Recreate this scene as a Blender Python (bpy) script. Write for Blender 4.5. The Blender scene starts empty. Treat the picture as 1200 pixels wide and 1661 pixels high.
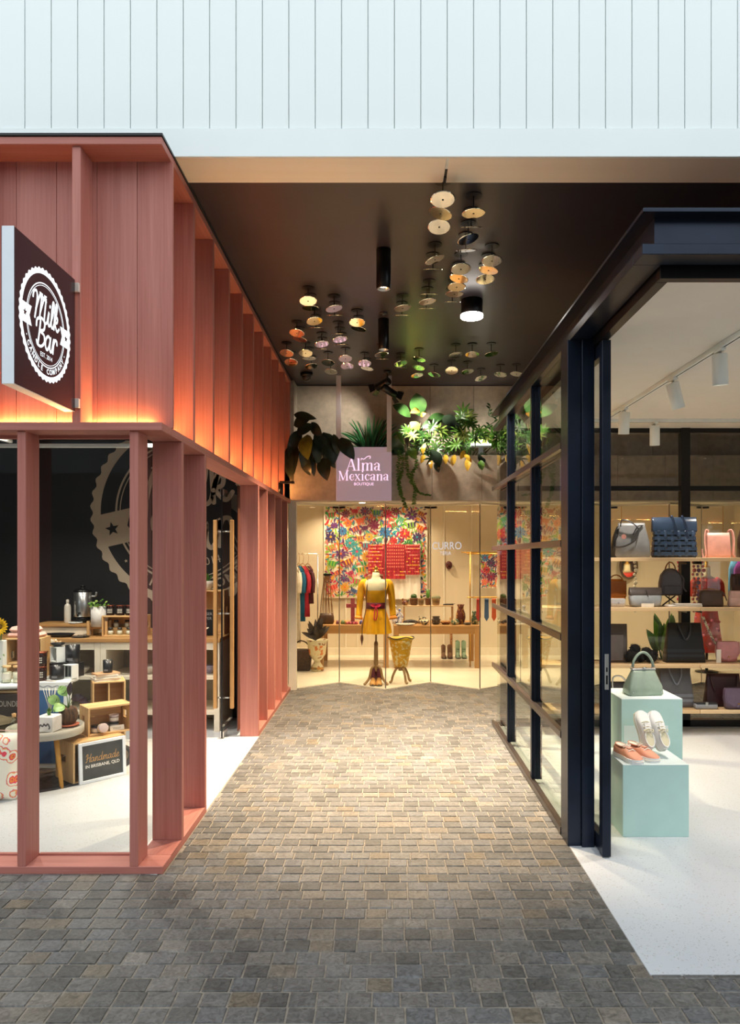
import bpy, bmesh, math, random
from mathutils import Vector, Matrix, Euler
random.seed(7)
SC = bpy.context.scene
COL = SC.collection
R = math.radians
PI = math.pi

# ---------------------------------------------------------------- camera
CAMZ = 1.7
F, CX, CY = 1200.0, 628.0, 902.0          # focal length and principal point for a 1200x1661 frame
cd = bpy.data.cameras.new('camera')
cd.sensor_fit = 'HORIZONTAL'; cd.sensor_width = 24.0; cd.lens = 24.0 * F / 1200.0
cd.shift_x = (600 - CX) / 1200.0; cd.shift_y = (CY - 830.5) / 1200.0
cd.clip_start = 0.05; cd.clip_end = 200
cam = bpy.data.objects.new('camera', cd); COL.objects.link(cam)
cam.location = (0, 0, CAMZ); cam.rotation_euler = (R(90), 0, 0)
SC.camera = cam

# ---------------------------------------------------------------- view, world
vs = SC.view_settings
vs.view_transform = 'Standard'; vs.look = 'None'; vs.gamma = 1.0; vs.use_curve_mapping = False
vs.exposure = 0.0
w = bpy.data.worlds.new('sky'); SC.world = w; w.use_nodes = True
w.node_tree.nodes['Background'].inputs[0].default_value = (0.88, 0.95, 1.0, 1)
w.node_tree.nodes['Background'].inputs[1].default_value = 1.85
SC.cycles.max_bounces = 10; SC.cycles.diffuse_bounces = 4; SC.cycles.glossy_bounces = 5
SC.cycles.transparent_max_bounces = 24; SC.cycles.transmission_bounces = 6
SC.cycles.caustics_reflective = False; SC.cycles.caustics_refractive = False
SC.cycles.sample_clamp_indirect = 6.0
SC.cycles.use_denoising = True

def at(px, py, Y):
    return Vector(((px - CX) / F * Y, Y, CAMZ - (py - CY) / F * Y))

# ---------------------------------------------------------------- materials
def lin(c):
    if isinstance(c, str):
        c = c.lstrip('#'); c = [int(c[i:i + 2], 16) for i in (0, 2, 4)]
    return tuple(((v / 255.0) / 12.92 if v / 255.0 <= 0.04045 else ((v / 255.0 + 0.055) / 1.055) ** 2.4) for v in c) + (1,)

MATS = {}
def nodes_of(name):
    m = bpy.data.materials.new(name); m.use_nodes = True
    nt = m.node_tree
    return m, nt, nt.nodes['Principled BSDF']

def pm(name, col, rough=0.5, metal=0.0, var=0.06, scale=9.0, bump=0.0, bscale=60.0, stretch=(1, 1, 1), spec=0.5,
       emit=None, estr=0.0, coat=0.0, col2=None, lo=0.35, hi=0.65, detail=4.0):
    """plain surface with noise-driven colour variation and fine relief"""
    if name in MATS: return MATS[name]
    m, nt, b = nodes_of(name)
    N, L = nt.nodes, nt.links
    c = lin(col)
    tc = N.new('ShaderNodeTexCoord'); mp = N.new('ShaderNodeMapping')
    mp.inputs['Scale'].default_value = stretch
    L.new(tc.outputs['Object'], mp.inputs[0])
    nz = N.new('ShaderNodeTexNoise'); nz.inputs['Scale'].default_value = scale; nz.inputs['Detail'].default_value = detail
    L.new(mp.outputs[0], nz.inputs['Vector'])
    rp = N.new('ShaderNodeValToRGB')
    rp.color_ramp.elements[0].position = lo; rp.color_ramp.elements[1].position = hi
    if col2 is None:
        rp.color_ramp.elements[0].color = tuple(max(0, v * (1 - var)) for v in c[:3]) + (1,)
        rp.color_ramp.elements[1].color = tuple(min(1, v * (1 + var)) for v in c[:3]) + (1,)
    else:
        rp.color_ramp.elements[0].color = c; rp.color_ramp.elements[1].color = lin(col2)
    L.new(nz.outputs['Fac'], rp.inputs[0]); L.new(rp.outputs[0], b.inputs['Base Color'])
    b.inputs['Roughness'].default_value = rough; b.inputs['Metallic'].default_value = metal
    b.inputs['Specular IOR Level'].default_value = spec
    b.inputs['Coat Weight'].default_value = coat
    if bump:
        n2 = N.new('ShaderNodeTexNoise'); n2.inputs['Scale'].default_value = bscale; n2.inputs['Detail'].default_value = 3
        L.new(mp.outputs[0], n2.inputs['Vector'])
        bp = N.new('ShaderNodeBump'); bp.inputs['Strength'].default_value = bump; bp.inputs['Distance'].default_value = 0.01
        L.new(n2.outputs['Fac'], bp.inputs['Height']); L.new(bp.outputs[0], b.inputs['Normal'])
    if emit is not None:
        b.inputs['Emission Color'].default_value = lin(emit); b.inputs['Emission Strength'].default_value = estr
    MATS[name] = m
    return m

def vcol(name, rough=0.8, attr='col'):
    """colour from a face/vertex colour attribute (the thing's own print or dye)"""
    if name in MATS: return MATS[name]
    m, nt, b = nodes_of(name)
    a = nt.nodes.new('ShaderNodeVertexColor'); a.layer_name = attr
    nt.links.new(a.outputs[0], b.inputs['Base Color'])
    b.inputs['Roughness'].default_value = rough
    MATS[name] = m
    return m

def glass_mat(name, tint=(0.93, 0.96, 0.94), ior=1.5, rough=0.0):
    if name in MATS: return MATS[name]
    m, nt, b = nodes_of(name)
    N, L = nt.nodes, nt.links
    N.remove(b)
    out = N['Material Output']
    tr = N.new('ShaderNodeBsdfTransparent'); tr.inputs[0].default_value = tint + (1,)
    gl = N.new('ShaderNodeBsdfGlossy'); gl.inputs['Roughness'].default_value = rough; gl.inputs[0].default_value = (1, 1, 1, 1)
    fr = N.new('ShaderNodeFresnel'); fr.inputs[0].default_value = ior
    nz = N.new('ShaderNodeTexNoise'); nz.inputs['Scale'].default_value = 1.2
    bp = N.new('ShaderNodeBump'); bp.inputs['Strength'].default_value = 0.004; bp.inputs['Distance'].default_value = 0.01
    L.new(nz.outputs['Fac'], bp.inputs['Height']); L.new(bp.outputs[0], gl.inputs['Normal'])
    mx = N.new('ShaderNodeMixShader')
    ge = N.new('ShaderNodeNewGeometry')        # one reflecting surface per pane, no internal reflection
    iv = N.new('ShaderNodeMath'); iv.operation = 'SUBTRACT'; iv.inputs[0].default_value = 1.0; L.new(ge.outputs['Backfacing'], iv.inputs[1])
    mu = N.new('ShaderNodeMath'); mu.operation = 'MULTIPLY'; L.new(fr.outputs[0], mu.inputs[0]); L.new(iv.outputs[0], mu.inputs[1])
    L.new(mu.outputs[0], mx.inputs[0]); L.new(tr.outputs[0], mx.inputs[1]); L.new(gl.outputs[0], mx.inputs[2])
    L.new(mx.outputs[0], out.inputs[0])
    MATS[name] = m
    return m

def emit_mat(name, col, strength):
    if name in MATS: return MATS[name]
    m, nt, b = nodes_of(name)
    nt.nodes.remove(b)
    e = nt.nodes.new('ShaderNodeEmission'); e.inputs[0].default_value = lin(col); e.inputs[1].default_value = strength
    nt.links.new(e.outputs[0], nt.nodes['Material Output'].inputs[0])
    MATS[name] = m
    return m

def timber(name, c1, c2, axis='z', rough=0.55, fine=95.0):
    """grain running along one axis"""
    if name in MATS: return MATS[name]
    m, nt, b = nodes_of(name)
    N, L = nt.nodes, nt.links
    st = {'z': (1, 1, 0.025), 'x': (0.025, 1, 1), 'y': (1, 0.025, 1)}[axis]
    tc = N.new('ShaderNodeTexCoord'); oi = N.new('ShaderNodeObjectInfo')
    off = N.new('ShaderNodeVectorMath'); off.operation = 'SCALE'; off.inputs[0].default_value = (7.3, 5.1, 9.7)
    L.new(oi.outputs['Random'], off.inputs['Scale'])
    ad = N.new('ShaderNodeVectorMath'); L.new(tc.outputs['Object'], ad.inputs[0]); L.new(off.outputs[0], ad.inputs[1])
    mp = N.new('ShaderNodeMapping'); mp.inputs['Scale'].default_value = st
    L.new(ad.outputs[0], mp.inputs[0])
    n1 = N.new('ShaderNodeTexNoise'); n1.inputs['Scale'].default_value = fine; n1.inputs['Detail'].default_value = 5; n1.inputs['Distortion'].default_value = 0.1
    n2 = N.new('ShaderNodeTexNoise'); n2.inputs['Scale'].default_value = fine / 9; n2.inputs['Detail'].default_value = 2
    L.new(mp.outputs[0], n1.inputs['Vector']); L.new(mp.outputs[0], n2.inputs['Vector'])
    ma = N.new('ShaderNodeMath'); ma.operation = 'ADD'; L.new(n1.outputs['Fac'], ma.inputs[0]); L.new(n2.outputs['Fac'], ma.inputs[1])
    mb = N.new('ShaderNodeMath'); mb.operation = 'MULTIPLY_ADD'; mb.inputs[1].default_value = 0.12
    L.new(oi.outputs['Random'], mb.inputs[0]); L.new(ma.outputs[0], mb.inputs[2])
    rp = N.new('ShaderNodeValToRGB'); rp.color_ramp.elements[0].position = 0.36; rp.color_ramp.elements[1].position = 0.78
    mr = N.new('ShaderNodeMath'); mr.operation = 'MULTIPLY'; mr.inputs[1].default_value = 0.52; L.new(mb.outputs[0], mr.inputs[0])
    L.new(mr.outputs[0], rp.inputs[0])
    rp.color_ramp.elements[0].color = lin(c1); rp.color_ramp.elements[1].color = lin(c2)
    L.new(rp.outputs[0], b.inputs['Base Color'])
    bp = N.new('ShaderNodeBump'); bp.inputs['Strength'].default_value = 0.15; bp.inputs['Distance'].default_value = 0.004
    L.new(n1.outputs['Fac'], bp.inputs['Height']); L.new(bp.outputs[0], b.inputs['Normal'])
    b.inputs['Roughness'].default_value = rough
    MATS[name] = m
    return m

# ---------------------------------------------------------------- mesh builder
class MB:
    def __init__(s):
        s.v = []; s.f = []; s.sm = []; s.mi = []; s.c = []
        s.cur = 0; s.col = None
    def add(s, vs, fs, smooth=False, M=None):
        o = len(s.v)
        for p in vs:
            p = Vector(p)
            s.v.append(tuple(M @ p) if M is not None else tuple(p))
        for f in fs:
            s.f.append(tuple(i + o for i in f)); s.sm.append(smooth); s.mi.append(s.cur); s.c.append(s.col)
        return s
    def box(s, x0, x1, y0, y1, z0, z1, b=0.0, M=None):
        x0, x1 = sorted((x0, x1)); y0, y1 = sorted((y0, y1)); z0, z1 = sorted((z0, z1))
        b = min(b, (x1 - x0) * .45, (y1 - y0) * .45, (z1 - z0) * .45)
        if b <= 0:
            vs = [(x, y, z) for z in (z0, z1) for y in (y0, y1) for x in (x0, x1)]
            fs = [(0, 2, 3, 1), (4, 5, 7, 6), (0, 1, 5, 4), (2, 6, 7, 3), (0, 4, 6, 2), (1, 3, 7, 5)]
            return s.add(vs, fs, False, M)
        X, Y, Z = (x0, x1), (y0, y1), (z0, z1)
        vs = []; idx = {}
        for i in (0, 1):
            for j in (0, 1):
                for k in (0, 1):
                    sx, sy, sz = (b, -b)[i], (b, -b)[j], (b, -b)[k]
                    for a, p in (('x', (X[i], Y[j] + sy, Z[k] + sz)), ('y', (X[i] + sx, Y[j], Z[k] + sz)), ('z', (X[i] + sx, Y[j] + sy, Z[k]))):
                        idx[(i, j, k, a)] = len(vs); vs.append(p)
        fs = []
        def q(*ks):
            fs.append(tuple(idx[k] for k in ks))
        for i in (0, 1):
            o = [(i, 0, 0, 'x'), (i, 1, 0, 'x'), (i, 1, 1, 'x'), (i, 0, 1, 'x')]; q(*(o if i else o[::-1]))
            o = [(0, i, 0, 'y'), (1, i, 0, 'y'), (1, i, 1, 'y'), (0, i, 1, 'y')]; q(*(o[::-1] if i else o))
            o = [(0, 0, i, 'z'), (1, 0, i, 'z'), (1, 1, i, 'z'), (0, 1, i, 'z')]; q(*(o if i else o[::-1]))
        for i in (0, 1):
            for j in (0, 1):
                q((i, j, 0, 'x'), (i, j, 0, 'y'), (i, j, 1, 'y'), (i, j, 1, 'x'))
                q((i, 0, j, 'x'), (i, 0, j, 'z'), (i, 1, j, 'z'), (i, 1, j, 'x'))
                q((0, i, j, 'y'), (0, i, j, 'z'), (1, i, j, 'z'), (1, i, j, 'y'))
                for k in (0, 1):
                    q((i, j, k, 'x'), (i, j, k, 'y'), (i, j, k, 'z'))
        return s.add(vs, fs, False, M)
    def cbox(s, c, d, b=0.0, M=None):
        return s.box(c[0] - d[0] / 2, c[0] + d[0] / 2, c[1] - d[1] / 2, c[1] + d[1] / 2, c[2] - d[2] / 2, c[2] + d[2] / 2, b, M)
    def lathe(s, prof, n=20, c=(0, 0, 0), sx=1.0, sy=1.0, smooth=True, caps=True, M=None, wob=None):
        vs = []; fs = []
        for k, (r, z) in enumerate(prof):
            for i in range(n):
                a = 2 * PI * i / n
                rr = r * (1 + (wob(a, k / max(1, len(prof) - 1)) if wob else 0))
                vs.append((c[0] + rr * sx * math.cos(a), c[1] + rr * sy * math.sin(a), c[2] + z))
        for k in range(len(prof) - 1):
            for i in range(n):
                j = (i + 1) % n
                fs.append((k * n + i, k * n + j, (k + 1) * n + j, (k + 1) * n + i))
        s.add(vs, fs, smooth, M)
        if caps:
            o = len(s.v) - len(vs)
            for ring, rev in ((0, True), (len(prof) - 1, False)):
                if prof[ring][0] > 1e-5:
                    f = [o + ring * n + i for i in range(n)]
                    s.f.append(tuple(f[::-1] if rev else f)); s.sm.append(False); s.mi.append(s.cur); s.c.append(s.col)
        return s
    def cyl(s, p0, p1, r0, r1=None, n=12, smooth=True, caps=True):
        p0, p1 = Vector(p0), Vector(p1); r1 = r0 if r1 is None else r1
        d = p1 - p0
        M = Matrix.Translation(p0) @ d.to_track_quat('Z', 'Y').to_matrix().to_4x4()
        return s.lathe([(r0, 0), (r1, d.length)], n, smooth=smooth, caps=caps, M=M)
    def tube(s, pts, r, n=8, closed=False, rf=None, flat=1.0, up=None):
        pts = [Vector(p) for p in pts]; m = len(pts)
        vs = []; fs = []
        prev = None
        for k, p in enumerate(pts):
            if closed: t = pts[(k + 1) % m] - pts[k - 1]
            else: t = pts[min(k + 1, m - 1)] - pts[max(k - 1, 0)]
            t.normalize()
            if prev is None:
                a = Vector(up) if up is not None else (Vector((0, 0, 1)) if abs(t.z) < .9 else Vector((1, 0, 0)))
                u = a - t * a.dot(t)
            else:
                u = prev - t * prev.dot(t)
            if u.length < 1e-6: u = t.orthogonal()
            u.normalize(); prev = u
            v = t.cross(u)
            rr = r * (rf(k / (m - 1)) if rf else 1)
            for i in range(n):
                a = 2 * PI * i / n
                vs.append(p + u * (math.cos(a) * rr * flat) + v * (math.sin(a) * rr))
        K = m if closed else m - 1
        for k in range(K):
            for i in range(n):
                j = (i + 1) % n; k2 = (k + 1) % m
                fs.append((k * n + i, k * n + j, k2 * n + j, k2 * n + i))
        if not closed:
            fs.append(tuple(range(n))[::-1]); fs.append(tuple((m - 1) * n + i for i in range(n)))
        return s.add(vs, fs, True)
    def loft(s, secs, smooth=True, caps=True, closed=True, M=None):
        n = len(secs[0]); vs = [p for q in secs for p in q]; fs = []
        for k in range(len(secs) - 1):
            for i in range(n if closed else n - 1):
                j = (i + 1) % n
                fs.append((k * n + i, k * n + j, (k + 1) * n + j, (k + 1) * n + i))
        if caps and closed:
            fs.append(tuple(range(n))[::-1]); fs.append(tuple((len(secs) - 1) * n + i for i in range(n)))
        return s.add(vs, fs, smooth, M)
    def prism(s, poly, h, M=None, smooth=False):
        """poly (x,y) ccw extruded 0..h in z"""
        n = len(poly)
        vs = [(x, y, 0) for x, y in poly] + [(x, y, h) for x, y in poly]
        fs = [tuple(range(n))[::-1], tuple(range(n, 2 * n))] + [(i, (i + 1) % n, n + (i + 1) % n, n + i) for i in range(n)]
        return s.add(vs, fs, smooth, M)
    def ball(s, c, r, n=12, m=8, sc=(1, 1, 1), M=None):
        prof = [(max(1e-6, math.sin(PI * k / m)) * r, -math.cos(PI * k / m) * r * sc[2]) for k in range(m + 1)]
        return s.lathe(prof, n, c, sc[0], sc[1], caps=False, M=M)
    def mesh(s, name):
        me = bpy.data.meshes.new(name)
        me.from_pydata(s.v, [], s.f)
        me.polygons.foreach_set('use_smooth', s.sm)
        if any(s.mi): me.polygons.foreach_set('material_index', s.mi)
        if any(c is not None for c in s.c):
            ca = me.color_attributes.new('col', 'FLOAT_COLOR', 'CORNER')
            arr = []
            for f, c in zip(s.f, s.c):
                arr += list(c or (1, 1, 1, 1)) * len(f)
            ca.data.foreach_set('color', arr)
        me.update()
        return me
    def build(s, name, mats, parent=None, loc=None, rot=None):
        return link(name, s.mesh(name), mats, parent, loc, rot)

def link(name, me, mats=None, parent=None, loc=None, rot=None, scale=None):
    if mats is not None and not me.materials:
        for m in (mats if isinstance(mats, (list, tuple)) else [mats]): me.materials.append(m)
    o = bpy.data.objects.new(name, me); COL.objects.link(o)
    if parent is not None: o.parent = parent
    if loc is not None: o.location = loc
    if rot is not None: o.rotation_euler = rot
    if scale is not None: o.scale = scale
    return o

def tag(o, label, cat, group=None, kind=None):
    o['label'] = label; o['category'] = cat
    if group: o['group'] = group
    if kind: o['kind'] = kind
    return o

def thing(name, label, cat, loc=(0, 0, 0), rz=0.0, group=None, kind=None, rot=None, scale=None):
    o = bpy.data.objects.new(name, None); COL.objects.link(o)
    o.empty_display_size = 0.05
    o.location = loc; o.rotation_euler = rot if rot is not None else (0, 0, rz)
    if scale: o.scale = scale
    return tag(o, label, cat, group, kind)

def clone(root, loc=None, rot=None, label=None, parent=None, scale=None):
    c = root.copy(); COL.objects.link(c); c.parent = parent
    if loc is not None: c.location = loc
    if rot is not None: c.rotation_euler = rot
    if scale is not None: c.scale = scale
    if label: c['label'] = label
    for ch in list(root.children): clone(ch, parent=c)
    return c

def bx(name, mat, parent, x0, x1, y0, y1, z0, z1, b=0.003):
    return MB().box(x0, x1, y0, y1, z0, z1, b).build(name, mat, parent)

def spline(pts, n=6, closed=False):
    """Catmull-Rom through points (any dimension)"""
    P = [Vector(p) for p in pts]; m = len(P); out = []
    for k in range(m if closed else m - 1):
        p0 = P[(k - 1) % m] if closed or k > 0 else P[0]
        p1 = P[k]; p2 = P[(k + 1) % m]
        p3 = P[(k + 2) % m] if closed or k + 2 < m else P[-1]
        for i in range(n):
            t = i / n
            out.append(0.5 * ((2 * p1) + (p2 - p0) * t + (2 * p0 - 5 * p1 + 4 * p2 - p3) * t * t + (3 * p1 - p0 - 3 * p2 + p3) * t ** 3))
    if not closed: out.append(P[-1])
    return out

def lamp(name, loc, target, power, col, size=0.04, angle=60, blend=0.6, parent=None):
    """light of a built lamp fitting"""
    d = bpy.data.lights.new(name, 'SPOT'); d.energy = power; d.color = lin(col)[:3]
    d.spot_size = R(angle); d.spot_blend = blend; d.shadow_soft_size = size
    o = bpy.data.objects.new(name, d); COL.objects.link(o)
    o.location = loc
    dv = Vector(target) - Vector(loc)
    o.rotation_euler = dv.to_track_quat('-Z', 'Y').to_euler()
    if parent is not None:
        bpy.context.view_layer.update()
        o.parent = parent; o.matrix_parent_inverse = parent.matrix_world.inverted()
    return o

# ---------------------------------------------------------------- 2d lettering
def text2d(txt, size, extrude=0.0, align='CENTER', bold=0.0):
    cu = bpy.data.curves.new('lettering', 'FONT'); cu.body = txt; cu.size = size
    cu.align_x = align; cu.align_y = 'CENTER'; cu.extrude = extrude; cu.resolution_u = 3; cu.offset = bold
    o = bpy.data.objects.new('lettering', cu); COL.objects.link(o)
    dg = bpy.context.evaluated_depsgraph_get()
    ev = o.evaluated_get(dg); me = ev.to_mesh()
    vs = [tuple(v.co) for v in me.vertices]; fs = [tuple(p.vertices) for p in me.polygons]
    ev.to_mesh_clear()
    bpy.data.objects.remove(o); bpy.data.curves.remove(cu)
    return vs, fs

def ribbon(mb, pts, w, h=0.0, M=None, pen=None, n=6):
    """flat stroke along a 2d spline; pen=(thin,thick) gives upright-stress contrast"""
    P = [Vector((p[0], p[1])) for p in (spline(pts, n) if len(pts) > 2 else [Vector(p[:2]) for p in pts])]
    m = len(P); Lf = []; Rt = []
    for k in range(m):
        t = P[min(k + 1, m - 1)] - P[max(k - 1, 0)]
        if t.length < 1e-9: t = Vector((1, 0))
        t.normalize(); nn = Vector((-t.y, t.x))
        ww = w if pen is None else pen[0] + (pen[1] - pen[0]) * abs(t.y) ** 2.2
        Lf.append(P[k] + nn * ww / 2); Rt.append(P[k] - nn * ww / 2)
    vs = [(p.x, p.y, h) for p in Lf] + [(p.x, p.y, h) for p in Rt]
    fs = [(m + k, m + k + 1, k + 1, k) for k in range(m - 1)]
    mb.add(vs, fs, False, M)
    if pen is None:
        for c in (P[0], P[-1]):
            q = [(c.x + w / 2 * math.cos(2 * PI * i / 10), c.y + w / 2 * math.sin(2 * PI * i / 10), h + 1e-5) for i in range(10)]
            mb.add(q, [tuple(range(10))], False, M)

CURS = {
 'M': ([[(0, 1.35), (.08, 1.75), (.42, 1.9), (.6, 1.55), (.55, .8), (.42, 0)], [(.5, .6), (.95, 1.75), (1.2, 1.8), (1.2, 1.2), (1.1, .1)], [(1.16, .6), (1.62, 1.75), (1.88, 1.75), (1.85, 1.1), (1.8, .3), (1.95, 0), (2.3, .2)]], 2.25),
 'i': ([[(0, .2), (.2, 1.0), (.14, .3), (.3, 0), (.55, .2)], [(.3, 1.42), (.33, 1.5)]], .5),
 'l': ([[(0, .2), (.36, 1.2), (.4, 1.85), (.24, 1.9), (.13, 1.2), (.12, .3), (.28, 0), (.55, .2)]], .5),
 'k': ([[(0, .2), (.36, 1.2), (.4, 1.85), (.24, 1.9), (.12, 1.2), (.08, 0)], [(.1, .5), (.38, 1.0), (.58, .92), (.5, .62), (.2, .52), (.45, .1), (.65, 0), (.9, .25)]], .9),
 'B': ([[(.42, 1.75), (.34, .9), (.22, .05)], [(-.12, 1.25), (-.05, 1.7), (.5, 1.95), (1.0, 1.75), (.95, 1.25), (.42, 1.02), (1.0, .88), (1.12, .4), (.7, .02), (.2, .02), (.02, .25)]], 1.2),
 'a': ([[(.75, .85), (.45, 1.0), (.12, .7), (.1, .25), (.35, 0), (.65, .35), (.8, 1.0), (.74, .3), (.9, 0), (1.15, .2)]], 1.1),
 'r': ([[(0, .2), (.2, 1.05), (.14, 0)], [(.16, .55), (.38, 1.0), (.64, .98), (.7, .76)]], .8),
 'H': ([[(0, 1.35), (.15, 1.8), (.42, 1.8), (.36, .9), (.22, .05), (-.05, .1)], [(1.2, 1.9), (1.05, 1.0), (.95, .1), (1.2, .12)], [(.1, .8), (.6, 1.0), (1.15, 1.0)]], 1.2),
 'n': ([[(0, .2), (.18, 1.0), (.12, 0)], [(.13, .5), (.42, 1.0), (.62, .85), (.56, .2), (.7, 0), (.95, .2)]], .92),
 'm': ([[(0, .2), (.18, 1.0), (.12, 0)], [(.13, .5), (.4, 1.0), (.56, .85), (.5, 0)], [(.52, .5), (.8, 1.0), (.98, .85), (.92, .2), (1.06, 0), (1.3, .2)]], 1.27),
 'd': ([[(.75, .85), (.45, 1.0), (.12, .7), (.1, .25), (.35, 0), (.65, .35), (.88, 1.9)], [(.86, 1.8), (.76, .3), (.9, 0), (1.15, .2)]], 1.1),
 'e': ([[(.08, .42), (.5, .58), (.6, .88), (.35, 1.0), (.1, .6), (.16, .15), (.45, 0), (.8, .25)]], .75),
}
DID = {   # upright-stress roman letters, x-height 1, capital 1.5; ('s',...) thin serif/hairline strokes
 'A': ([[(.08, 0), (.62, 1.55)]], [[(.66, 1.5), (1.1, 0)]], [(-.12, 0, .3, 0), (.8, 0, 1.35, 0), (.28, .55, .9, .55)], 1.3),
 'l': ([], [[(.22, 1.6), (.22, 0)]], [(0, 0, .46, 0), (.02, 1.57, .24, 1.57)], .5),
 'm': ([[(.3, .7), (.5, .97), (.62, .98)], [(.85, .7), (1.05, .97), (1.17, .98)]], [[(.22, 1), (.22, 0)], [(.62, .98), (.8, .85), (.8, 0)], [(1.17, .98), (1.35, .85), (1.35, 0)]], [(0, 0, .42, 0), (.6, 0, 1.0, 0), (1.15, 0, 1.58, 0), (.02, .97, .24, .97)], 1.6),
 'a': ([[(.1, .8), (.3, 1.0), (.5, .98)], [(.6, .55), (.25, .5)], [(.12, .1), (.3, 0), (.6, .2)]], [[(.45, .98), (.64, .8), (.62, .1), (.85, .02)], [(.3, .52), (.12, .35), (.14, .12)], [(.1, .85), (.1, .74)]], [], .88),
 'M': ([[(.2, 1.5), (.2, 0)], [(.78, .05), (1.35, 1.5)]], [[(.24, 1.5), (.78, .05)], [(1.38, 1.5), (1.38, 0)]], [(0, 0, .42, 0), (1.12, 0, 1.64, 0), (0, 1.48, .28, 1.48), (1.36, 1.48, 1.64, 1.48)], 1.7),
 'e': ([[(.1, .55), (.68, .55)], [(.68, .56), (.66, .9), (.42, 1.0)], [(.35, 0), (.55, .03), (.7, .25)]], [[(.42, 1.0), (.14, .75), (.13, .3), (.38, 0)]], [], .8),
 'x': ([[(.08, 0), (.72, 1)]], [[(.1, 1), (.76, 0)]], [(-.05, 0, .25, 0), (.58, 0, .95, 0), (-.03, .98, .34, .98), (.56, .98, .86, .98)], .95),
 'i': ([], [[(.22, 1), (.22, 0)], [(.22, 1.5), (.22, 1.3)]], [(0, 0, .46, 0), (.02, .97, .24, .97)], .5),
 'c': ([[(.66, .8), (.6, .98), (.4, 1.0)], [(.38, 0), (.58, .04), (.7, .25)]], [[(.4, 1.0), (.14, .75), (.13, .3), (.38, 0)], [(.65, .88), (.65, .74)]], [], .8),
 'n': ([[(.3, .7), (.5, .97), (.62, .98)]], [[(.22, 1), (.22, 0)], [(.62, .98), (.82, .85), (.82, 0)]], [(0, 0, .42, 0), (.6, 0, 1.05, 0), (.02, .97, .24, .97)], 1.08),
}
def cursive(mb, word, s, x, y, w=0.22, M=None, slant=0.12, h=0.0, center=True):
    tot = sum(CURS[c][1] for c in word)
    ox = -tot / 2 if center else 0
    for c in word:
        st, adv = CURS[c]
        for p in st:
            ribbon(mb, [(x + s * (ox + q[0] + slant * q[1]), y + s * q[1]) for q in p], w * s, h, M)
        ox += adv
def didone(mb, word, s, x, y, M=None, h=0.0):
    tot = sum(DID[c][3] + .08 for c in word); ox = -tot / 2
    for c in word:
        thin, thick, ser, adv = DID[c]
        tr = lambda q: (x + s * (ox + q[0]), y + s * q[1])
        for p in thin: ribbon(mb, [tr(q) for q in p], .07 * s, h, M, pen=(.045 * s, .06 * s))
        for p in thick: ribbon(mb, [tr(q) for q in p], .2 * s, h, M, pen=(.07 * s, .2 * s))
        for a in ser: ribbon(mb, [tr(a[:2]), tr(a[2:])], .07 * s, h, M, pen=(.05 * s, .05 * s))
        ox += adv + .08
def put_text(mb, txt, size, x, y, M=None, rot=0.0, h=0.0, bold=0.0):
    vs, fs = text2d(txt, size, bold=bold)
    T = Matrix.Translation((x, y, h)) @ Matrix.Rotation(rot, 4, 'Z')
    mb.add(vs, fs, False, (M @ T) if M is not None else T)
def ring(mb, r0, r1, n=64, scal=0, amp=0.0, M=None, h=0.0, a0=0.0, a1=2 * PI):
    vs = []; 
    for i in range(n + 1):
        a = a0 + (a1 - a0) * i / n
        ro = r1 * (1 + amp * math.cos(scal * a))
        vs += [(r0 * math.cos(a), r0 * math.sin(a), h), (ro * math.cos(a), ro * math.sin(a), h)]
    mb.add(vs, [(2 * i, 2 * i + 1, 2 * i + 3, 2 * i + 2) for i in range(n)], False, M)
def star(mb, x, y, r, M=None, h=0.0, rot=0.0):
    q = [(x + (r if i % 2 == 0 else r * .42) * math.sin(rot + PI * i / 5), y + (r if i % 2 == 0 else r * .42) * math.cos(rot + PI * i / 5), h) for i in range(10)]
    mb.add(q + [(x, y, h)], [(i, 10, (i + 1) % 10) for i in range(10)], False, M)
# ================================================================ MATERIALS USED IN MANY PLACES
SALM = ('#a66256', '#c07f72')
M_wz = timber('salmon_timber_upright', *SALM, 'z'); M_wx = timber('salmon_timber_across', *SALM, 'x'); M_wy = timber('salmon_timber_along', *SALM, 'y')
M_pinex = timber('pine_across', '#c79a62', '#e2bf8a', 'x', .6, 30); M_pinez = timber('pine_upright', '#c79a62', '#e2bf8a', 'z', .6, 30)
M_oakx = timber('oak_across', '#a87a45', '#c79b63', 'x', .5, 30); M_oakz = timber('oak_upright', '#a87a45', '#c79b63', 'z', .5, 30)
M_shelf = timber('pale_ply', '#c9a678', '#e0c39a', 'x', .5, 26)
M_soffit = timber('soffit_ply', '#ece3d2', '#f5eee0', 'x', .5, 20)
M_white = pm('white_paint', '#eef2f0', .45, var=.015)
M_fascia = pm('fascia_white', '#eaf1f0', .5, var=.012, scale=2)
M_black = pm('ceiling_black', '#343138', .33, var=.12, scale=1.5, bump=.03, bscale=6)
M_blackm = pm('black_metal', '#141416', .35, metal=.3, var=.1)
M_navy = pm('navy_steel', '#151c2a', .3, metal=.5, var=.2, scale=3, col2='#1d2739')
M_rail = pm('dark_bronze_rail', '#4a4340', .28, metal=.6, var=.1)
M_steel = pm('brushed_steel', '#c9cbcc', .28, metal=.95, var=.05)
M_conc = pm('concrete', '#b3a794', .85, var=.14, scale=14, bump=.25, bscale=90, detail=8, lo=.3, hi=.7)
M_terr = pm('terrazzo_white', '#c6cace', .32, var=.0, scale=110, col2='#a8a6a3', lo=.66, hi=.70, detail=1)
M_cream = pm('cream_wall', '#dccfb6', .6, var=.03, scale=2)
M_crtrim = pm('cream_trim', '#e5dcc8', .5, var=.03)
M_darkw = pm('charcoal_wall', '#16171a', .55, var=.25, scale=2)
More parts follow.
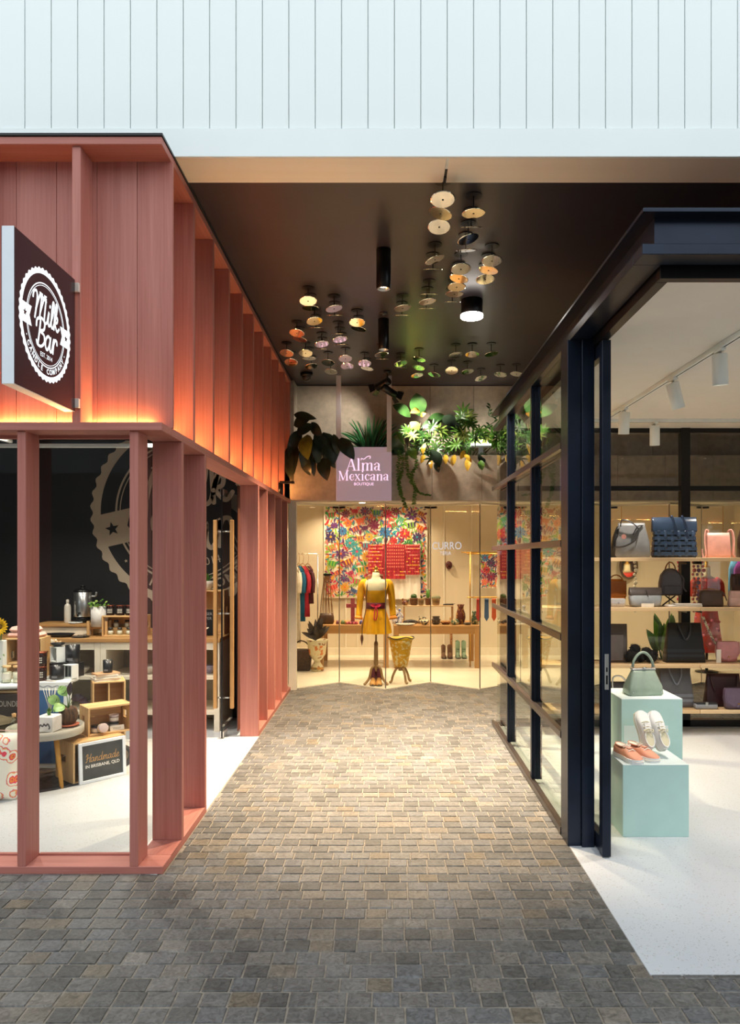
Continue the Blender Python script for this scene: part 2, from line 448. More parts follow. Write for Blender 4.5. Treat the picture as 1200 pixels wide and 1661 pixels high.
M_glass = glass_mat('clear_glass', (.95, .97, .96))
M_glassg = glass_mat('side_glass', (.86, .9, .87), 1.62)
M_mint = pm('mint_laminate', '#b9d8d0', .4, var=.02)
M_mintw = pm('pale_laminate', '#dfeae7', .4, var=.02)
M_ceilw = pm('ceiling_white', '#e4ded6', .6, var=.01)
M_brass = pm('brass', '#c99a4a', .3, metal=.9, var=.08)
M_mirror = pm('mirror_disc', '#efe8d8', .06, metal=1.0, var=.03)
M_lens = emit_mat('lens_warm', '#ffe9c8', 14.0)
M_lensw = emit_mat('lens_white', '#fff6ec', 22.0)
M_led = emit_mat('led_amber', '#ffb868', 130.0)

def sett_mat():
    m, nt, b = nodes_of('porphyry_sett')
    N, L = nt.nodes, nt.links
    oi = N.new('ShaderNodeObjectInfo'); ge = N.new('ShaderNodeNewGeometry')
    ad = N.new('ShaderNodeMath'); ad.operation = 'ADD'; L.new(oi.outputs['Random'], ad.inputs[0]); L.new(ge.outputs['Random Per Island'], ad.inputs[1])
    fr = N.new('ShaderNodeMath'); fr.operation = 'FRACT'; L.new(ad.outputs[0], fr.inputs[0])
    rp = N.new('ShaderNodeValToRGB'); cr = rp.color_ramp
    cols = [(0, '#4f4e4b'), (.25, '#5b5a57'), (.5, '#63615d'), (.7, '#5d5e5f'), (.86, '#6c6964'), (.95, '#675e50'), (1, '#77736d')]
    cr.elements[0].color = lin(cols[0][1]); cr.elements[1].color = lin(cols[-1][1])
    for p, c in cols[1:-1]:
        e = cr.elements.new(p); e.color = lin(c)
    L.new(fr.outputs[0], rp.inputs[0])
    tc = N.new('ShaderNodeTexCoord')
    n1 = N.new('ShaderNodeTexNoise'); n1.inputs['Scale'].default_value = 34; n1.inputs['Detail'].default_value = 9; n1.inputs['Distortion'].default_value = 1.6
    L.new(ge.outputs['Position'], n1.inputs['Vector'])
    n0 = N.new('ShaderNodeTexNoise'); n0.inputs['Scale'].default_value = 2.2; n0.inputs['Detail'].default_value = 3
    L.new(ge.outputs['Position'], n0.inputs['Vector'])
    mr = N.new('ShaderNodeMapRange'); mr.inputs[1].default_value = .3; mr.inputs[2].default_value = .72; mr.inputs[3].default_value = .58; mr.inputs[4].default_value = 1.42
    L.new(n1.outputs['Fac'], mr.inputs[0])
    mr2 = N.new('ShaderNodeMapRange'); mr2.inputs[1].default_value = .35; mr2.inputs[2].default_value = .65; mr2.inputs[3].default_value = .88; mr2.inputs[4].default_value = 1.14
    L.new(n0.outputs['Fac'], mr2.inputs[0])
    mu = N.new('ShaderNodeMath'); mu.operation = 'MULTIPLY'; L.new(mr.outputs[0], mu.inputs[0]); L.new(mr2.outputs[0], mu.inputs[1])
    vm = N.new('ShaderNodeVectorMath'); vm.operation = 'SCALE'; L.new(rp.outputs[0], vm.inputs[0]); L.new(mu.outputs[0], vm.inputs['Scale'])
    L.new(vm.outputs[0], b.inputs['Base Color'])
    rr = N.new('ShaderNodeMapRange'); rr.inputs[3].default_value = .42; rr.inputs[4].default_value = .7; L.new(n1.outputs['Fac'], rr.inputs[0])
    L.new(rr.outputs[0], b.inputs['Roughness'])
    bp = N.new('ShaderNodeBump'); bp.inputs['Strength'].default_value = .5; bp.inputs['Distance'].default_value = .006
    L.new(n1.outputs['Fac'], bp.inputs['Height']); L.new(bp.outputs[0], b.inputs['Normal'])
    return m
M_sett = sett_mat()
M_mortar = pm('mortar', '#857d71', .85, var=.2, scale=30, bump=.2, bscale=150)

# ================================================================ FLOORS
def XL(Y): return -1.198 - 0.0048 * (Y - 3.96)      # outer face of the timber shopfront
XR = 1.066                                           # outer face of the steel shopfront

flo = MB()
flo.box(-12, 12, -7, 3.0, -.12, -.0018)
flo.box(-12, XR, 3.0, 3.955, -.12, -.0018)
flo.box(-1.23, XR, 3.955, 9.95, -.12, -.0018)
flo.box(XR, 6, 7.44, 9.95, -.12, -.0018)
floor = flo.build('floor', M_mortar)
tag(floor, 'grey stone sett paving of the laneway, laid in staggered rows', 'floor', kind='structure')

def sett_mesh(rng):
    z = .0025
    j = lambda a: rng.uniform(-a, a)
    t = [(-.5 + .022 + j(.012), -.5 + .026 + j(.02)), (.5 - .022 + j(.012), -.5 + .026 + j(.02)), (.5 - .022 + j(.012), .5 - .026 + j(.02)), (-.5 + .022 + j(.012), .5 - .026 + j(.02))]
    o = [(-.5, -.5), (.5, -.5), (.5, .5), (-.5, .5)]
    zz = [z + j(.001) for _ in range(4)]
    vs = [(x, y, -.03) for x, y in o] + [(x, y, -.0015) for x, y in o] + [(x, y, h) for (x, y), h in zip(t, zz)]
    fs = [(8, 9, 10, 11)] + [(4 + i, 4 + (i + 1) % 4, 8 + (i + 1) % 4, 8 + i) for i in range(4)] + [(i, (i + 1) % 4, 4 + (i + 1) % 4, 4 + i) for i in range(4)]
    return vs, fs
rng = random.Random(3)
SV = [sett_mesh(rng) for _ in range(8)]
SM = []
for k, (vs, fs) in enumerate(SV):
    me = bpy.data.meshes.new('sett'); me.from_pydata(vs, [], fs); me.materials.append(M_sett); SM.append(me)
RP = .0972
setts = []
row = 0
y = 2.30
while y < 9.93:
    yc = y + RP / 2
    if yc < 3.0 - .03: spans = [(-2.3, 2.6)]
    elif yc < 3.93: spans = [(-2.9, XR)]
    elif yc < 7.42: spans = [(XL(yc) + .004, XR)]
    else: spans = [(-1.215, 5.4)]
    for a, bnd in spans:
        x = a - rng.uniform(0, .1)
        while x < bnd - .01:
            wdt = rng.choice((.1, .104, .107, .11, .115)) + rng.uniform(-.004, .004)
            if rng.random() < .03: wdt *= 1.6
            x0, x1 = max(x, a), min(x + wdt, bnd)
            if bnd - x1 < .02: x1 = bnd
            if x1 - x0 > .022:
                setts.append(((x0 + x1) / 2, yc + rng.uniform(-.001, .001), x1 - x0 - .0075, RP - .0085, rng.randrange(8)))
            x += wdt
    y += RP; row += 1
def seen(s):
    px = CX + F * s[0] / s[1]; py = CY + F * CAMZ / s[1]
    return -30 < px < 1230 and py < 1690
vis = sorted([s for s in setts if seen(s)], key=lambda s: s[1])
near = set(id(s) for s in vis[:300])
rest = MB()
for s in setts:
    if id(s) in near:
        o = link('sett', SM[s[4]], None, floor, (s[0], s[1], rng.uniform(-.0012, .0012)), (0, 0, rng.uniform(-.006, .006)), (s[2], s[3], 1))
    else:
        vs, fs = SV[s[4]]
        rest.add([(s[0] + v[0] * s[2], s[1] + v[1] * s[3], v[2]) for v in vs], fs)
ro = rest.build('sett_field', M_sett, floor); ro['kind'] = 'stuff'
# dark edging course along the pale floor
eg = thing('floor_edging', 'narrow dark stone edging course along the pale shop floor', 'edging', kind='structure')
x = XR + .005
while x < 2.4:
    MB().box(x, x + .118, 2.972, 2.998, -.05, .004, .003).build('edging_stone', M_sett, eg); x += .125

fr = MB().box(XR, 6, 3.0, 7.44, -.12, .003).build('floor_right', M_terr)
tag(fr, 'speckled white terrazzo floor of the bag shop', 'floor', kind='structure')
fl = MB().box(-5, -1.355, 4.09, 7.85, -.12, .003).box(-1.356, XL(5.9), 4.93, 6.96, -.12, .003).build('floor_left', M_terr)
tag(fl, 'pale polished concrete floor of the candle shop, running out of its doorway', 'floor', kind='structure')
# back shop floor follows the folded glass line
ZP = [(-1.237, 9.40), (-.6435, 9.9), (-.0235, 9.4), (.5775, 9.9), (1.175, 9.4), (1.78, 9.9), (2.38, 9.4), (2.98, 9.9), (3.58, 9.4), (4.2, 9.9), (4.8, 9.4), (5.4, 9.9), (5.9, 9.5)]
bf = MB()
poly = ZP + [(5.9, 12.65), (-2.4, 12.65), (-2.4, 9.75), (-1.3, 9.75), (-1.3, 9.4)]
bf.prism(poly, .125, Matrix.Translation((0, 0, -.11)))
bfo = bf.build('floor_back', pm('boutique_floor', '#e4dcc9', .25, var=.03, scale=2)); tag(bfo, 'glossy cream floor inside the boutique at the end of the lane', 'floor', kind='structure')

# ================================================================ UPPER WHITE WALL, SOFFIT, LANE CEILING
wu = thing('wall_upper', 'white board-clad wall above the laneway', 'wall', (0, 0, 0), kind='structure')
MB().box(-8, 8, 4.185, 4.3, 3.95, 9).build('wall_core', M_fascia, wu)
BP = .1488
me = MB().box(.002, BP - .002, 4.168, 4.19, 4.108, 9.0, .0035).mesh('cladding_board'); me.materials.append(M_fascia)
for k in range(-18, 48):
    link('cladding_board', me, None, wu, (-2.043 + k * BP, 0, 0))
bx('fascia_band', M_fascia, wu, -8, 8, 4.158, 4.2, 3.945, 4.104, .002)
so = thing('trim_1', 'pale timber soffit lining under the white wall', 'soffit', kind='structure')
bx('soffit_panel', M_soffit, so, -1.23, .335, 4.17, 4.445, 3.943, 3.958, .001)
bx('soffit_panel', M_soffit, so, .352, 6, 4.17, 4.445, 3.943, 3.958, .001)
bx('slot', M_blackm, so, .33, .357, 4.18, 4.44, 3.952, 3.97, 0)
ce = MB().box(-1.45, 6, 4.446, 9.95, 3.952, 4.05).build('ceiling', M_black); tag(ce, 'satin black ceiling over the laneway', 'ceiling', kind='structure')
MB().box(-5, 6.5, 4.3, 13, 4.05, 4.2).build('ceiling_deck', M_black, ce)
we = MB().box(6, 6.15, 3.2, 13, -.1, 4.1).build('wall_right_end', M_darkw); tag(we, 'dark end wall beyond the bag shop', 'wall', kind='structure')
# unseen far side of the square, put in dark to dim glass reflections
wo = thing('wall_opposite', 'unseen building across the square behind the viewer, kept dark for reflections', 'wall', kind='structure')
bx('lower_wall', pm('opposite_shopfront', '#3a3937', .6, var=.1), wo, -12, 12, -7.4, -7.0, -.1, 3.4, 0)
bx('upper_wall', pm('opposite_upper', '#6d6f70', .7), wo, -12, 12, -7.5, -7.1, 3.4, 6.0, 0)

# ================================================================ TIMBER SHOPFRONT (LEFT)
wl = thing('wall_left', 'salmon timber shopfront of fins and ledges beside the lane', 'wall', kind='structure')
FY0, FYG = 3.93, 4.11                      # front face / glass plane
D = .172
def fin(y, z0, z1, nm='fin'):
    return bx(nm, M_wz, wl, XL(y) - D, XL(y), y, y + .044, z0, z1, .0025)
# ledge, plinth, top board with front and lane-side runs
for nm, z0, z1 in (('ledge', 2.368, 2.412), ('top_board', 3.888, 3.93)):
    bx(nm, M_wx, wl, -4.2, XL(4), FY0, FYG - .001, z0, z1, .003)
    m = MB(); ya, yb = FYG, 9.42
    m.loft([[(XL(t) - D, t, z0), (XL(t), t, z0), (XL(t), t, z1), (XL(t) - D, t, z1)] for t in (ya, yb)], smooth=False); m.build(nm, M_wy, wl)
bx('plinth', M_wx, wl, -4.2, XL(4), FY0 + .02, FYG - .001, 0, .042, .003)
for ya, yb in ((FYG, 4.926), (6.962, 9.42)):
    m = MB(); m.loft([[(XL(t) - D, t, 0), (XL(t), t, 0), (XL(t), t, .042), (XL(t) - D, t, .042)] for t in (ya, yb)], smooth=False); m.build('plinth', M_wy, wl)
m = MB().box(-4.2, XL(4) + .006, FY0 - .008, FYG, 3.931, 3.944)
m.loft([[(XL(t) - D, t, 3.931), (XL(t) + .006, t, 3.931), (XL(t) + .006, t, 3.944), (XL(t) - D, t, 3.944)] for t in (FYG, 9.42)], smooth=False)
m.build('cap_flashing', M_blackm, wl)
# upper front: backing boards and fins
edges = [-1.19, -1.389]; 
while edges[-1] > -4.0: edges.append(edges[-1] - .2235)
for a, b in zip(edges, edges[1:]):
    bx('backing_board', M_wz, wl, b + .001, a - .001, FYG - .002, FYG + .02, 2.41, 3.89, .0015)
for xc in (-1.659, -2.259, -2.859, -3.459):
    bx('fin', M_wz, wl, xc - .023, xc + .023, FY0 + .018, FYG - .003, 2.412, 3.888, .0025)
for xc in (-1.353, -1.953, -2.553, -3.153, -3.753):
    bx('post', M_wz, wl, xc - .023, xc + .023, FY0 + .02, FYG - .003, .042, 2.368, .0025)
# upper lane side
UY = [4.06 + .525 * k for k in range(1, 11)]
for y in UY: fin(y, 2.412, 3.888)
for a, b in zip([FYG + .022] + UY, UY + [9.42]):
    m = MB(); m.loft([[(XL(t) - D - .02, t, 2.41), (XL(t) - D - .001, t, 2.41), (XL(t) - D - .001, t, 3.89), (XL(t) - D - .02, t, 3.89)] for t in (a + .001, b - .001)], smooth=False)
    m.build('backing_board', M_wz, wl)
LYF = [4.32, 4.88, 6.96, 7.48, 8.0, 8.52, 9.04]
for y in LYF: fin(y, .042 if y != 6.96 else .004, 2.368)
# dark lining and reveals behind the far fins
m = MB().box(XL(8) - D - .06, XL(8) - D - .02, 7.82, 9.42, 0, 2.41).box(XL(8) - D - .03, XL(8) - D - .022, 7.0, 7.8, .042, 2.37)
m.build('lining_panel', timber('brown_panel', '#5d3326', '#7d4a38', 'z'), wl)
bx('roof_deck', M_blackm, wl, -5, XL(4) - D - .02, FYG + .02, 9.4, 3.86, 3.93, 0)
# glazing
M_channel = pm('grey_channel', '#8a8580', .35, metal=.7)
k = 1
for a, b in ((-1.93, -1.376), (-2.53, -1.976), (-3.13, -2.576), (-3.73, -3.176)):
    wn = thing('window_%d' % k, 'tall clear shop window between salmon timber posts, pane %d from the corner' % k, 'window', kind='structure')
    bx('glass_pane', M_glass, wn, a + .004, b - .004, FYG - .006, FYG + .004, .05, 2.362, 0)
    m = MB().box(a, b, FYG - .012, FYG + .01, .042, .052).box(a, b, FYG - .012, FYG + .01, 2.35, 2.368)
    m.build('glazing_bead', M_wx, wn)
    k += 1
wn = thing('window_5', 'narrow clear side pane behind the corner fins of the timber shopfront', 'window', kind='structure')
xg = XL(4.3) - D - .006
bx('glass_pane', M_glass, wn, xg - .005, xg + .003, FYG + .012, 4.9, .05, 2.362, 0)
bx('corner_channel', M_channel, wn, xg - .012, xg + .012, FYG - .004, FYG + .012, .042, 2.368, .001)
wn = thing('window_6', 'clear side pane behind the far fins of the timber shopfront', 'window', kind='structure')
bx('glass_pane', M_glass, wn, xg - .008, xg + .0, 7.01, 7.8, .05, 2.362, 0)
# LED strips tucked behind the ledge
for i, (a, b, lab) in enumerate((((-3.9, FYG - .03), (-1.3, FYG - .012), 'amber light strip on the front ledge under the lit backing boards'),
                            ((XL(6) - D + .008, FYG + .05), (XL(6) - D + .03, 9.3), 'amber light strip on the lane-side ledge between the upper fins'))):
    o = thing('led_strip', lab, 'light strip')
    bx('channel', M_steel, o, a[0] - .003, b[0] + .003, a[1] - .003, b[1] + .003, 2.412, 2.417, 0)
    bx('diffuser', M_led, o, a[0], b[0], a[1], b[1], 2.4172, 2.424, 0)

# interior shell
wb = MB().box(-5, -1.40, 7.78, 7.86, 0, 3.0).build('wall_left_back', M_darkw); tag(wb, 'black back wall of the candle shop bearing the painted round logo', 'wall', kind='structure')
ws = MB().box(-5.1, -5, 4.1, 7.86, 0, 3.9).build('wall_left_end', M_darkw); tag(ws, 'black far end wall of the candle shop', 'wall', kind='structure')
cl = MB().box(-5, -1.375, 4.14, 7.86, 2.92, 3.0).build('ceiling_left', M_darkw); tag(cl, 'black ceiling inside the candle shop', 'ceiling', kind='structure')

# ================================================================ STEEL SHOPFRONT (RIGHT)
wr = thing('wall_right', 'navy steel and glass shopfront with overhanging flat roof', 'wall', kind='structure')
bx('roof_plate', M_navy, wr, 1.062, 5.9, 3.07, 7.56, 3.13, 3.146, .001)
bx('beam_web', M_navy, wr, 1.13, 5.9, 3.13, 3.14, 3.01, 3.13, 0)
bx('beam_web', M_navy, wr, 1.13, 1.14, 3.14, 7.5, 3.01, 3.13, 0)
bx('beam_flange', M_navy, wr, 1.07, 5.9, 3.10, 3.216, 2.965, 3.01, .002)
bx('beam_flange', M_navy, wr, 1.07, 1.19, 3.217, 7.5, 2.965, 3.01, .002)
bx('track_beam', M_blackm, wr, 1.2, 5.9, 3.25, 3.30, 2.92, 3.0, .002)
bx('track_beam', M_blackm, wr, 1.2, 1.25, 3.301, 7.4, 2.92, 3.0, .002)
bx('soffit_strip', M_blackm, wr, 1.19, 5.9, 3.19, 3.26, 2.99, 3.0, 0)
bx('soffit_strip', M_blackm, wr, 1.14, 1.21, 3.26, 7.4, 2.985, 3.0, 0)
bx('post', M_navy, wr, 1.056, 1.134, 4.33, 4.5, 0, 2.965, .002)
bx('post', M_navy, wr, 1.135, 1.207, 4.31, 4.46, 0, 2.965, .002)
for y in (5.5, 6.6):
    bx('mullion', M_navy, wr, 1.0925, 1.15, y, y + .055, .04, 2.965, .002)
    bx('mullion', M_navy, wr, 1.0725, 1.0915, y + .004, y + .05, .04, 2.965, .001)
for z in (.03, .613, 1.206, 1.777, 2.373):
    bx('rail', M_rail, wr, 1.052, 1.072, 4.5, 7.45, z - .021, z + .021, .002)
    bx('rail', M_rail, wr, 1.073, 1.104, 4.5, 7.45, z - .01, z + .004, .001)
for a, b in ((4.5, 5.5), (5.555, 6.6), (6.655, 7.45)):
    bx('glass_pane', M_glassg, wr, 1.106, 1.114, a, b, .03, 2.965, 0)
cr = MB().box(1.25, 5.9, 3.30, 7.45, 2.976, 3.0).build('ceiling_right', M_ceilw); tag(cr, 'white plaster ceiling of the bag shop', 'ceiling', kind='structure')
wre = MB().box(4.6, 4.7, 3.3, 7.4, 0, 2.98).build('wall_right_side', M_cream); tag(wre, 'cream side wall of the bag shop out of the way of the shelves', 'wall', kind='structure')
rg = thing('wall_right_rear', 'black framed glazed rear wall of the bag shop', 'wall', kind='structure')
bx('mullion', M_blackm, rg, 2.925, 3.015, 7.36, 7.44, 0, 2.976, .002)
bx('mullion', M_blackm, rg, 1.13, 1.2, 7.38, 7.44, 0, 2.976, .002)
bx('transom', M_blackm, rg, 1.2, 2.925, 7.38, 7.43, 2.35, 2.40, .001)
bx('transom', M_blackm, rg, 3.015, 4.6, 7.38, 7.43, 2.35, 2.40, .001)
bx('head', M_blackm, rg, 1.2, 4.6, 7.38, 7.43, 2.93, 2.976, .001)
bx('sill_frame', M_blackm, rg, 1.2, 4.6, 7.36, 7.43, 0, .07, .001)
for a, b in ((1.2, 2.925), (3.015, 4.6)):
    bx('glass_pane', M_glass, rg, a, b, 7.4, 7.408, .07, 2.35, 0)
    bx('glass_pane', M_glass, rg, a, b, 7.4, 7.408, 2.40, 2.93, 0)
# open door leaf of the bag shop
d1 = thing('door_1', 'navy steel framed glass door leaf standing open at the bag shop', 'door', (1.232, 4.155, 0), kind='structure')
bx('stile', M_navy, d1, -.0245, .0245, 0, .06, .01, 2.915, .002)
bx('stile', M_navy, d1, -.0245, .0245, .84, .9, .01, 2.915, .002)
bx('top_rail', M_navy, d1, -.02, .02, .06, .84, 2.84, 2.912, .001)
bx('bottom_rail', M_navy, d1, -.02, .02, .06, .84, .012, .1, .001)
bx('glass_pane', M_glass, d1, -.004, .004, .06, .84, .1, 2.84, 0)
lk = bx('lock_plate', M_steel, d1, -.011, .011, -.003, .002, .95, 1.15, .001)
lk['label'] = 'bright steel lock plate'
MB().box(-.005, .005, -.0045, -.002, .98, 1.03).box(-.004, .004, -.0045, -.002, 1.05, 1.075).build('keyhole_slot', M_blackm, lk)

# ================================================================ CONCRETE WALL AND BOUTIQUE AT THE END
wk = thing('wall_back', 'rough concrete wall with planter ledge above the boutique glass', 'wall', kind='structure')
bx('wall_core', M_conc, wk, -1.45, 6, 9.79, 10.0, 2.425, 3.955, 0)
xs = [-1.38, -.62, -.01, .565, 1.14, 1.72, 2.31, 2.9, 3.5, 4.1, 4.7, 5.3, 5.95]
for a, b in zip(xs, xs[1:]):
    bx('upper_panel', M_conc, wk, a + .002, b - .002, 9.76, 9.79, 2.86, 3.945, .002)
pt = thing('trim_2', 'concrete planter trough running above the boutique glass', 'planter', kind='structure')
xs = [-1.38, -.63, .0, .565, 1.19, 1.79, 2.31, 2.9, 3.5, 4.1, 4.7, 5.3, 5.95]
for a, b in zip(xs, xs[1:]):
    bx('planter_face_panel', M_conc, pt, a + .002, b - .002, 9.31, 9.345, 2.40, 2.97, .002)
bx('planter_bed', pm('planter_soil', '#2a211a', .9, var=.3, scale=40, bump=.5), pt, -1.38, 5.95, 9.345, 9.76, 2.42, 2.9, 0)
bx('planter_underside', M_crtrim, pt, -1.3, 5.95, 9.345, 10.0, 2.385, 2.42, 0)
bx('return_panel', M_conc, wk, -1.30, -1.19, 9.43, 9.76, 2.40, 3.945, .002)
bs = thing('wall_boutique', 'cream panelled walls inside the boutique', 'wall', kind='structure')
bx('rear_wall', M_cream, bs, -2.5, 5.95, 12.6, 12.7, -.1, 2.8, 0)
bx('side_wall', M_cream, bs, -2.5, -2.4, 9.75, 12.6, 0, 2.8, 0)
bx('side_wall', M_cream, bs, -1.4, -1.3, 9.43, 9.75, 0, 2.8, 0)
bx('side_wall', M_cream, bs, -2.4, -1.3, 9.70, 9.75, 0, 2.8, 0)
bx('side_wall', M_cream, bs, 5.9, 5.95, 9.43, 12.6, 0, 2.8, 0)
bx('skirting', M_crtrim, bs, -2.4, 5.9, 12.575, 12.6, 0, .14, .003)
bx('end_post', M_crtrim, bs, -1.25, -1.15, 9.36, 9.43, 0, 2.385, .003)
for x in (-.72, -.52, .95, 1.42, 2.2, 2.9, 3.4):
    bx('wall_batten', M_crtrim, bs, x, x + .03, 12.585, 12.6, .14, 2.7, .003)
bc = MB().box(-2.5, 5.95, 10.0, 12.7, 2.75, 2.85).box(-1.4, 5.95, 9.99, 10.03, 2.4, 2.75).build('ceiling_back', M_ceilw); tag(bc, 'pale ceiling inside the boutique', 'ceiling', kind='structure')
for i, (p, q) in enumerate(zip(ZP, ZP[1:])):
    dr = thing('door_%d' % (i + 2), 'frameless folding glass door leaf of the boutique, number %d from the timber shopfront' % (i + 1), 'door', (p[0], p[1], 0),
               math.atan2(q[1] - p[1], q[0] - p[0]), kind='structure')
    Lw = math.hypot(q[0] - p[0], q[1] - p[1])
    bx('glass_pane', M_glass, dr, .006, Lw - .006, -.005, .005, .02, 2.36, 0)
    bx('edge_seal', M_channel, dr, 0, .006, -.007, .007, .02, 2.36, 0)
    bx('head_rail', M_crtrim, dr, 0, Lw, -.012, .012, 2.36, 2.385, 0)
    e = .02 if i % 2 else Lw - .1
    bx('patch_fitting', M_blackm, dr, e, e + .08, -.014, .014, 2.335, 2.36, .001)
# ================================================================ LAMPS
WARM, NEUT, COOL = '#ffe2bb', '#fff2e2', '#f4f6ff'
def downlight(px, pytop, r, ln, power, label, warm=WARM, lens=M_lens, flush=False, ang=66):
    Y = (3.952 - CAMZ) * F / (CY - pytop); X = (px - CX) / F * Y
    o = thing('cylinder_downlight', label, 'downlight', (X, Y, 3.952 - ln), group='ceiling downlights of the lane')
    MB().lathe([(r * .86, .0), (r, .006), (r, ln), (0, ln)], 28, caps=False).build('body', M_blackm, o)
    MB().lathe([(r * .86, 0), (r * .72, .03), (0, .03)], 28, caps=False).build('reflector', M_steel, o)
    if flush: MB().lathe([(0, -.004), (r * 1.02, -.004), (r * 1.04, .004), (r * 1.04, .02), (r, .02)], 32, caps=False).build('lens', lens, o)
    else: MB().lathe([(r * .6, .022), (r * .6, .028)], 24).build('lens', lens, o)
    lamp('downlight_beam', (X, Y, 3.952 - ln - .012), (X, Y, 0), power, warm, r * .6, ang, .9, o)
    return o
downlight(622, 405, .054, .29, 1200, 'black cylinder downlight, the nearer of the two long ones')
downlight(622, 518, .052, .29, 1900, 'black cylinder downlight, the farther of the two long ones', ang=98)
o = downlight(765, 487, .095, .15, 1150, 'short wide black downlight with a glaring white lens', NEUT, M_lensw, True)
# unseen ceiling downlights, added to brighten the boutique
BL = ('over the trinket table', 'over the yellow bag', 'over the brass rail', 'over the big-leaved plant', 'in front of the red runners', 'over the clothes rail', 'over the red dress form')
for i, (x, y) in enumerate(((-.6, 11.0), (.6, 10.6), (1.8, 11.0), (3.2, 10.9), (.2, 12.0), (-.9, 12.0), (4.6, 11.2))):
    o = thing('added_downlight', 'added unseen downlight in the boutique ceiling ' + BL[i], 'downlight', (x, y, 2.75), group='added boutique ceiling lights')
    MB().lathe([(.06, -.006), (.06, 0)], 20).build('trim_ring', M_white, o)
    MB().lathe([(.045, -.008), (.045, -.006)], 20).build('lens', M_lens, o)
    lamp('boutique_beam', (x, y, 2.735), (x, y, 0), 165, WARM, .05, 130, .7, o)
for i, (x, y, lab) in enumerate(((-.32, 9.44, 'added downlight in the boutique entry soffit above the yellow dress'), (1.12, 9.62, 'added downlight in the boutique entry soffit nearest the steel shopfront'), (-1.05, 9.66, 'added downlight in the boutique entry soffit nearest the timber shopfront'), (3.5, 9.65, 'added downlight in the boutique entry soffit behind the bag shop'))):  # unseen soffit lamps, added to light the dress and the entry
    o = thing('added_downlight', lab, 'downlight', (x, y, 2.385))
    MB().lathe([(.05, -.005), (.05, 0)], 20).build('trim_ring', M_white, o); MB().lathe([(.038, -.007), (.038, -.005)], 20).build('lens', M_lens, o)
    lamp('entry_beam', (x, y, 2.37), (-.15, 9.74, 1.0) if i == 0 else (x, y + .08, 0), 190 if i == 0 else 75, WARM, .04, 62 if i == 0 else 100, .7, o)
# unseen spots, added to light the candle shop floor and goods
CLB = ('over the chalk sign', 'over the floral cushion', 'over the upright crate', 'over the oval table', 'just inside the doorway')
for i, (x, y) in enumerate(((-2.2, 5.2), (-2.9, 5.6), (-2.2, 6.6), (-3.4, 6.5), (-1.8, 5.9))):
    o = thing('added_spot', 'added unseen spotlight on the candle shop ceiling ' + CLB[i], 'spotlight', (x, y, 2.92), group='added candle shop ceiling spots')
    MB().cyl((0, 0, 0), (0, 0, -.12), .035, n=16).build('body', M_blackm, o)
    MB().lathe([(.026, -.124), (.026, -.12)], 16).build('lens', M_lens, o)
    lamp('candle_shop_beam', (x, y, 2.785), (x, y, 0), 100, NEUT, .03, 120, .7, o)
# bag shop tracks
def track(name, label, x0, x1, y0, y1):
    o = thing(name, label, 'light track')
    bx('rail', M_white, o, x0, x1, y0, y1, 2.945, 2.976, .002)
    if x1 - x0 < .1: bx('conductor_slot', M_blackm, o, (x0 + x1) / 2 - .004, (x0 + x1) / 2 + .004, y0 + .01, y1 - .01, 2.9435, 2.946, 0)
    else: bx('conductor_slot', M_blackm, o, x0 + .01, x1 - .01, (y0 + y1) / 2 - .004, (y0 + y1) / 2 + .004, 2.9435, 2.946, 0)
track('light_track', 'white ceiling light track running back through the bag shop', 1.985, 2.021, 3.7, 6.85)
track('light_track', 'white ceiling light track running across in front of the rear glazing', 1.9, 4.5, 6.87, 6.906)
def spot_head(x, y, tx, ty, tz, power, label):
    p = Vector((x, y, 2.945)); o = thing('track_spotlight', label, 'spotlight', p, group='white track spotlights of the bag shop')
    d = (Vector((tx, ty, tz)) - p).normalized()
    MB().box(-.016, .016, -.05, .05, -.018, 0, .003).build('adapter', M_white, o)
    e = Vector((0, 0, -.06))
    MB().tube([(0, 0, -.015), (.0, .0, -.035), e], .008, 8).build('bracket', M_steel, o)
    a = e - d * .03; b = e + d * .155
    M = Matrix.Translation(a) @ d.to_track_quat('Z', 'Y').to_matrix().to_4x4()
    MB().lathe([(.04, 0), (.045, .006), (.045, .185), (.038, .185), (.03, .165), (0, .165)], 24, M=M).build('barrel', M_white, o)
    MB().lathe([(.028, .168), (.028, .17)], 20, M=M).build('lens', M_lens, o)
    q = p + e + d * .185
    lamp('track_beam', q, q + d, power, NEUT, .03, 75, .6, o)
for x, y, t, pw, lab in ((2.0, 4.45, (2.2, 4.75, .0), 140, 'white track spotlight at the picture edge, nearest of the row'), (2.0, 5.18, (2.95, 5.6, .0), 150, 'white track spotlight tilted away from the plinths, second of the row'),
                    (2.0, 6.24, (2.0, 6.6, .3), 120, 'white track spotlight hanging nearly plumb at the far end of its row'), (2.49, 6.888, (2.6, 7.2, 1.0), 50, 'white spotlight on the rear cross track over the shelves'),
                    (3.4, 6.888, (3.3, 7.2, 1), 70, 'white spotlight on the rear cross track beyond the picture edge')):
    spot_head(x, y, *t, pw, lab)
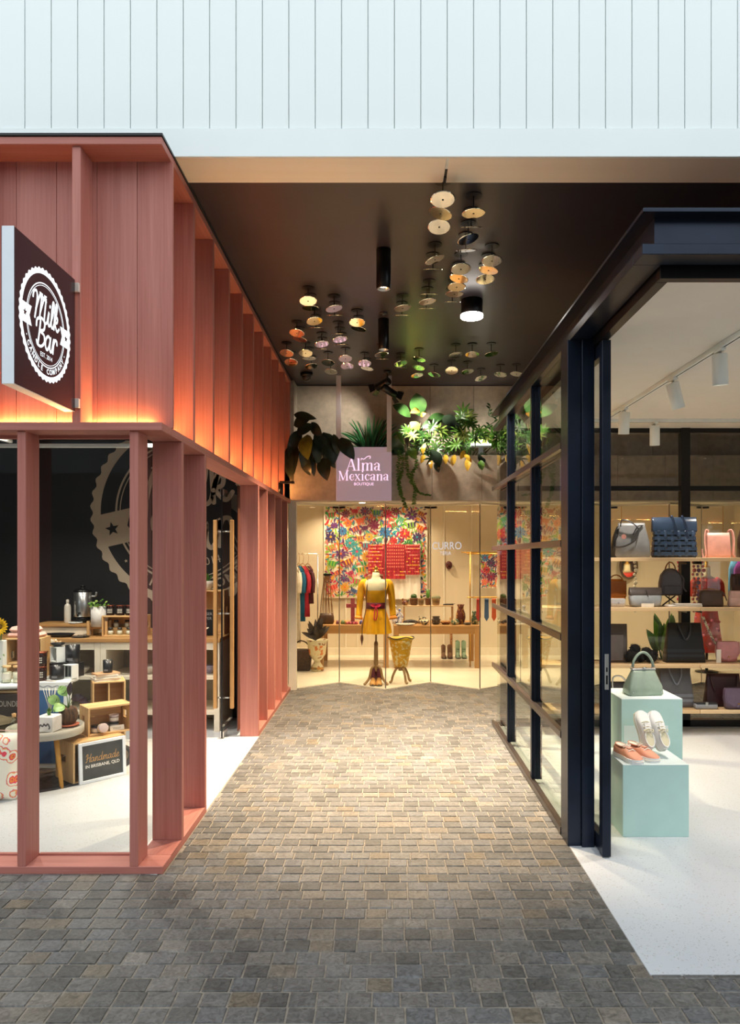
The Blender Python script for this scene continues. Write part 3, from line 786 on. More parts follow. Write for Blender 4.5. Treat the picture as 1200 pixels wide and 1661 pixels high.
# ================================================================ SHOP SIGNS
def logo(mb, cut, R_, M, tilt=0.0):
    """scalloped badge: ring, twin inner ring, banner ends with stars, lettering"""
    T = M @ Matrix.Rotation(tilt, 4, 'Z')
    ring(mb, R_ * .89, R_ * .985, 240, 44, .016, T)
    ring(mb, R_ * .685, R_ * .695, 96, 0, 0, T); ring(mb, R_ * .72, R_ * .74, 96, 0, 0, T)
    for sgn in (-1, 1):
        pts = [(sgn * R_ * .95, -R_ * .17), (sgn * R_ * .55, -R_ * .17), (sgn * R_ * .63, 0), (sgn * R_ * .55, R_ * .17), (sgn * R_ * .95, R_ * .17)]
        if sgn > 0: pts = pts[::-1]
        mb.add([(x, y, .0004) for x, y in pts], [(4, 2, 1, 0) if sgn > 0 else (0, 1, 2, 4), (2, 3, 4) if sgn < 0 else (4, 3, 2)], False, T)
        star(cut[sgn > 0], sgn * R_ * .79, 0, R_ * .075, T, .0012)
    put_text(mb, 'THE', R_ * .15, -R_ * .12, R_ * .47, T, 0, 0, .004 * R_)
    cursive(mb, 'Milk', R_ * .25, -R_ * .02, R_ * .03, .19, T)
    cursive(mb, 'Bar', R_ * .26, R_ * .02, -R_ * .42, .19, T)
    put_text(mb, 'EST. 2014', R_ * .115, 0, -R_ * .55, T)
    word = 'CANDLE COMPANY'
    for i, ch in enumerate(word):
        if ch == ' ': continue
        a = R(216 + (324 - 216) * i / (len(word) - 1))
        put_text(mb, ch, R_ * .13, R_ * .808 * math.cos(a), R_ * .808 * math.sin(a), T, a + PI / 2, 0, .003 * R_)
    for a in (R(206), R(334)):
        star(mb, R_ * .808 * math.cos(a), R_ * .808 * math.sin(a), R_ * .02, T)

sg = thing('blade_sign', 'square black projecting light box sign with glowing white candle shop badge', 'sign', (-1.6875, 3.61, 2.818))
bx('box_frame', pm('sign_frame_white', '#dfe6ee', .35, var=.02), sg, -.0275, .0275, -.32, .32, -.352, .352, .002)
M_signf = pm('sign_face_dark', '#2c1d24', .22, var=.1)
bx('sign_face', M_signf, sg, .0276, .0295, -.318, .318, -.349, .349, 0)
bx('sign_face', M_signf, sg, -.0295, -.0276, -.318, .318, -.349, .349, 0)
FX = Matrix(((0, 0, 1, .0303), (1, 0, 0, -.012), (0, 1, 0, .0), (0, 0, 0, 1)))
m, cut = MB(), (MB(), MB()); logo(m, cut, .272, FX)
lg = m.build('badge', emit_mat('badge_glow', '#f6fbff', 1.5), sg); lg['label'] = 'glowing white scalloped badge lettering'
for c_ in cut: c_.build('star', M_signf, lg)
for z in (.285, -.33):
    bx('bracket', pm('bracket_pale', '#d8c4b8', .5), sg, .0, .05, .318, .338, z, z + .05, .002)

# hanging boutique sign
al = thing('hanging_sign', 'square lilac hanging sign with glowing pink boutique lettering', 'sign', (-.291, 9.23, 2.39))
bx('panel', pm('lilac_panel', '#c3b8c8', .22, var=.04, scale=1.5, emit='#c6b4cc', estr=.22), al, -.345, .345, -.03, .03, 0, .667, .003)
for x in (-.345, .284):
    bx('hanger_strap', pm('strap_white', '#dcdce4', .3, var=.02, metal=.2), al, x, x + .061, -.034, -.0305, .60, 1.555, .001)
XZ = Matrix(((1, 0, 0, 0), (0, 0, -1, -.0315), (0, 1, 0, 0), (0, 0, 0, 1)))
m = MB()
didone(m, 'Alma', .094, 0, .375, XZ); didone(m, 'Mexicana', .077, 0, .252, XZ)
ribbon(m, [(-.035, .505), (-.03, .525), (0, .515), (.04, .545), (.075, .553), (.08, .53), (.07, .525)], .008, 0, XZ)
put_text(m, 'BOUTIQUE', .05, 0, .205, XZ, 0, 0)
lt = m.build('lettering', emit_mat('pink_glow', '#ffcfea', 1.35), al); lt['label'] = 'glowing pink serif lettering'

# ================================================================ MIRROR DISCS ON THE CEILING
DISC = MB().lathe([(.0, -.0025), (.07, -.0025), (.074, 0), (.07, .0025), (0, .0025)], 40, caps=False, smooth=False).mesh('mirror_disc'); DISC.materials.append(M_mirror)
HUB = MB().lathe([(.0, -.004), (.006, -.004), (.006, .012), (0, .012)], 10, caps=False).mesh('hub'); HUB.materials.append(M_blackm)
PLT = MB().lathe([(0, -.006), (.052, -.006), (.052, 0), (0, 0)], 28, caps=False, smooth=False).mesh('ceiling_plate'); PLT.materials.append(M_blackm)
DL = [  # x, y, width, height in the photo's ceiling detail; roll
 (813, 228, 106, 75, 0), (803, 290, 98, 52, -16), (797, 349, 100, 70, 0), (949, 289, 104, 45, 3), (939, 351, 100, 6, 0), (925, 404, 92, 44, 14), (914, 454, 86, 12, 3),
 (778, 494, 86, 34, 20), (769, 538, 84, 6, 0), (1030, 500, 90, 52, 0), (1015, 541, 85, 36, -10), (1001, 581, 84, 46, 3), (893, 536, 86, 52, 3), (884, 578, 80, 36, -12),
 (874, 615, 82, 40, 0), (864, 646, 78, 28, 0), (855, 682, 72, 5, 0), (752, 648, 78, 6, 0), (745, 680, 76, 28, 10), (740, 711, 72, 5, 0), (635, 709, 76, 30, 9), (632, 741, 70, 4, 0),
 (217, 677, 78, 44, 3), (228, 708, 72, 22, 0), (245, 766, 68, 34, 9), (252, 796, 60, 4, 0), (332, 711, 70, 28, 12), (335, 741, 66, 4, 0), (434, 772, 70, 38, 0), (440, 800, 66, 22, -12),
 (167, 819, 66, 36, -6), (180, 846, 56, 20, -12), (277, 868, 64, 28, 9), (280, 890, 64, 4, 0), (350, 823, 66, 4, 0), (358, 847, 64, 26, 10), (366, 870, 60, 4, 0),
 (542, 915, 62, 26, 9), (545, 935, 60, 4, 0), (122, 908, 62, 34, -4), (142, 948, 60, 34, 0), (206, 908, 64, 34, 0), (222, 931, 60, 16, 0), (232, 966, 58, 24, 9), (305, 950, 64, 32, -4), (318, 990, 58, 26, -4),
 (382, 932, 62, 34, 3), (390, 966, 58, 32, 0), (467, 953, 60, 32, 0), (478, 976, 50, 14, -10), (627, 954, 60, 26, 12), (626, 972, 54, 3, 0), (708, 935, 58, 20, -14), (705, 972, 58, 22, -12), (699, 1006, 56, 22, 9),
 (870, 916, 62, 26, 9), (943, 914, 60, 26, 0), (1027, 912, 60, 22, 9), (775, 1003, 54, 20, -14), (852, 985, 60, 38, 0), (922, 990, 58, 24, 9), (981, 1019, 54, 24, 14), (1068, 1003, 56, 22, -9), (1139, 1000, 50, 18, -9)]
DSC = []
for i, (cx, cy, w_, h_, roll) in enumerate(DL):
    px, py = 420 + cx * .36667, 240 + cy * .36667
    zd = 3.84
    Y = (zd - CAMZ) * F / (CY - py); X = (px - CX) / F * Y
    el = math.atan2(zd - CAMZ, Y); pitch = math.asin(min(.98, h_ / w_ * math.cos(el))) - el
    grp = 0 if i < 22 else (1 if px < 640 else 2)
    DSC.append((grp, Y, X, zd, pitch, roll, h_))
ORD = 'first second third fourth fifth sixth seventh eighth ninth tenth eleventh twelfth thirteenth fourteenth fifteenth sixteenth seventeenth eighteenth nineteenth twentieth twenty-first twenty-second twenty-third twenty-fourth twenty-fifth twenty-sixth twenty-seventh twenty-eighth twenty-ninth thirtieth'.split()
GN = ('mirror discs over the open end of the lane', 'mirror discs toward the timber shopfront', 'mirror discs toward the steel shopfront')
GL = ('in the near chain', 'in the timber-side cluster', 'in the steel-side cluster')
cnt = [0, 0, 0]
for (grp, Y, X, zd, pitch, roll, h_) in sorted(DSC, key=lambda d: (d[0], d[1])):
    lab = '%s mirror disc, %s back from the soffit %s' % ('edge-on' if h_ < 13 else 'small round', ORD[cnt[grp]], GL[grp]); cnt[grp] += 1; g = GN[grp]
    o = thing('mirror_disc', lab, 'mirror disc', (X, Y, 3.952), group=g)
    link('ceiling_plate', PLT, None, o)
    MB().cyl((0, 0, -.004), (0, 0, zd - 3.952), .0035, n=6).build('stem', M_blackm, o)
    dd = link('disc', DISC, None, o, (0, 0, zd - 3.952), (-pitch, R(-roll), 0))
    link('hub', HUB, None, dd)

# ================================================================ SMALL CEILING AND WALL FITTINGS
o = thing('dome_camera', 'small black dome camera on the ceiling by the timber shopfront', 'camera', at(497, 602, 9.1)); o.location.z = 3.952
MB().lathe([(.075, 0), (.075, -.03), (.06, -.045)], 24).build('base', M_blackm, o)
MB().lathe([(.055, -.045), (.05, -.075), (.03, -.095), (0, -.1)], 24, caps=False).build('dome', pm('smoked_dome', '#2a2a2c', .08, var=.02), o)
Y = 2.252 * F / (CY - 507)
o = thing('smoke_sensor', 'tiny round sensor on the ceiling between the two long downlights', 'sensor', ((622 - CX) / F * Y, Y, 3.952))
MB().lathe([(.035, 0), (.035, -.012), (.02, -.02), (0, -.02)], 20, caps=False).build('housing', M_blackm, o)
MB().lathe([(.012, -.02), (.012, -.023)], 12).build('eye', M_steel, o)
# barn-door spots lighting the planter
def barn_spot(loc, heads, label):
    o = thing('barn_door_spotlight', label, 'spotlight', loc)
    MB().lathe([(.05, 0), (.05, -.03), (.012, -.035), (.012, -.1)], 16).build('mount', M_blackm, o)
    for (off, d, pw, aim) in heads:
        d = Vector(d).normalized(); a = Vector(off)
        M = Matrix.Translation(a) @ d.to_track_quat('Z', 'Y').to_matrix().to_4x4()
        h = MB().lathe([(.035, -.1), (.045, -.09), (.045, .1), (.04, .1), (.03, .07), (0, .07)], 20, M=M).build('head', M_blackm, o)
        m = MB()
        for k in range(4):
            Mk = M @ Matrix.Rotation(k * PI / 2, 4, 'Z') @ Matrix.Translation((0, .045, .1)) @ Matrix.Rotation(R(-28), 4, 'X')
            m.add([(-.04, 0, 0), (.04, 0, 0), (.055, 0, .07), (-.055, 0, .07), (-.04, .002, 0), (.04, .002, 0), (.055, .002, .07), (-.055, .002, .07)], [(0, 1, 2, 3), (7, 6, 5, 4), (0, 3, 7, 4), (1, 5, 6, 2), (2, 6, 7, 3)], False, Mk)
        m.build('barn_door', M_blackm, h)
        MB().lathe([(.028, .072), (.028, .075)], 16, M=M).build('lens', M_lens, h)
        q = Vector(loc) + a + d * .1
        if pw: lamp('planter_beam', q, q + d if aim is None else aim, pw, NEUT, .05, 78, 1.0, o)
barn_spot((.0, 9.0, 3.952), [((-.05, 0, -.16), (-.75, .5, -.3), 50, (-.75, 9.76, 3.35)), ((.02, 0, -.24), (.75, .45, -.4), 260, (.85, 9.6, 3.05))], 'black barn-door spotlight pair on the ceiling above the pink sign')
o = thing('wall_spotlight', 'black arm spotlight clipped to the timber ledge near the dark leaves', 'spotlight', (XL(8.6) + .0, 8.6, 2.412))
MB().cyl((-.02, 0, 0), (-.02, 0, .14), .03, n=14).build('body', M_blackm, o)
MB().box(-.03, .14, -.03, .03, .13, .16, .004).build('arm', M_blackm, o)

# ================================================================ PLANTER PLANTS
def leaf_mesh(mb, p0, p1, w, face, bend=.15, fold=.18, n=9, tipp=1.0, wave=0.0, broad=.45):
    p0, p1 = Vector(p0), Vector(p1); ax = p1 - p0; L = ax.length; ax.normalize()
    side = ax.cross(Vector(face)); side.normalize(); nn = side.cross(ax); nn.normalize()
    vs = []
    for k in range(n + 1):
        t = k / n
        u = t ** (math.log(.5) / math.log(broad))
        ww = w / 2 * (math.sin(PI * u) ** .8) * (1 if t < .85 else 1) + .0012
        c = p0 + ax * (L * t) + nn * (bend * L * math.sin(PI * t * .9))
        for q in (-1, -.5, 0, .5, 1):
            vs.append(c + side * (ww * q) + nn * (fold * ww * abs(q) ** 1.3 + wave * ww * math.sin(t * 17 + q * 3) * abs(q)))
    fs = [(k * 5 + i, k * 5 + i + 1, k * 5 + i + 6, k * 5 + i + 5) for k in range(n) for i in range(4)]
    mb.add(vs, fs, True)
    return mb
def veined(name, c1, c2, rough=.35):
    return pm(name, c1, rough, col2=c2, scale=12, lo=.3, hi=.7, bump=.08, bscale=40)
L_dark = veined('leaf_black_green', '#1b241c', '#2b3a2b', .3); L_olive = veined('leaf_olive', '#4b5520', '#69702c')
L_green = veined('leaf_green', '#3f6a26', '#5f8f35'); L_light = veined('leaf_light', '#84a944', '#b1c768'); L_yel = veined('leaf_yellow', '#c79a22', '#dcb840')
L_grass = veined('leaf_grass', '#2a6f3c', '#3a8f4c'); L_deep = veined('leaf_deep', '#24431f', '#3a5c2a'); L_orange = veined('leaf_orange', '#c98a2a', '#e0a646')
L_stem = pm('plant_stem', '#5b4a2c', .6, var=.2)
def px_leafs(root, data, mat, Y, sc, ox, oy, **kw):
    base = root.location
    for i, (x0, y0, x1, y1, w_) in enumerate(data):
        Ya = Y + random.uniform(-.05, .05); Yb = Ya + random.uniform(-.1, .04)
        a = at(ox + x0 * sc, oy + y0 * sc, Ya) - base; b = at(ox + x1 * sc, oy + y1 * sc, Yb) - base
        m = leaf_mesh(MB(), a, b, w_ * sc * Y / F, (random.uniform(-.5, .5), -1, random.uniform(-.1, .5)), **kw)
        m.build('leaf', mat, root)
r = thing('dark_leaf_plant', 'trailing plant with broad near-black leaves at the timber end of the planter', 'plant', (-.95, 9.36, 2.9))
px_leafs(r, [(110, 350, 360, 400, 90), (60, 680, 115, 1090, 130), (150, 700, 120, 1000, 110), (225, 780, 295, 1010, 120), (300, 780, 330, 1020, 70), (430, 540, 540, 900, 210), (420, 820, 475, 1070, 150),
             (585, 600, 762, 842, 150), (110, 470, 300, 390, 120), (140, 560, 340, 470, 130), (350, 540, 430, 800, 140), (540, 560, 590, 800, 90), (100, 600, 60, 850, 120), (480, 800, 560, 930, 70), (330, 600, 370, 900, 120), (180, 520, 60, 760, 130), (240, 640, 200, 930, 130), (380, 600, 330, 850, 140), (500, 600, 440, 860, 130), (300, 430, 420, 600, 110)], L_dark, 9.24, .15, 460, 620)
px_leafs(r, [(255, 565, 270, 845, 170)], L_olive, 9.14, .15, 460, 620)
m = MB()
for k in range(5): m.tube(spline([(0, .1, 0), (-.15 + .08 * k, .0, .25 - .02 * k), (-.25 + .13 * k, -.12, .12)], 5), .007, 6)
m.build('stems', L_stem, r)
r = thing('grass_leaf_plant', 'spiky green strap-leaved plant rising behind the pink sign', 'plant', (-.22, 9.5, 2.9))
rg2 = random.Random(5)
for k in range(52):
    a = rg2.uniform(-1.25, 1.25); ln = rg2.uniform(.42, .66); dy = rg2.uniform(-.12, .18)
    pts = [(0 + rg2.uniform(-.05, .05), dy * .2, 0)]
    for t in (.3, .6, .85, 1.0):
        pts.append((pts[0][0] + math.sin(a * (.5 + .55 * t)) * ln * t * .85, dy * (.2 + t * .6), math.cos(a * (.45 + .75 * t)) * ln * t))
    m = MB().tube(spline(pts, 4), .019, 4, rf=lambda t: max(.06, 1 - t ** 2 * .95), flat=.16, up=(0, 1, 0))
    m.build('blade', L_grass if k % 3 else L_deep, r)
S2 = (.18333, 620, 620)
r = thing('broad_leaf_plant', 'plant with big upright rounded leaves and an orange bract, beside the sign', 'plant', (.32, 9.5, 2.9))
px_leafs(r, [(330, 300, 300, 95, 150), (250, 310, 88, 205, 105), (340, 405, 570, 320, 95), (395, 340, 545, 290, 80), (150, 600, 90, 470, 130), (280, 690, 230, 590, 110), (180, 560, 110, 640, 90)], L_deep, 9.42, *S2, broad=.5)
px_leafs(r, [(325, 430, 245, 355, 90), (385, 285, 300, 185, 40), (140, 470, 205, 550, 30)], L_light, 9.36, *S2)
px_leafs(r, [(330, 250, 245, 275, 55), (340, 300, 390, 275, 40)], L_orange, 9.36, *S2)
m = MB()
for x in (-.1, -.04, .02, .08): m.tube(spline([(x * .6, 0, 0), (x, -.04, .25), (x * 1.3, -.06, .5)], 4), .008, 6)
m.build('stems', L_stem, r)
def split_leaf(mb, c, s, face, ang, lobes=9):
    f = Vector(face).normalized(); x = Vector((math.cos(ang), 0, math.sin(ang))); x = (x - f * x.dot(f)).normalized(); y = f.cross(x)
    c = Vector(c)
    for k in range(lobes):
        t = k / (lobes - 1); a = (t - .5) * 2 * R(150); ln = s * (.55 + .45 * math.cos(a * .5))
        st = c + x * (s * .28 * (1 - abs(t - .5) * 2))
        leaf_mesh(mb, st, st + (x * math.cos(a) + y * math.sin(a)) * ln, s * .17, f, .12, .2, 5)
    leaf_mesh(mb, c - x * s * .15, c + x * s * .75, s * .34, f, .08, .2, 6)
SPL = [('split_leaf_plant', 'split-leaved plant with pale lobes in the middle of the planter', .62, [(480, 420, .15, 0, 1), (540, 450, .13, -.5, 0), (430, 500, .13, 2.6, 0), (490, 590, .14, 4.4, 2), (660, 480, .13, 1.2, 1), (600, 540, .12, 3.6, 0), (270, 480, .13, 2.2, 1), (310, 560, .12, 4.0, 0), (240, 440, .11, 2.7, 0), (400, 620, .12, 4.6, 2), (350, 470, .12, 1.9, 2)]),
       ('split_leaf_plant', 'taller bright green split-leaved plant arching over the glaring planter lamp', .98, [(700, 280, .14, .9, 0), (740, 300, .13, .2, 1), (770, 370, .13, 0, 0), (790, 470, .15, 4.9, 0), (730, 470, .13, 3.4, 1), (850, 420, .12, -.5, 0), (960, 470, .15, .3, 0), (1000, 530, .14, -.8, 0), (920, 500, .12, 2.2, 1), (690, 380, .12, 2.4, 2), (760, 560, .12, 4.4, 0), (650, 560, .13, 4.0, 2), (1050, 500, .13, .4, 0), (1100, 480, .13, .9, 1), (880, 560, .1, 1.5, 1)])]
for nm, lab, bxp, lst in SPL:
    r = thing(nm, lab, 'plant', (bxp, 9.55, 2.9))
    st = MB()
    for (cx, cy, s_, an, mt) in lst + [(cx + random.uniform(-60, 60), cy + random.uniform(-50, 60), s_ * random.uniform(.8, 1.05), an + random.uniform(-1, 1), random.choice((0, 0, 2))) for (cx, cy, s_, an, mt) in lst]:
        Y = 9.4 + random.uniform(-.14, .1)
        p = at(620 + cx * .18333, 620 + cy * .18333, Y) - r.location
        m = MB(); split_leaf(m, p, s_, (random.uniform(-.5, .5), -1, random.uniform(.0, .7)), an)
        m.build('leaf', (L_green, L_light, L_deep)[mt], r)
        st.tube(spline([(p.x * .3, 0, 0), (p.x * .7, -.02, max(.02, p.z * .7)), tuple(p)], 4), .005, 5)
    st.build('stems', L_stem, r)
r = thing('yellowing_foliage_plant', 'plant with hanging yellow and brown leaves over the concrete planter face', 'plant', (.6, 9.34, 2.95))
px_leafs(r, [(770, 660, 755, 790, 60), (720, 600, 690, 680, 50), (640, 640, 620, 740, 50), (560, 640, 560, 730, 45), (380, 540, 360, 640, 45), (430, 690, 440, 770, 40), (730, 640, 770, 700, 40), (370, 640, 340, 720, 40)], L_yel, 9.26, *S2)
px_leafs(r, [(430, 600, 500, 760, 110), (480, 690, 500, 800, 60), (870, 620, 900, 745, 110), (540, 300, 640, 400, 120), (600, 350, 640, 450, 120)], L_dark, 9.3, *S2)
px_leafs(r, [(870, 690, 885, 780, 60), (250, 580, 300, 690, 80), (120, 430, 190, 560, 40)], L_green, 9.24, *S2)
# trailing vines
for j, (pts, lab) in enumerate(([[(150, 600), (140, 760), (150, 900), (180, 1020), (210, 1110)], 'long thin vine hanging straight from the planter over the glass head'],
                           [[(215, 640), (220, 780), (270, 900), (330, 980), (420, 1000)], 'vine hanging from the planter and curling outward at its tip'],
                           [[(290, 640), (300, 740), (260, 820), (290, 950), (275, 1080)], 'short-leaved vine hanging between its two longer neighbours'],
                           [[(180, 640), (170, 800), (140, 880), (165, 990)], 'shortest of the vines hanging next to the pink sign'])):
    base = at(620 + pts[0][0] * .18333, 620 + pts[0][1] * .18333, 9.28)
    r = thing('trailing_vine', lab, 'plant', base, group='vines hanging from the planter')
    P = spline([at(620 + x * .18333, 620 + y * .18333, 9.28 - .02 * i) - base for i, (x, y) in enumerate(pts)], 10)
    MB().tube(P, .0035, 5).build('stem', L_green, r)
    m = MB()
    for i, p in enumerate(P[1:]):
        for s_ in (-1, 1):
            q = p + Vector((s_ * random.uniform(.015, .035), random.uniform(-.03, .01), random.uniform(-.02, .01)))
            leaf_mesh(m, p, q, .017, (0, -1, .4), n=4)
    o2 = m.build('leaves', L_green, r); o2['kind'] = 'stuff'
r = thing('upright_sprig', 'thin upright sprig with small leaves at the steel roof end of the planter', 'plant', (1.04, 9.5, 2.9))
P = spline([at(620 + x * .18333, 620 + y * .18333, 9.45) - r.location for x, y in ((990, 600), (960, 420), (920, 400), (1010, 330), (940, 290), (955, 210))], 6)
MB().tube(P, .005, 5).build('stem', L_deep, r)
for p in P[6::2]:
    leaf_mesh(MB(), p, p + Vector((random.choice((-1, 1)) * .05, -.02, .03)), .025, (0, -1, .3), n=5).build('leaf', L_deep, r)
# floodlight sitting in the planter
p = at(780, 722, 9.36)
o = thing('planter_floodlight', 'glaring white floodlight sitting among the planter leaves', 'floodlight', p)
MB().box(-.13, .13, -.02, .05, -.03, .0, .006).box(-.03, .03, .0, .03, -.12, -.03).build('housing', M_steel, o)
MB().box(-.125, .125, -.022, .045, .0, .014, .004).build('lens', emit_mat('flood_lens', '#fffbe8', 30), o)
MB().tube([(-.1, .0, .01), (-.04, .02, .1), (.0, .02, .12)], .006, 6).tube([(.1, .0, .01), (.05, .02, .1), (.0, .02, .12)], .006, 6).build('bracket', M_white, o)
lamp('flood_beam', p + Vector((0, .0, .04)), p + Vector((-.25, .25, .6)), 14, NEUT, .05, 140, .8, o)
# ================================================================ CANDLE SHOP (LEFT)
M_beige = pm('painted_beige', '#bfb09d', .7, var=.05, scale=3)
m, cut = MB(), (MB(), MB())
c = at(303, 830, 7.775)
LM = Matrix(((1, 0, 0, c.x), (0, 0, -1, c.y), (0, 1, 0, c.z), (0, 0, 0, 1)))
logo(m, cut, 1.017, LM, R(13))
m.v = [(min(x, -1.405), y, min(z, 2.915)) for x, y, z in m.v]
for c_ in cut: c_.v = [(min(x, -1.405), y, min(z, 2.915)) for x, y, z in c_.v]
lg = m.build('painted_badge', M_beige, wb); lg['label'] = 'large beige painted badge logo'
cut[0].build('star', M_darkw, lg)
o = thing('light_track', 'thin white light track crossing below the dark ceiling of the candle shop', 'light track', (-2.8, 6.0, 2.58))
bx('rail', M_white, o, -1.6, 1.2, -.015, .015, 0, .03, .002)
for x in (-1.2, -.2, .9): MB().cyl((x, 0, .03), (x, 0, .34), .003, n=6).build('drop_rod', M_white, o)
o = thing('light_track', 'thin white light track running from front to rear in the candle shop', 'light track', (-3.12, 5.0, 2.6), R(-8))
bx('rail', M_white, o, -.015, .015, -.7, .9, 0, .03, .002)
for y in (-.5, .7): MB().cyl((0, y, .03), (0, y, .32), .003, n=6).build('drop_rod', M_white, o)
# glass door leaf with timber pulls
d2 = thing('door_14', 'frameless glass door leaf with long timber pulls, open in the candle shop doorway', 'door', (-1.535, 6.87, 0), kind='structure')
bx('glass_pane', M_glass, d2, -.006, .006, 0, .86, .012, 2.32, 0)
bx('edge_seal', M_blackm, d2, -.007, .007, -.008, 0, .012, 2.32, 0)
bx('patch_fitting', M_steel, d2, -.016, .016, .0, .16, .012, .07, .002)
bx('patch_fitting', M_steel, d2, -.016, .016, .0, .16, 2.26, 2.325, .002)
for s in (-1, 1):
    h = bx('pull_handle', M_oakz, d2, s * .078 - .018, s * .078 + .018, .06, .096, .27, 2.04, .004)
    m = MB()
    for z in (.37, 1.16, 1.93): m.cyl((s * .006, .078, z), (s * .06, .078, z), .008, n=10)
    m.build('standoff', M_steel, h)

# back counter
for i, (x0, x1, lab) in enumerate(((-3.9, -2.775, 'cream open-front cabinet under the urn end of the counter'), (-2.773, -1.62, 'cream open-front cabinet nearest the candle shop doorway'))):
    o = thing('counter_cabinet', lab, 'cabinet', ((x0 + x1) / 2, 7.45, .003), group='cabinets of the candle shop counter')
    h = (x1 - x0) / 2
    for s in (-1, 1):
        bx('stile', M_crtrim, o, s * h, s * (h - .055), -.30, -.27, 0, .862, .002)
        bx('side_panel', M_crtrim, o, s * h, s * (h - .02), -.27, .30, 0, .862, .001)
    bx('top_rail', M_crtrim, o, -h + .056, h - .056, -.30, -.275, .79, .862, .002)
    bx('back_panel', pm('cabinet_back', '#a9a498', .6), o, -h + .021, h - .021, .28, .30, 0, .862, 0)
    for z in (.16, .50): bx('shelf', M_crtrim, o, -h + .021, h - .021, -.29, .279, z, z + .035, .002)
wt = thing('worktop', 'long oiled timber worktop on the cream cabinets', 'worktop', (-2.76, 7.45, .867))
bx('slab', M_oakx, wt, -1.15, 1.15, -.32, .31, 0, .04, .004)
bx('upstand', M_oakx, wt, -1.15, 1.15, .295, .312, .04, .08, .002)
o = thing('riser_shelf', 'low cream riser with timber top carrying the urn', 'riser', (-3.22, 7.535, .9075))
bx('box', M_crtrim, o, -.3, .26, -.16, .18, 0, .09, .003)
bx('top', M_oakx, o, -.32, .28, -.18, .19, .09, .115, .003)
ZR = 1.022
o = thing('drinks_urn', 'stainless steel hot drinks urn with black lid and tap', 'urn', (-3.11, 7.56, ZR))
MB().lathe([(.075, 0), (.075, .06), (.07, .062)], 24).build('base', M_blackm, o)
MB().lathe([(.085, .062), (.088, .07), (.088, .31), (.08, .315)], 28).build('tank', M_steel, o)
MB().lathe([(.09, .315), (.09, .325), (.06, .345), (.02, .35), (.02, .365), (.028, .375), (0, .385)], 24, caps=False).build('lid', M_blackm, o)
MB().tube(spline([(0, -.085, .1), (0, -.12, .1), (0, -.125, .07)], 4), .011, 8).build('tap', M_blackm, o)
MB().tube(spline([(.088, 0, .27), (.13, 0, .27), (.14, 0, .31)], 4), .01, 8).build('handle', M_steel, o)
o = thing('dispenser_bottle', 'slim off-white bottle standing beside the urn', 'bottle', (-3.24, 7.5, ZR))
MB().lathe([(.03, 0), (.033, .01), (.033, .16), (.026, .185), (.012, .195), (.012, .205)], 20).build('body', pm('bottle_white', '#d8d2c6', .35), o)
MB().lathe([(.015, .205), (.015, .235), (.0, .24)], 14, caps=False).build('cap', pm('bottle_cap', '#c5beb2', .4), o)
o = thing('saucer', 'white saucer lying in front of the urn', 'saucer', (-3.13, 7.43, ZR))
MB().lathe([(0, .002), (.04, .0), (.07, .012), (.068, .015), (.04, .006), (0, .006)], 24, caps=False).build('dish', M_white, o)
ZC = .907
def succ(root, n, r, h, mat, spread=1.0, z0=0.0, w=.02, rr=random):
    for k in range(n):
        a = rr.uniform(0, 2 * PI); t = rr.uniform(.2, 1) * spread
        p0 = Vector((math.cos(a) * r * .25, math.sin(a) * r * .25, z0)); p1 = Vector((math.cos(a) * r * t, math.sin(a) * r * t, z0 + h * (1.15 - t * .6)))
        leaf_mesh(MB(), p0, p1, w, (math.cos(a + PI), math.sin(a + PI), .6), n=5).build('leaf', mat, root)
o = thing('potted_foliage', 'white cylinder planter of small round leaves on a timber stand', 'potted plant', (-2.865, 7.36, ZC))
MB().lathe([(.06, .09), (.078, .095), (.08, .29), (.074, .29), (.07, .26), (0, .26)], 28).build('planter', pm('planter_white', '#d9d6d2', .4), o)
for s in (-1, 1):
    for t in (-1, 1): bx('stand_leg', M_pinez, o, s * .09 - .012, s * .09 + .012, t * .05 - .012, t * .05 + .012, 0, .15, .003)
bx('stand_rail', M_pinex, o, -.1, .1, -.012, .012, .07, .09, .002)
for k in range(46):
    a = random.uniform(0, 2 * PI); rr = random.uniform(0, .085); z = .27 + random.uniform(0, .09) * (1 - rr * 5)
    p = Vector((math.cos(a) * rr, math.sin(a) * rr, z))
    leaf_mesh(MB(), p, p + Vector((math.cos(a) * .03, math.sin(a) * .03, random.uniform(-.01, .03))), .026, (0, -.6, 1), n=4, broad=.55).build('leaf', L_light if k % 2 else L_green, o)

def crate(name, label, cat, loc, rz, w_, d, h, group=None, t=.014, back=2, divider=False):
    """timber crate lying on its side: opening faces local -y"""
    o = thing(name, label, cat, loc, rz, group)
    for s in (-1, 1):
        x0, x1 = s * (w_ / 2), s * (w_ / 2 - t)
        zc, yc = h * .55, d * .08
        m = MB()
        m.box(x0, x1, -d / 2, yc - d * .16, 0, h, .002).box(x0, x1, yc + d * .16, d / 2, 0, h, .002)
        m.box(x0, x1, yc - d * .16, yc + d * .16, 0, zc - .03, .0).box(x0, x1, yc - d * .16, yc + d * .16, zc + .03, h, .0)
        m.build('end_panel', M_pinez, o)
    for z in (0, h - t):
        for k in range(2):
            y0 = -d / 2 + k * d / 2
            bx('slat', M_pinex, o, -w_ / 2 + t, w_ / 2 - t, y0 + .003, y0 + d / 2 - .003, z, z + t, .002)
    for k in range(back):
        z0 = t + k * (h - 2 * t) / back
        bx('slat', M_pinex, o, -w_ / 2 + t, w_ / 2 - t, d / 2 - t, d / 2, z0 + .003, z0 + (h - 2 * t) / back - .003, .002)
    if divider: bx('divider', M_pinez, o, -.006, .006, -d / 2 + .01, d / 2 - t, t, h - t, .001)
    return o
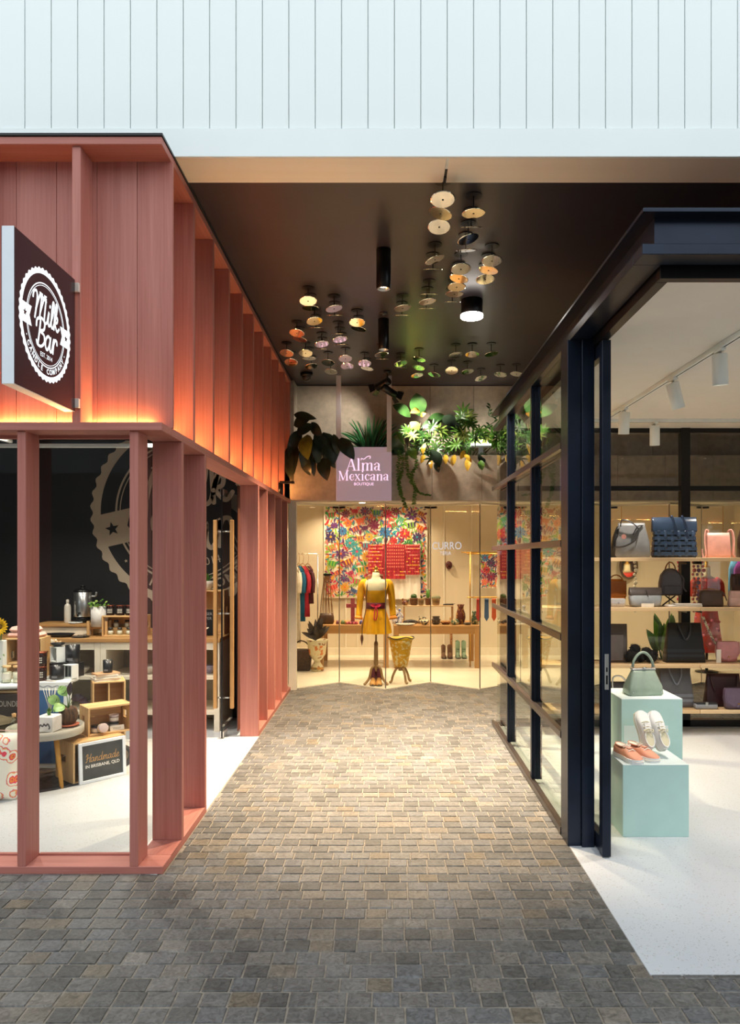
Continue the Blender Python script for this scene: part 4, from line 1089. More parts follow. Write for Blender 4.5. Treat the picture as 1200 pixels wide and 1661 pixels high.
M_jarg = glass_mat('jar_glass', (.9, .93, .9), 1.45)
M_amber = pm('amber_jar', '#2a1410', .18, var=.1); M_lab = pm('paper_label', '#e9e2d4', .7, var=.03); M_lid = pm('jar_lid_black', '#17171a', .3)
M_wax = pm('wax_cream', '#efe7cf', .6, var=.02); M_copper = pm('copper_lid', '#8e4a34', .3, metal=.7)
def amber_candle(loc, label, group, r=.04, h=.1):
    o = thing('amber_candle', label, 'candle', loc, random.uniform(-.3, .3), group)
    MB().lathe([(r * .95, 0), (r, .005), (r, h * .9), (r * .97, h * .92)], 22).build('jar', M_amber, o)
    MB().lathe([(r * 1.02, h * .92), (r * 1.02, h), (0, h)], 22).build('lid', M_copper, o)
    l = MB(); l.lathe([(r * 1.006, h * .2), (r * 1.006, h * .72)], 22, caps=False); lo = l.build('label', pm('label_dark', '#1d1412', .6), o)
    m = MB(); 
    for t in (.26, .42, .56):
        for a in (-.5, -.25, 0, .25, .5):
            m.box(-.004, .004, -r * 1.012, -r * 1.008, h * t, h * (t + .07), M=Matrix.Rotation(a, 4, 'Z'))
    so_ = m.build('label_print', M_lab, lo); so_['kind'] = 'stuff'
    return o
def white_tin(loc, label, group, r=.035, h=.055, lid=None, rot=None):
    o = thing('candle_tin', label, 'candle', loc, 0, group, rot=rot)
    MB().lathe([(r, 0), (r, h * .75)], 20).build('tin', pm('tin_rose', '#b7a4a0', .4), o)
    MB().lathe([(r * 1.04, h * .75), (r * 1.04, h), (r * .9, h * 1.02), (0, h * 1.02)], 20, caps=False).build('lid', lid or M_lid, o)
    MB().lathe([(r * 1.008, h * .15), (r * 1.008, h * .6)], 20, caps=False).build('label', M_lab, o)
    return o
crate('display_crate', 'small timber crate of white jars on the counter under the amber candles', 'crate', (-2.60, 7.38, ZC), 0, .42, .2, .205, 'timber crates of the candle shop')
for i, (x, y, z) in enumerate(((-2.74, 7.33, .922), (-2.65, 7.33, .922), (-2.56, 7.33, .922), (-2.71, 7.40, .99), (-2.60, 7.40, .99))):
    o = thing('spice_jar', ('white jar in the front row of the counter crate, end nearest the planter', 'white jar in the middle of the front row of the counter crate', 'white jar in the front row of the counter crate, partly behind the timber post', 'white jar on the raised row of the counter crate nearest the planter', 'white jar on the raised row of the counter crate nearest the timber post')[i], 'jar', (x, y, z), 0, 'white jars in the counter crate')
    MB().lathe([(.026, 0), (.028, .005), (.028, .045), (.02, .055)], 16).build('glass', M_jarg, o)
    MB().lathe([(.024, .003), (.024, .04)], 14).build('filling', M_lab, o)
    MB().lathe([(.022, .055), (.022, .07), (0, .07)], 14, caps=False).build('lid', M_lid, o)
o = bx('step_block', M_pinex, bpy.data.objects['display_crate'], -.18, .1, -.01, .08, .0145, .082, .002)
for i, x in enumerate((-2.755, -2.655, -2.56)):
    amber_candle((x, 7.36, ZC + .2052), ('dark amber candle on the counter crate, end one by the white planter', 'dark amber candle on the counter crate, middle of three', 'dark amber candle on the counter crate, half hidden by the timber post')[i], 'amber candles on the counter crate')
o = thing('oval_tray', 'long black oval tray lying on the counter below the riser', 'tray', (-3.2, 7.25, ZC))
MB().lathe([(0, .004), (.1, 0), (.14, .035), (.135, .037), (.1, .008), (0, .01)], 28, sx=1.0, sy=.5, caps=False).build('dish', M_lid, o)
o = thing('black_plate', 'small black plate of trinkets on the counter beside the planter stand', 'plate', (-2.99, 7.22, ZC))
MB().lathe([(0, .002), (.05, 0), (.085, .01), (.083, .013), (.05, .006), (0, .006)], 24, caps=False).build('plate', M_lid, o)
MB().cbox((0, 0, .018), (.06, .02, .02), .004).cbox((.03, .02, .02), (.03, .03, .025), .004).build('trinkets', pm('trinket', '#8b7a66', .4), o)
def bowl(loc, r, h, label, mat, group=None):
    o = thing('bowl', label, 'bowl', loc, 0, group)
    MB().lathe([(r * .45, 0), (r * .5, .004), (r * .9, h * .6), (r, h), (r * .96, h), (r * .8, h * .6), (r * .4, .012), (0, .01)], 26).build('dish', mat, o)
    MB().lathe([(r * .4, -.0), (r * .45, .006)], 20).build('foot', mat, o)
    return o
M_bone = pm('bone_ceramic', '#d5cdbf', .35, var=.05)
bowl((-2.35, 7.33, .541), .1, .08, 'wide white bowl on the upper shelf of the open cabinet by the doorway', M_bone)
bowl((-3.02, 7.33, .541), .07, .06, 'small white bowl on the cabinet shelf behind the black candle', M_bone)
bowl((-1.76, 7.33, .541), .055, .08, 'lilac grey bowl on the cabinet shelf nearest the doorway', pm('lilac_ceramic', '#9a94a6', .4))
o = thing('potted_cactus', 'square terracotta pot with a thin cactus on the lowest cabinet shelf', 'potted plant', (-2.66, 7.30, .201))
MB().box(-.045, .045, -.045, .045, 0, .1, .006).build('pot', pm('terracotta', '#c2684a', .7), o)
MB().box(-.038, .038, -.038, .038, .1, .102).build('soil', L_stem, o)
MB().lathe([(.012, .1), (.016, .15), (.012, .2), (0, .21)], 8, c=(-.01, 0, 0), caps=False).tube(spline([(.01, 0, .1), (.03, 0, .17), (.05, 0, .19)], 4), .004, 6).build('stems', L_green, o)
# crates by the doorway end of the counter
crate('display_crate', 'timber crate behind the black letter board at the doorway end of the counter', 'crate', (-1.86, 7.55, ZC), 0, .44, .22, .45, 'timber crates of the candle shop')
bowl((-1.83, 7.53, ZC + .452), .075, .09, 'rough stone-look bowl on the crate near the doorway', M_bone)
o = thing('leafy_sprig', 'clump of green leaves in the stone-look bowl by the doorway', 'plant', (-1.83, 7.53, ZC + .53))
succ(o, 16, .07, .09, L_green, w=.03)
lb = thing('letter_board', 'small black letter board price sign leaning on the counter crate', 'sign', (-1.83, 7.39, ZC), 0)
bx('board', pm('felt_black', '#0e0e10', .9), lb, -.1, .1, -.008, .008, 0, .26, .002)
m = MB(); X2 = Matrix(((1, 0, 0, 0), (0, 0, -1, -.0085), (0, 1, 0, 0), (0, 0, 0, 1)))
for t, z in (('DIFFUSER', .215), ('FLOWER', .17), ('$10', .115)): put_text(m, t, .04, 0, z, X2)
m.build('lettering', pm('letter_grey', '#8d8d8d', .6), lb)
o = thing('timber_slice', 'round timber slice propped on the letter board', 'ornament', (-1.87, 7.375, ZC + .262))
MB().lathe([(.055, -.006), (.055, .006)], 24, M=Matrix.Translation((0, 0, .056)) @ Matrix.Rotation(PI / 2, 4, 'X')).build('disc', M_pinex, o)
MB().lathe([(.03, .0), (.03, .0075)], 20, M=Matrix.Translation((0, 0, .056)) @ Matrix.Rotation(PI / 2, 4, 'X')).build('growth_rings', M_oakx, o)
o = thing('dried_flower', 'cream dried flower in a small dark pot in front of the letter board', 'ornament', (-1.80, 7.31, ZC))
MB().lathe([(.018, 0), (.02, .05), (.016, .055)], 14).build('pot', pm('dark_pot', '#3a241c', .5), o)
for k in range(9):
    a = k * 2 * PI / 9
    leaf_mesh(MB(), (0, 0, .055), (math.cos(a) * .04, math.sin(a) * .03, .085), .022, (0, -.6, 1), n=4).build('petal', M_wax, o)

# rug, poufs, round tables
o = thing('rug', 'dark round rug with a braided edge under the display tables', 'rug', (-2.95, 6.02, .0032))
MB().lathe([(0, .009), (.8, .009), (.82, .004), (.82, 0)], 72, caps=False).build('pile', pm('rug_dark', '#4a4037', .95, var=.35, scale=30, bump=.3), o)
MB().lathe([(.8, 0), (.8, .012), (.85, .012), (.85, 0)], 72, caps=False).build('edge_band', pm('rug_edge', '#26262a', .9, var=.2), o)
ZG = .0125
def pouf(loc, r, h, label, c1):
    o = thing('pouf', label, 'pouf', loc)
    mt = pm('pouf_' + c1, c1, .8, var=.15, scale=30, bump=.1)
    MB().lathe([(r * .8, 0), (r * .98, .03), (r, h * .5), (r * .95, h - .03), (r * .6, h), (0, h + .005)], 30, caps=False).build('body', mt, o)
    m = MB()
    for z in (.04, h * .55, h - .035): m.tube([(math.cos(a * PI / 20) * r * 1.0, math.sin(a * PI / 20) * r * 1.0, z) for a in range(40)], .008, 6, closed=True)
    m.build('piping', mt, o)
pouf((-2.62, 6.13, ZG), .19, .27, 'low olive pouf under the round grey table', '#5f5138')
pouf((-3.02, 5.62, ZG), .17, .46, 'tall olive pouf behind the floral cushion', '#564a2f')
o = thing('side_table', 'small round grey tray-top table on splayed timber legs', 'table', (-2.562, 5.55, .003))
MB().lathe([(0, .365), (.262, .365), (.27, .37), (.27, .425), (.258, .425), (.255, .41), (0, .41)], 56, caps=False).build('tray_top', pm('grey_tray', '#a8a294', .5, var=.04), o)
for a in (-38, 82, 202):
    c, s = math.cos(R(a)), math.sin(R(a))
    MB().cyl((c * .15, s * .15, .366), (c * .235, s * .235, .0), .02, .014, 12).build('leg', timber('honey_leg', '#b9802f', '#d9a24a', 'z'), o)
ZT = .003 + .411
ot = thing('oval_table', 'large oval white-topped display table in the candle shop', 'table', (-3.2, 6.3, ZG))
MB().lathe([(0, .62), (.55, .62), (.56, .63), (.56, .645), (.55, .655), (0, .655)], 64, sx=1, sy=.714, caps=False).build('top', M_white, ot)
for x, y in ((-.35, -.2), (.35, -.2), (-.35, .2), (.35, .2)): MB().cyl((x * .8, y * .8, .62), (x, y, 0), .02, .016, 10).build('leg', M_oakz, ot)
ZW = ZG + .6555
fb = crate('lettered_crate', 'dark timber crate with stencilled lettering under the oval table', 'crate', (-3.17, 6.06, ZG), 0, .44, .22, .6)
bx('name_board', pm('dark_stain', '#3a2c24', .7, var=.2), fb, -.215, .215, -.125, -.112, .4, .58, .002)
m = MB(); put_text(m, 'FOUNDED', .064, .14 / .72, .5, Matrix(((.72, 0, 0, 0), (0, 0, -1, -.1265), (0, 1, 0, 0), (0, 0, 0, 1))), 0, 0, .001)
m.build('lettering', pm('stencil_grey', '#a69c90', .7), fb)
# things on the grey table
o = thing('cube_planter', 'white marbled cube planter with a spiky succulent on the grey table', 'potted plant', (-2.49, 5.45, ZT), R(-8))
MB().box(-.064, .064, -.064, .064, 0, .115, .006).build('cube', pm('marbled_white', '#efece8', .4, col2='#d9d6d2', scale=14), o)
m = MB()
ribbon(m, [(-.04, .03), (-.028, .055), (-.012, .045), (.0, .062)], .011, 0, Matrix(((1, 0, 0, 0), (0, 0, -1, -.0645), (0, 1, 0, 0), (0, 0, 0, 1))))
ribbon(m, [(.0, .062), (.016, .05), (.03, .064), (.044, .04), (.04, .03)], .012, 0, Matrix(((1, 0, 0, 0), (0, 0, -1, -.0645), (0, 1, 0, 0), (0, 0, 0, 1))))
m.build('ink_marking', pm('ink_grey', '#5a5a5e', .6), o)
succ(o, 22, .04, .06, L_green, w=.011, z0=.112)
o = thing('reed_diffuser', 'small white reed diffuser with pale reeds on the grey table', 'diffuser', (-2.56, 5.62, ZT))
MB().box(-.04, .04, -.03, .03, 0, .075, .003).build('box', M_white, o)
MB().lathe([(.022, .075), (.022, .12), (.01, .13), (.01, .14)], 14).build('bottle', M_jarg, o)
for k in range(7): MB().cyl((0, 0, .1), (-.05 + .017 * k, .01 * (k % 3 - 1), .28), .0018, n=5).build('reed', M_wax, o)
o = thing('potted_calathea', 'patterned-leaf plant in a brown husk pot on the grey table', 'potted plant', (-2.415, 5.60, ZT))
MB().lathe([(.05, 0), (.075, .008), (.08, .018), (.06, .018)], 26).build('saucer', pm('terracotta', '#c2684a', .7), o)
MB().lathe([(.045, .018), (.068, .05), (.072, .09), (.06, .135), (.05, .145), (.045, .135), (0, .13)], 26).build('pot', pm('husk_brown', '#3d2a1c', .85, col2='#6b4c30', scale=10, stretch=(6, 6, 1), bump=.4), o)
m1 = veined('calathea_green', '#5c8f3a', '#a9cf7e'); m2 = veined('calathea_dark', '#2c1f22', '#43292e')
for (dx, dz, l, w_, ax, mt) in ((-.05, .0, .1, .075, (-.7, -.2, .35), m1), (-.02, -.02, .1, .08, (-.35, -.6, -.25), m1), (.0, .05, .1, .07, (-.5, .2, .5), m1), (.03, .03, .12, .055, (.75, -.2, .1), m2), (.02, .05, .11, .04, (.1, .0, .9), m2), (.06, .04, .11, .05, (.8, .1, -.35), m2)):
    p = Vector((dx, -.02, .18 + dz)); d = Vector(ax).normalized() * l
    lf = leaf_mesh(MB(), p, p + d, w_, (.1, -1, .45), n=7, broad=.5).build('leaf', mt, o)
    if mt is m1:
        v = MB()
        for t in (.25, .45, .65, .82):
            for s in (-1, 1):
                sd = d.cross(Vector((.1, -1, .45))).normalized() * (w_ * .4 * math.sin(PI * t)) * s
                v.tube([p + d * t + Vector((0, -.012, .006)), p + d * (t + .08) + sd + Vector((0, -.014, .008))], .0016, 4)
        v.build('vein', veined('vein_dark', '#1f4a20', '#2c5a2a'), lf)
    MB().tube(spline([(0, 0, .13), tuple(p * .6 + Vector((0, 0, .06))), tuple(p)], 4), .003, 5).build('stalk', L_green, o)
o = thing('stoppered_bottle', 'small clear bottle with wooden stopper at the cushion side of the grey table', 'bottle', (-2.775, 5.5, ZT))
MB().lathe([(.03, 0), (.032, .05), (.012, .075), (.012, .09)], 18).build('bottle', M_jarg, o)
MB().lathe([(.014, .09), (.016, .115), (0, .12)], 12, caps=False).build('stopper', M_oakz, o)
# framed poster leaning behind
o = thing('framed_poster', 'blue poster in a white frame leaning behind the grey table', 'picture', (-2.72, 5.885, ZG), 0, rot=(R(-4), 0, 0))
bx('frame', M_white, o, -.19, .19, -.012, .012, 0, .68, .003)
bx('print', pm('poster_blue', '#3c6796', .6, var=.06), o, -.165, .135, -.0135, -.012, .04, .615, 0)
m = MB(); ribbon(m, [(-.16 + .02 * k, .645 + .006 * math.sin(k * 1.7)) for k in range(17)], .006, 0, Matrix(((1, 0, 0, 0), (0, 0, -1, -.0136), (0, 1, 0, 0), (0, 0, 0, 1))))
m.build('border_print', pm('print_grey', '#8a8f96', .6), o)
# crates with the chalk sign
lc = crate('display_crate', 'low timber crate on the floor carrying the framed chalk sign', 'crate', (-2.296, 5.714, .003), R(47.8), .40, .3, .31, 'timber crates of the candle shop')
fm = thing('chalk_sign', 'white framed black sign with handmade lettering leaning on the low crate', 'sign', (-2.296 + .74 * .168, 5.714 - .67 * .168, .004), R(47.8), rot=(R(-3), 0, R(47.8)))
bx('backing', pm('chalkboard', '#3c3f40', .45, var=.15), fm, -.145, .185, -.004, .004, .015, .285, 0)
for a in ((-.165, -.14, .0, .3), (.18, .205, .0, .3), (-.14, .18, 0, .022), (-.14, .18, .278, .3)): bx('frame_bar', pm('frame_white', '#dfe5ee', .35), fm, a[0], a[1], -.014, .006, a[2], a[3], .002)
m = MB(); XF = Matrix(((1, 0, 0, .02), (0, 0, -1, -.0045), (0, 1, 0, 0), (0, 0, 0, 1)))
cursive(m, 'Handmade', .031, 0, .152, .12, XF); g = m.build('script_lettering', pm('letter_gold', '#c79a5c', .6), fm)
m = MB(); put_text(m, 'IN BRISBANE, QLD', .033, 0, .118, XF, 0, 0, .0005); m.build('capital_lettering', pm('letter_white', '#e8e6e0', .6), fm)
crate('display_crate', 'open timber crate holding candle tins, stacked on the crate with the sign', 'crate', (-2.225, 5.85, .3135), R(40), .34, .21, .22, 'timber crates of the candle shop')
u = Vector((math.cos(R(40)), math.sin(R(40)), 0)); n_ = Vector((-u.y, u.x, 0)); cc = Vector((-2.225, 5.85, .3285))
for (a, b, z, lab, rt) in ((-.09, -.04, 0, 'candle tin at the shaded end of the stacked crate', None), (-.06, -.075, .034, 'candle tin lying on its side with its pale lid facing out', (R(80), 0, R(40))), (-.01, .0, 0, 'candle tin in the middle of the stacked crate behind the label card', None),
                           (.065, .0, 0, 'candle tin under the topmost tin in the stacked crate', None), (.065, .0, .0565, 'topmost candle tin with a rose lid in the stacked crate', None)):
    p = cc + u * a + n_ * b; p.z += z
    white_tin(p, lab, 'candle tins in the stacked crate', lid=pm('rose_lid', '#d3c0bd', .4) if rt or z > .05 else None, rot=rt)
o = thing('price_card', 'white card label propped in the stacked crate', 'card', cc + u * .06 - n_ * .085, R(40), rot=(R(-12), 0, R(40)))
bx('card', M_lab, o, -.055, .055, -.001, .001, 0, .04, 0)
m = MB()
for z in (.014, .022): m.box(-.035, .03, -.0016, -.001, z, z + .002)
m.build('printed_lines', pm('ink_grey', '#5a5a5e', .6), o)['kind'] = 'stuff'
crate('display_crate', 'upright timber crate with a divider, books stacked on its top', 'crate', (-2.46, 6.52, ZG), R(25), .27, .24, .6, 'timber crates of the candle shop', divider=True)
ZB = ZG + .6005
for i, (c1, w_, d, h, rz, lab) in enumerate((('#d9cdbb', .22, .16, .022, 10, 'lowest pale book of the stack on the upright crate'), ('#e6ded2', .2, .15, .026, -4, 'middle cream book of the stack on the upright crate'), ('#c79a70', .2, .14, .016, 16, 'top tan book of the stack under the black candle'))):
    o = thing('book', lab, 'book', (-2.47, 6.5, ZB), R(25 + rz), 'books on the upright crate')
    bx('cover', pm('cover_' + c1, c1, .6), o, -w_ / 2, w_ / 2, -d / 2, d / 2, 0, .003, 0); bx('cover', pm('cover_' + c1, c1, .6), o, -w_ / 2, w_ / 2, -d / 2, d / 2, h - .003, h, 0)
    bx('pages', M_lab, o, -w_ / 2 + .004, w_ / 2 - .004, -d / 2 + .004, d / 2 - .0, .003, h - .003, 0); bx('spine', pm('cover_' + c1, c1, .6), o, -w_ / 2 - .002, -w_ / 2, -d / 2, d / 2, 0, h, 0)
    ZB += h + .0003
def tumbler(loc, r, h, label, mat, wick=True, group=None):
    o = thing('candle', label, 'candle', loc, 0, group)
    MB().lathe([(r * .9, 0), (r * .96, .004), (r, h), (r * .9, h), (r * .88, h - .012), (0, h - .012)], 26).build('tumbler', mat, o)
    if wick: MB().cyl((0, 0, h - .012), (0, 0, h + .004), .002, n=6).build('wick', M_wax, o)
    MB().box(-r * .4, r * .4, -r * 1.0, -r * .97, h * .15, h * .3).build('label', M_lid if mat is not M_lid else pm('label_silver', '#6c6c70', .4), o)
    return o
tumbler((-2.455, 6.5, ZB), .042, .11, 'black tumbler candle on top of the books', M_lid)
o = thing('glass_bottle', 'small glass bottle inside the upright crate', 'bottle', (-2.42, 6.47, ZG + .0145))
MB().lathe([(.03, 0), (.032, .06), (.012, .09), (.012, .11)], 16).build('bottle', M_jarg, o); MB().lathe([(.015, .11), (.015, .125), (0, .125)], 12, caps=False).build('cap', M_white, o)
# on the oval table
for i in (0, 1): amber_candle((-2.87, 6.13, ZW + i * .1203), ('lower of two stacked amber wax candles on the oval table', 'upper of two stacked amber wax candles on the oval table')[i], 'stacked amber candles', .046, .12)
o = thing('gift_box', 'black gift box behind the black tumbler on the oval table', 'box', (-2.79, 6.31, ZW), R(12))
MB().box(-.075, .065, -.05, .06, 0, .125, .003).build('box', M_lid, o); MB().box(-.076, .066, -.051, .061, .122, .13, .002).build('lid', M_blackm, o)
tumbler((-2.765, 6.20, ZW), .055, .115, 'wide black tumbler candle in front of the gift box', M_lid)
def open_box(loc, w_, h, rz, label):
    o = thing('window_box', label, 'box', loc, rz)
    f = .008
    for a in ((-w_ / 2, -w_ / 2 + f, 0, h), (w_ / 2 - f, w_ / 2, 0, h), (-w_ / 2 + f, w_ / 2 - f, 0, f), (-w_ / 2 + f, w_ / 2 - f, h - f, h)): bx('frame_side', M_white, o, a[0], a[1], -.04, .04, a[2], a[3], .001)
    bx('back', pm('box_grey', '#7d7f86', .5), o, -w_ / 2 + f, w_ / 2 - f, .03, .038, f, h - f, 0)
open_box((-2.685, 6.27, ZW), .1, .115, R(-18), 'white window box at the rounded end of the oval table')
open_box((-2.81, 6.31, ZW + .131), .1, .13, R(-35), 'white window box standing on the black gift box')
bowl((-2.81, 6.31, ZW + .262), .06, .03, 'shallow black bowl on top of the white window box', M_lid)
tumbler((-2.70, 6.35, ZW + .1185), .06, .15, 'tall black cylinder candle raised above its neighbours', M_lid)
o = thing('card_box', 'flat black box under the tall black cylinder candle', 'box', (-2.70, 6.37, ZW), R(-18)); MB().box(-.05, .07, -.045, .05, 0, .112, .003).build('box', M_lid, o); MB().box(-.051, .071, -.046, .051, .11, .118, .001).build('lid', M_blackm, o)
o = thing('dried_bouquet', 'cream dried flower bundle behind the white boxes on the oval table', 'ornament', (-2.92, 6.48, ZW))
MB().lathe([(.05, 0), (.06, .12), (.045, .2), (.05, .22)], 18).build('vase', M_bone, o)
for k in range(26):
    a = random.uniform(0, 2 * PI); e = random.uniform(.1, 1.2)
    p = Vector((math.cos(a) * math.sin(e) * .1, math.sin(a) * math.sin(e) * .08, .22 + math.cos(e) * .09))
    leaf_mesh(MB(), (p.x * .3, p.y * .3, .21), p, .05, (0, -1, .5), n=4, wave=.3).build('petal', M_wax if k % 3 else pm('petal_apricot', '#d8b07a', .7), o)
o = thing('leaflet', 'white printed leaflet lying on the oval table', 'leaflet', (-2.77, 6.09, ZW), R(-15))
MB().box(-.08, .08, -.04, .04, 0, .002).build('paper', M_lab, o)
leaf_mesh(MB(), (-.06, 0, .0028), (.06, .0, .0028), .03, (0, 0, 1), bend=0, fold=0, n=6).build('print', pm('ink_grey', '#5a5a5e', .6), o)
for i, (x, lab) in enumerate(((-3.10, 'clear jar candle with a printed label at the picture edge'), (-3.015, 'clear jar candle without label next to the timber post'))):
    o = thing('jar_candle', lab, 'candle', (x, 6.03, ZW), 0, 'clear jar candles on the oval table')
    MB().lathe([(.036, 0), (.038, .004), (.038, .105), (.03, .115), (.03, .125)], 22).build('jar', M_jarg, o)
    MB().lathe([(.033, .006), (.034, .088)], 20).build('wax', M_wax, o)
    MB().lathe([(.033, .125), (.034, .14), (0, .142)], 20, caps=False).build('cork', M_pinex, o)
    if i == 0: MB().lathe([(.0385, .03), (.0385, .08)], 22, caps=False).build('label', M_lab, o)
sc_ = crate('display_crate', 'small timber crate of black pouches on the oval table behind the jar candles', 'crate', (-3.07, 6.33, ZW), R(4), .3, .2, .34, 'timber crates of the candle shop')
bx('shelf', M_pinex, sc_, -.13, .13, -.09, .08, .12, .134, .001)
o = thing('black_pouch', 'black printed pouch on the middle shelf of the small crate', 'pouch', (-3.08, 6.31, ZW + .1345))
MB().box(-.06, .09, -.03, .02, 0, .15, .012).build('pouch', M_lid, o); m = MB(); cursive(m, 'ar', .022, .02, .07, .12, Matrix(((1, 0, 0, 0), (0, 0, -1, -.031), (0, 1, 0, 0), (0, 0, 0, 1)))); m.build('script_print', pm('letter_grey', '#8d8d8d', .6), o)
o = thing('folded_towel', 'soft pink folded towel on top of the small crate', 'towel', (-3.07, 6.33, ZW + .3405))
MB().box(-.15, .13, -.08, .08, 0, .04, .018).box(-.14, .1, -.07, .075, .04, .09, .022).build('towel', pm('towel_pink', '#dfb3a6', .95, var=.08, scale=30, bump=.2), o)
MB().box(-.01, .025, -.085, -.083, .06, .12, M=Matrix.Rotation(.15, 4, 'Y')).build('tag', M_lab, o)
o = thing('cactus', 'tall green cactus column rising behind the pink towel', 'cactus', (-3.12, 6.5, ZW))
MB().lathe([(.04, 0), (.05, .3), (.05, .34), (.04, .34), (0, .33)], 20).build('pot', M_bone, o)
MB().lathe([(.016, .33), (.024, .42), (.024, .52), (.012, .58), (0, .59)], 14, caps=False, wob=lambda a, t: .12 * math.cos(7 * a)).build('column', L_green, o)
o = thing('flower_box', 'tall white floral-print vase with a yellow sunflower at the picture edge', 'flower vase', (-3.175, 6.08, ZW + .0))
MB().box(-.03, .035, -.03, .03, .0, .34, .004).build('vase', pm('floral_white', '#e8ebe4', .6, col2='#7ba35c', lo=.63, hi=.66, scale=26), o)
MB().cyl((0, 0, .3), (.02, -.03, .46), .005, n=6).build('stalk', L_green, o)
hd = MB().lathe([(.03, 0), (.026, .012), (0, .018)], 16, caps=False, M=Matrix.Translation((.02, -.04, .46)) @ Matrix.Rotation(R(70), 4, 'X')).build('flower_head', pm('sun_brown', '#7a5a14', .8), o)
fc = Vector((.02, -.045, .46))
for ring_, n2 in ((.075, 18), (.06, 14)):
    for k in range(n2):
        a = 2 * PI * k / n2 + ring_ * 9
        d = Vector((math.cos(a), -.25, math.sin(a)))
        leaf_mesh(MB(), fc + d * .015, fc + d * ring_, .024, (0, -1, .1), n=4).build('petal', pm('sunflower_yellow', '#f2bf14', .6), hd)
# floral cushion
def cushion_mat():
    m, nt, b = nodes_of('cushion_print'); N, L = nt.nodes, nt.links
    tc = N.new('ShaderNodeTexCoord')
    vo = N.new('ShaderNodeTexVoronoi'); vo.inputs['Scale'].default_value = 9.5; L.new(tc.outputs['Object'], vo.inputs['Vector'])
    wv = N.new('ShaderNodeTexNoise'); wv.inputs['Scale'].default_value = 22; L.new(tc.outputs['Object'], wv.inputs['Vector'])
    ma = N.new('ShaderNodeMath'); ma.operation = 'MULTIPLY_ADD'; ma.inputs[1].default_value = .35; L.new(wv.outputs['Fac'], ma.inputs[0]); L.new(vo.outputs['Distance'], ma.inputs[2])
    rp = N.new('ShaderNodeValToRGB'); cr = rp.color_ramp; cr.interpolation = 'CONSTANT'
    for p, c in ((0, '#d23a5a'), (.3, '#f08a3a'), (.37, '#e8455a'), (.43, '#f3ead8'), (.56, '#f0a05a'), (.6, '#e0608a'), (.63, '#f3ead8'), (.9, '#f3ead8')):
        if p in (0,): cr.elements[0].color = lin(c)
        else:
            e = cr.elements.new(p); e.color = lin(c)
    cr.elements[-1].color = lin('#f3ead8')
    L.new(ma.outputs[0], rp.inputs[0]); L.new(rp.outputs[0], b.inputs['Base Color']); b.inputs['Roughness'].default_value = .9
    return m
o = thing('cushion', 'floral orange and pink cushion propped on the rug at the picture edge', 'cushion', (-2.81, 5.13, .0045), 0, rot=(R(-8), R(4), R(6)))
m = MB(); n = 14; S = .24
for sgn in (-1, 1):
    vs = []
    for i in range(n + 1):
        for j in range(n + 1):
            u_, v_ = 2 * i / n - 1, 2 * j / n - 1
            k_ = 1 - .1 * (1 - abs(u_)) * abs(v_) ** 2 ; k2 = 1 - .1 * (1 - abs(v_)) * abs(u_) ** 2
            vs.append((u_ * S * k2, sgn * .075 * (max(0, (1 - u_ ** 4) * (1 - v_ ** 4))) ** .5, S + v_ * S * k_))
    m.add(vs, [(i * (n + 1) + j, (i + 1) * (n + 1) + j, (i + 1) * (n + 1) + j + 1, i * (n + 1) + j + 1) for i in range(n) for j in range(n)], True)
m.build('cover', cushion_mat(), o)
MB().tube([(-S, 0, 0), (S, 0, 0), (S, 0, 2 * S), (-S, 0, 2 * S)], .004, 6, closed=True).build('piping', pm('piping_pink', '#e8b8a8', .8), o)
# ================================================================ BAG SHOP (RIGHT)
SH = (1.686, 1.214, .674, .243)
names = ('eye-level', 'second', 'third', 'lowest')
for z, nm in zip(SH, names):
    for (a, b, side) in ((1.42, 2.958, 'longer part before the joint'), (2.964, 4.55, 'part beyond the joint')):
        o = thing('wall_shelf', 'pale timber %s shelf of the bag display, %s' % (nm, side), 'shelf', ((a + b) / 2, 7.17, z - .035), group='bag display shelves')
        h = (b - a) / 2
        bx('board', M_shelf, o, -h, h, -.17, .17, 0, .034, .002)
        for x in (-h + .08, h - .05): bx('bracket', M_blackm, o, x - .006, x + .006, .0, .19, -.03, 0, .001)
# plinths
def plinth(x0, x1, y0, y1, h, label):
    o = thing('display_plinth', label, 'plinth', ((x0 + x1) / 2, (y0 + y1) / 2, .003), group='mint display plinths')
    w_, d = (x1 - x0) / 2, (y1 - y0) / 2
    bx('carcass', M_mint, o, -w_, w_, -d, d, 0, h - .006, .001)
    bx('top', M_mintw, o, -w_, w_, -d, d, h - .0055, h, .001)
    return o
plinth(1.423, 1.822, 4.47, 4.868, .437, 'low mint cube plinth carrying the two pairs of sneakers')
up = plinth(1.542, 1.944, 4.872, 5.27, .757, 'tall mint plinth carrying the sage green handbag')
bx('panel_patch', M_mintw, up, -.185, .105, -.2, -.1985, .47, .58, 0)

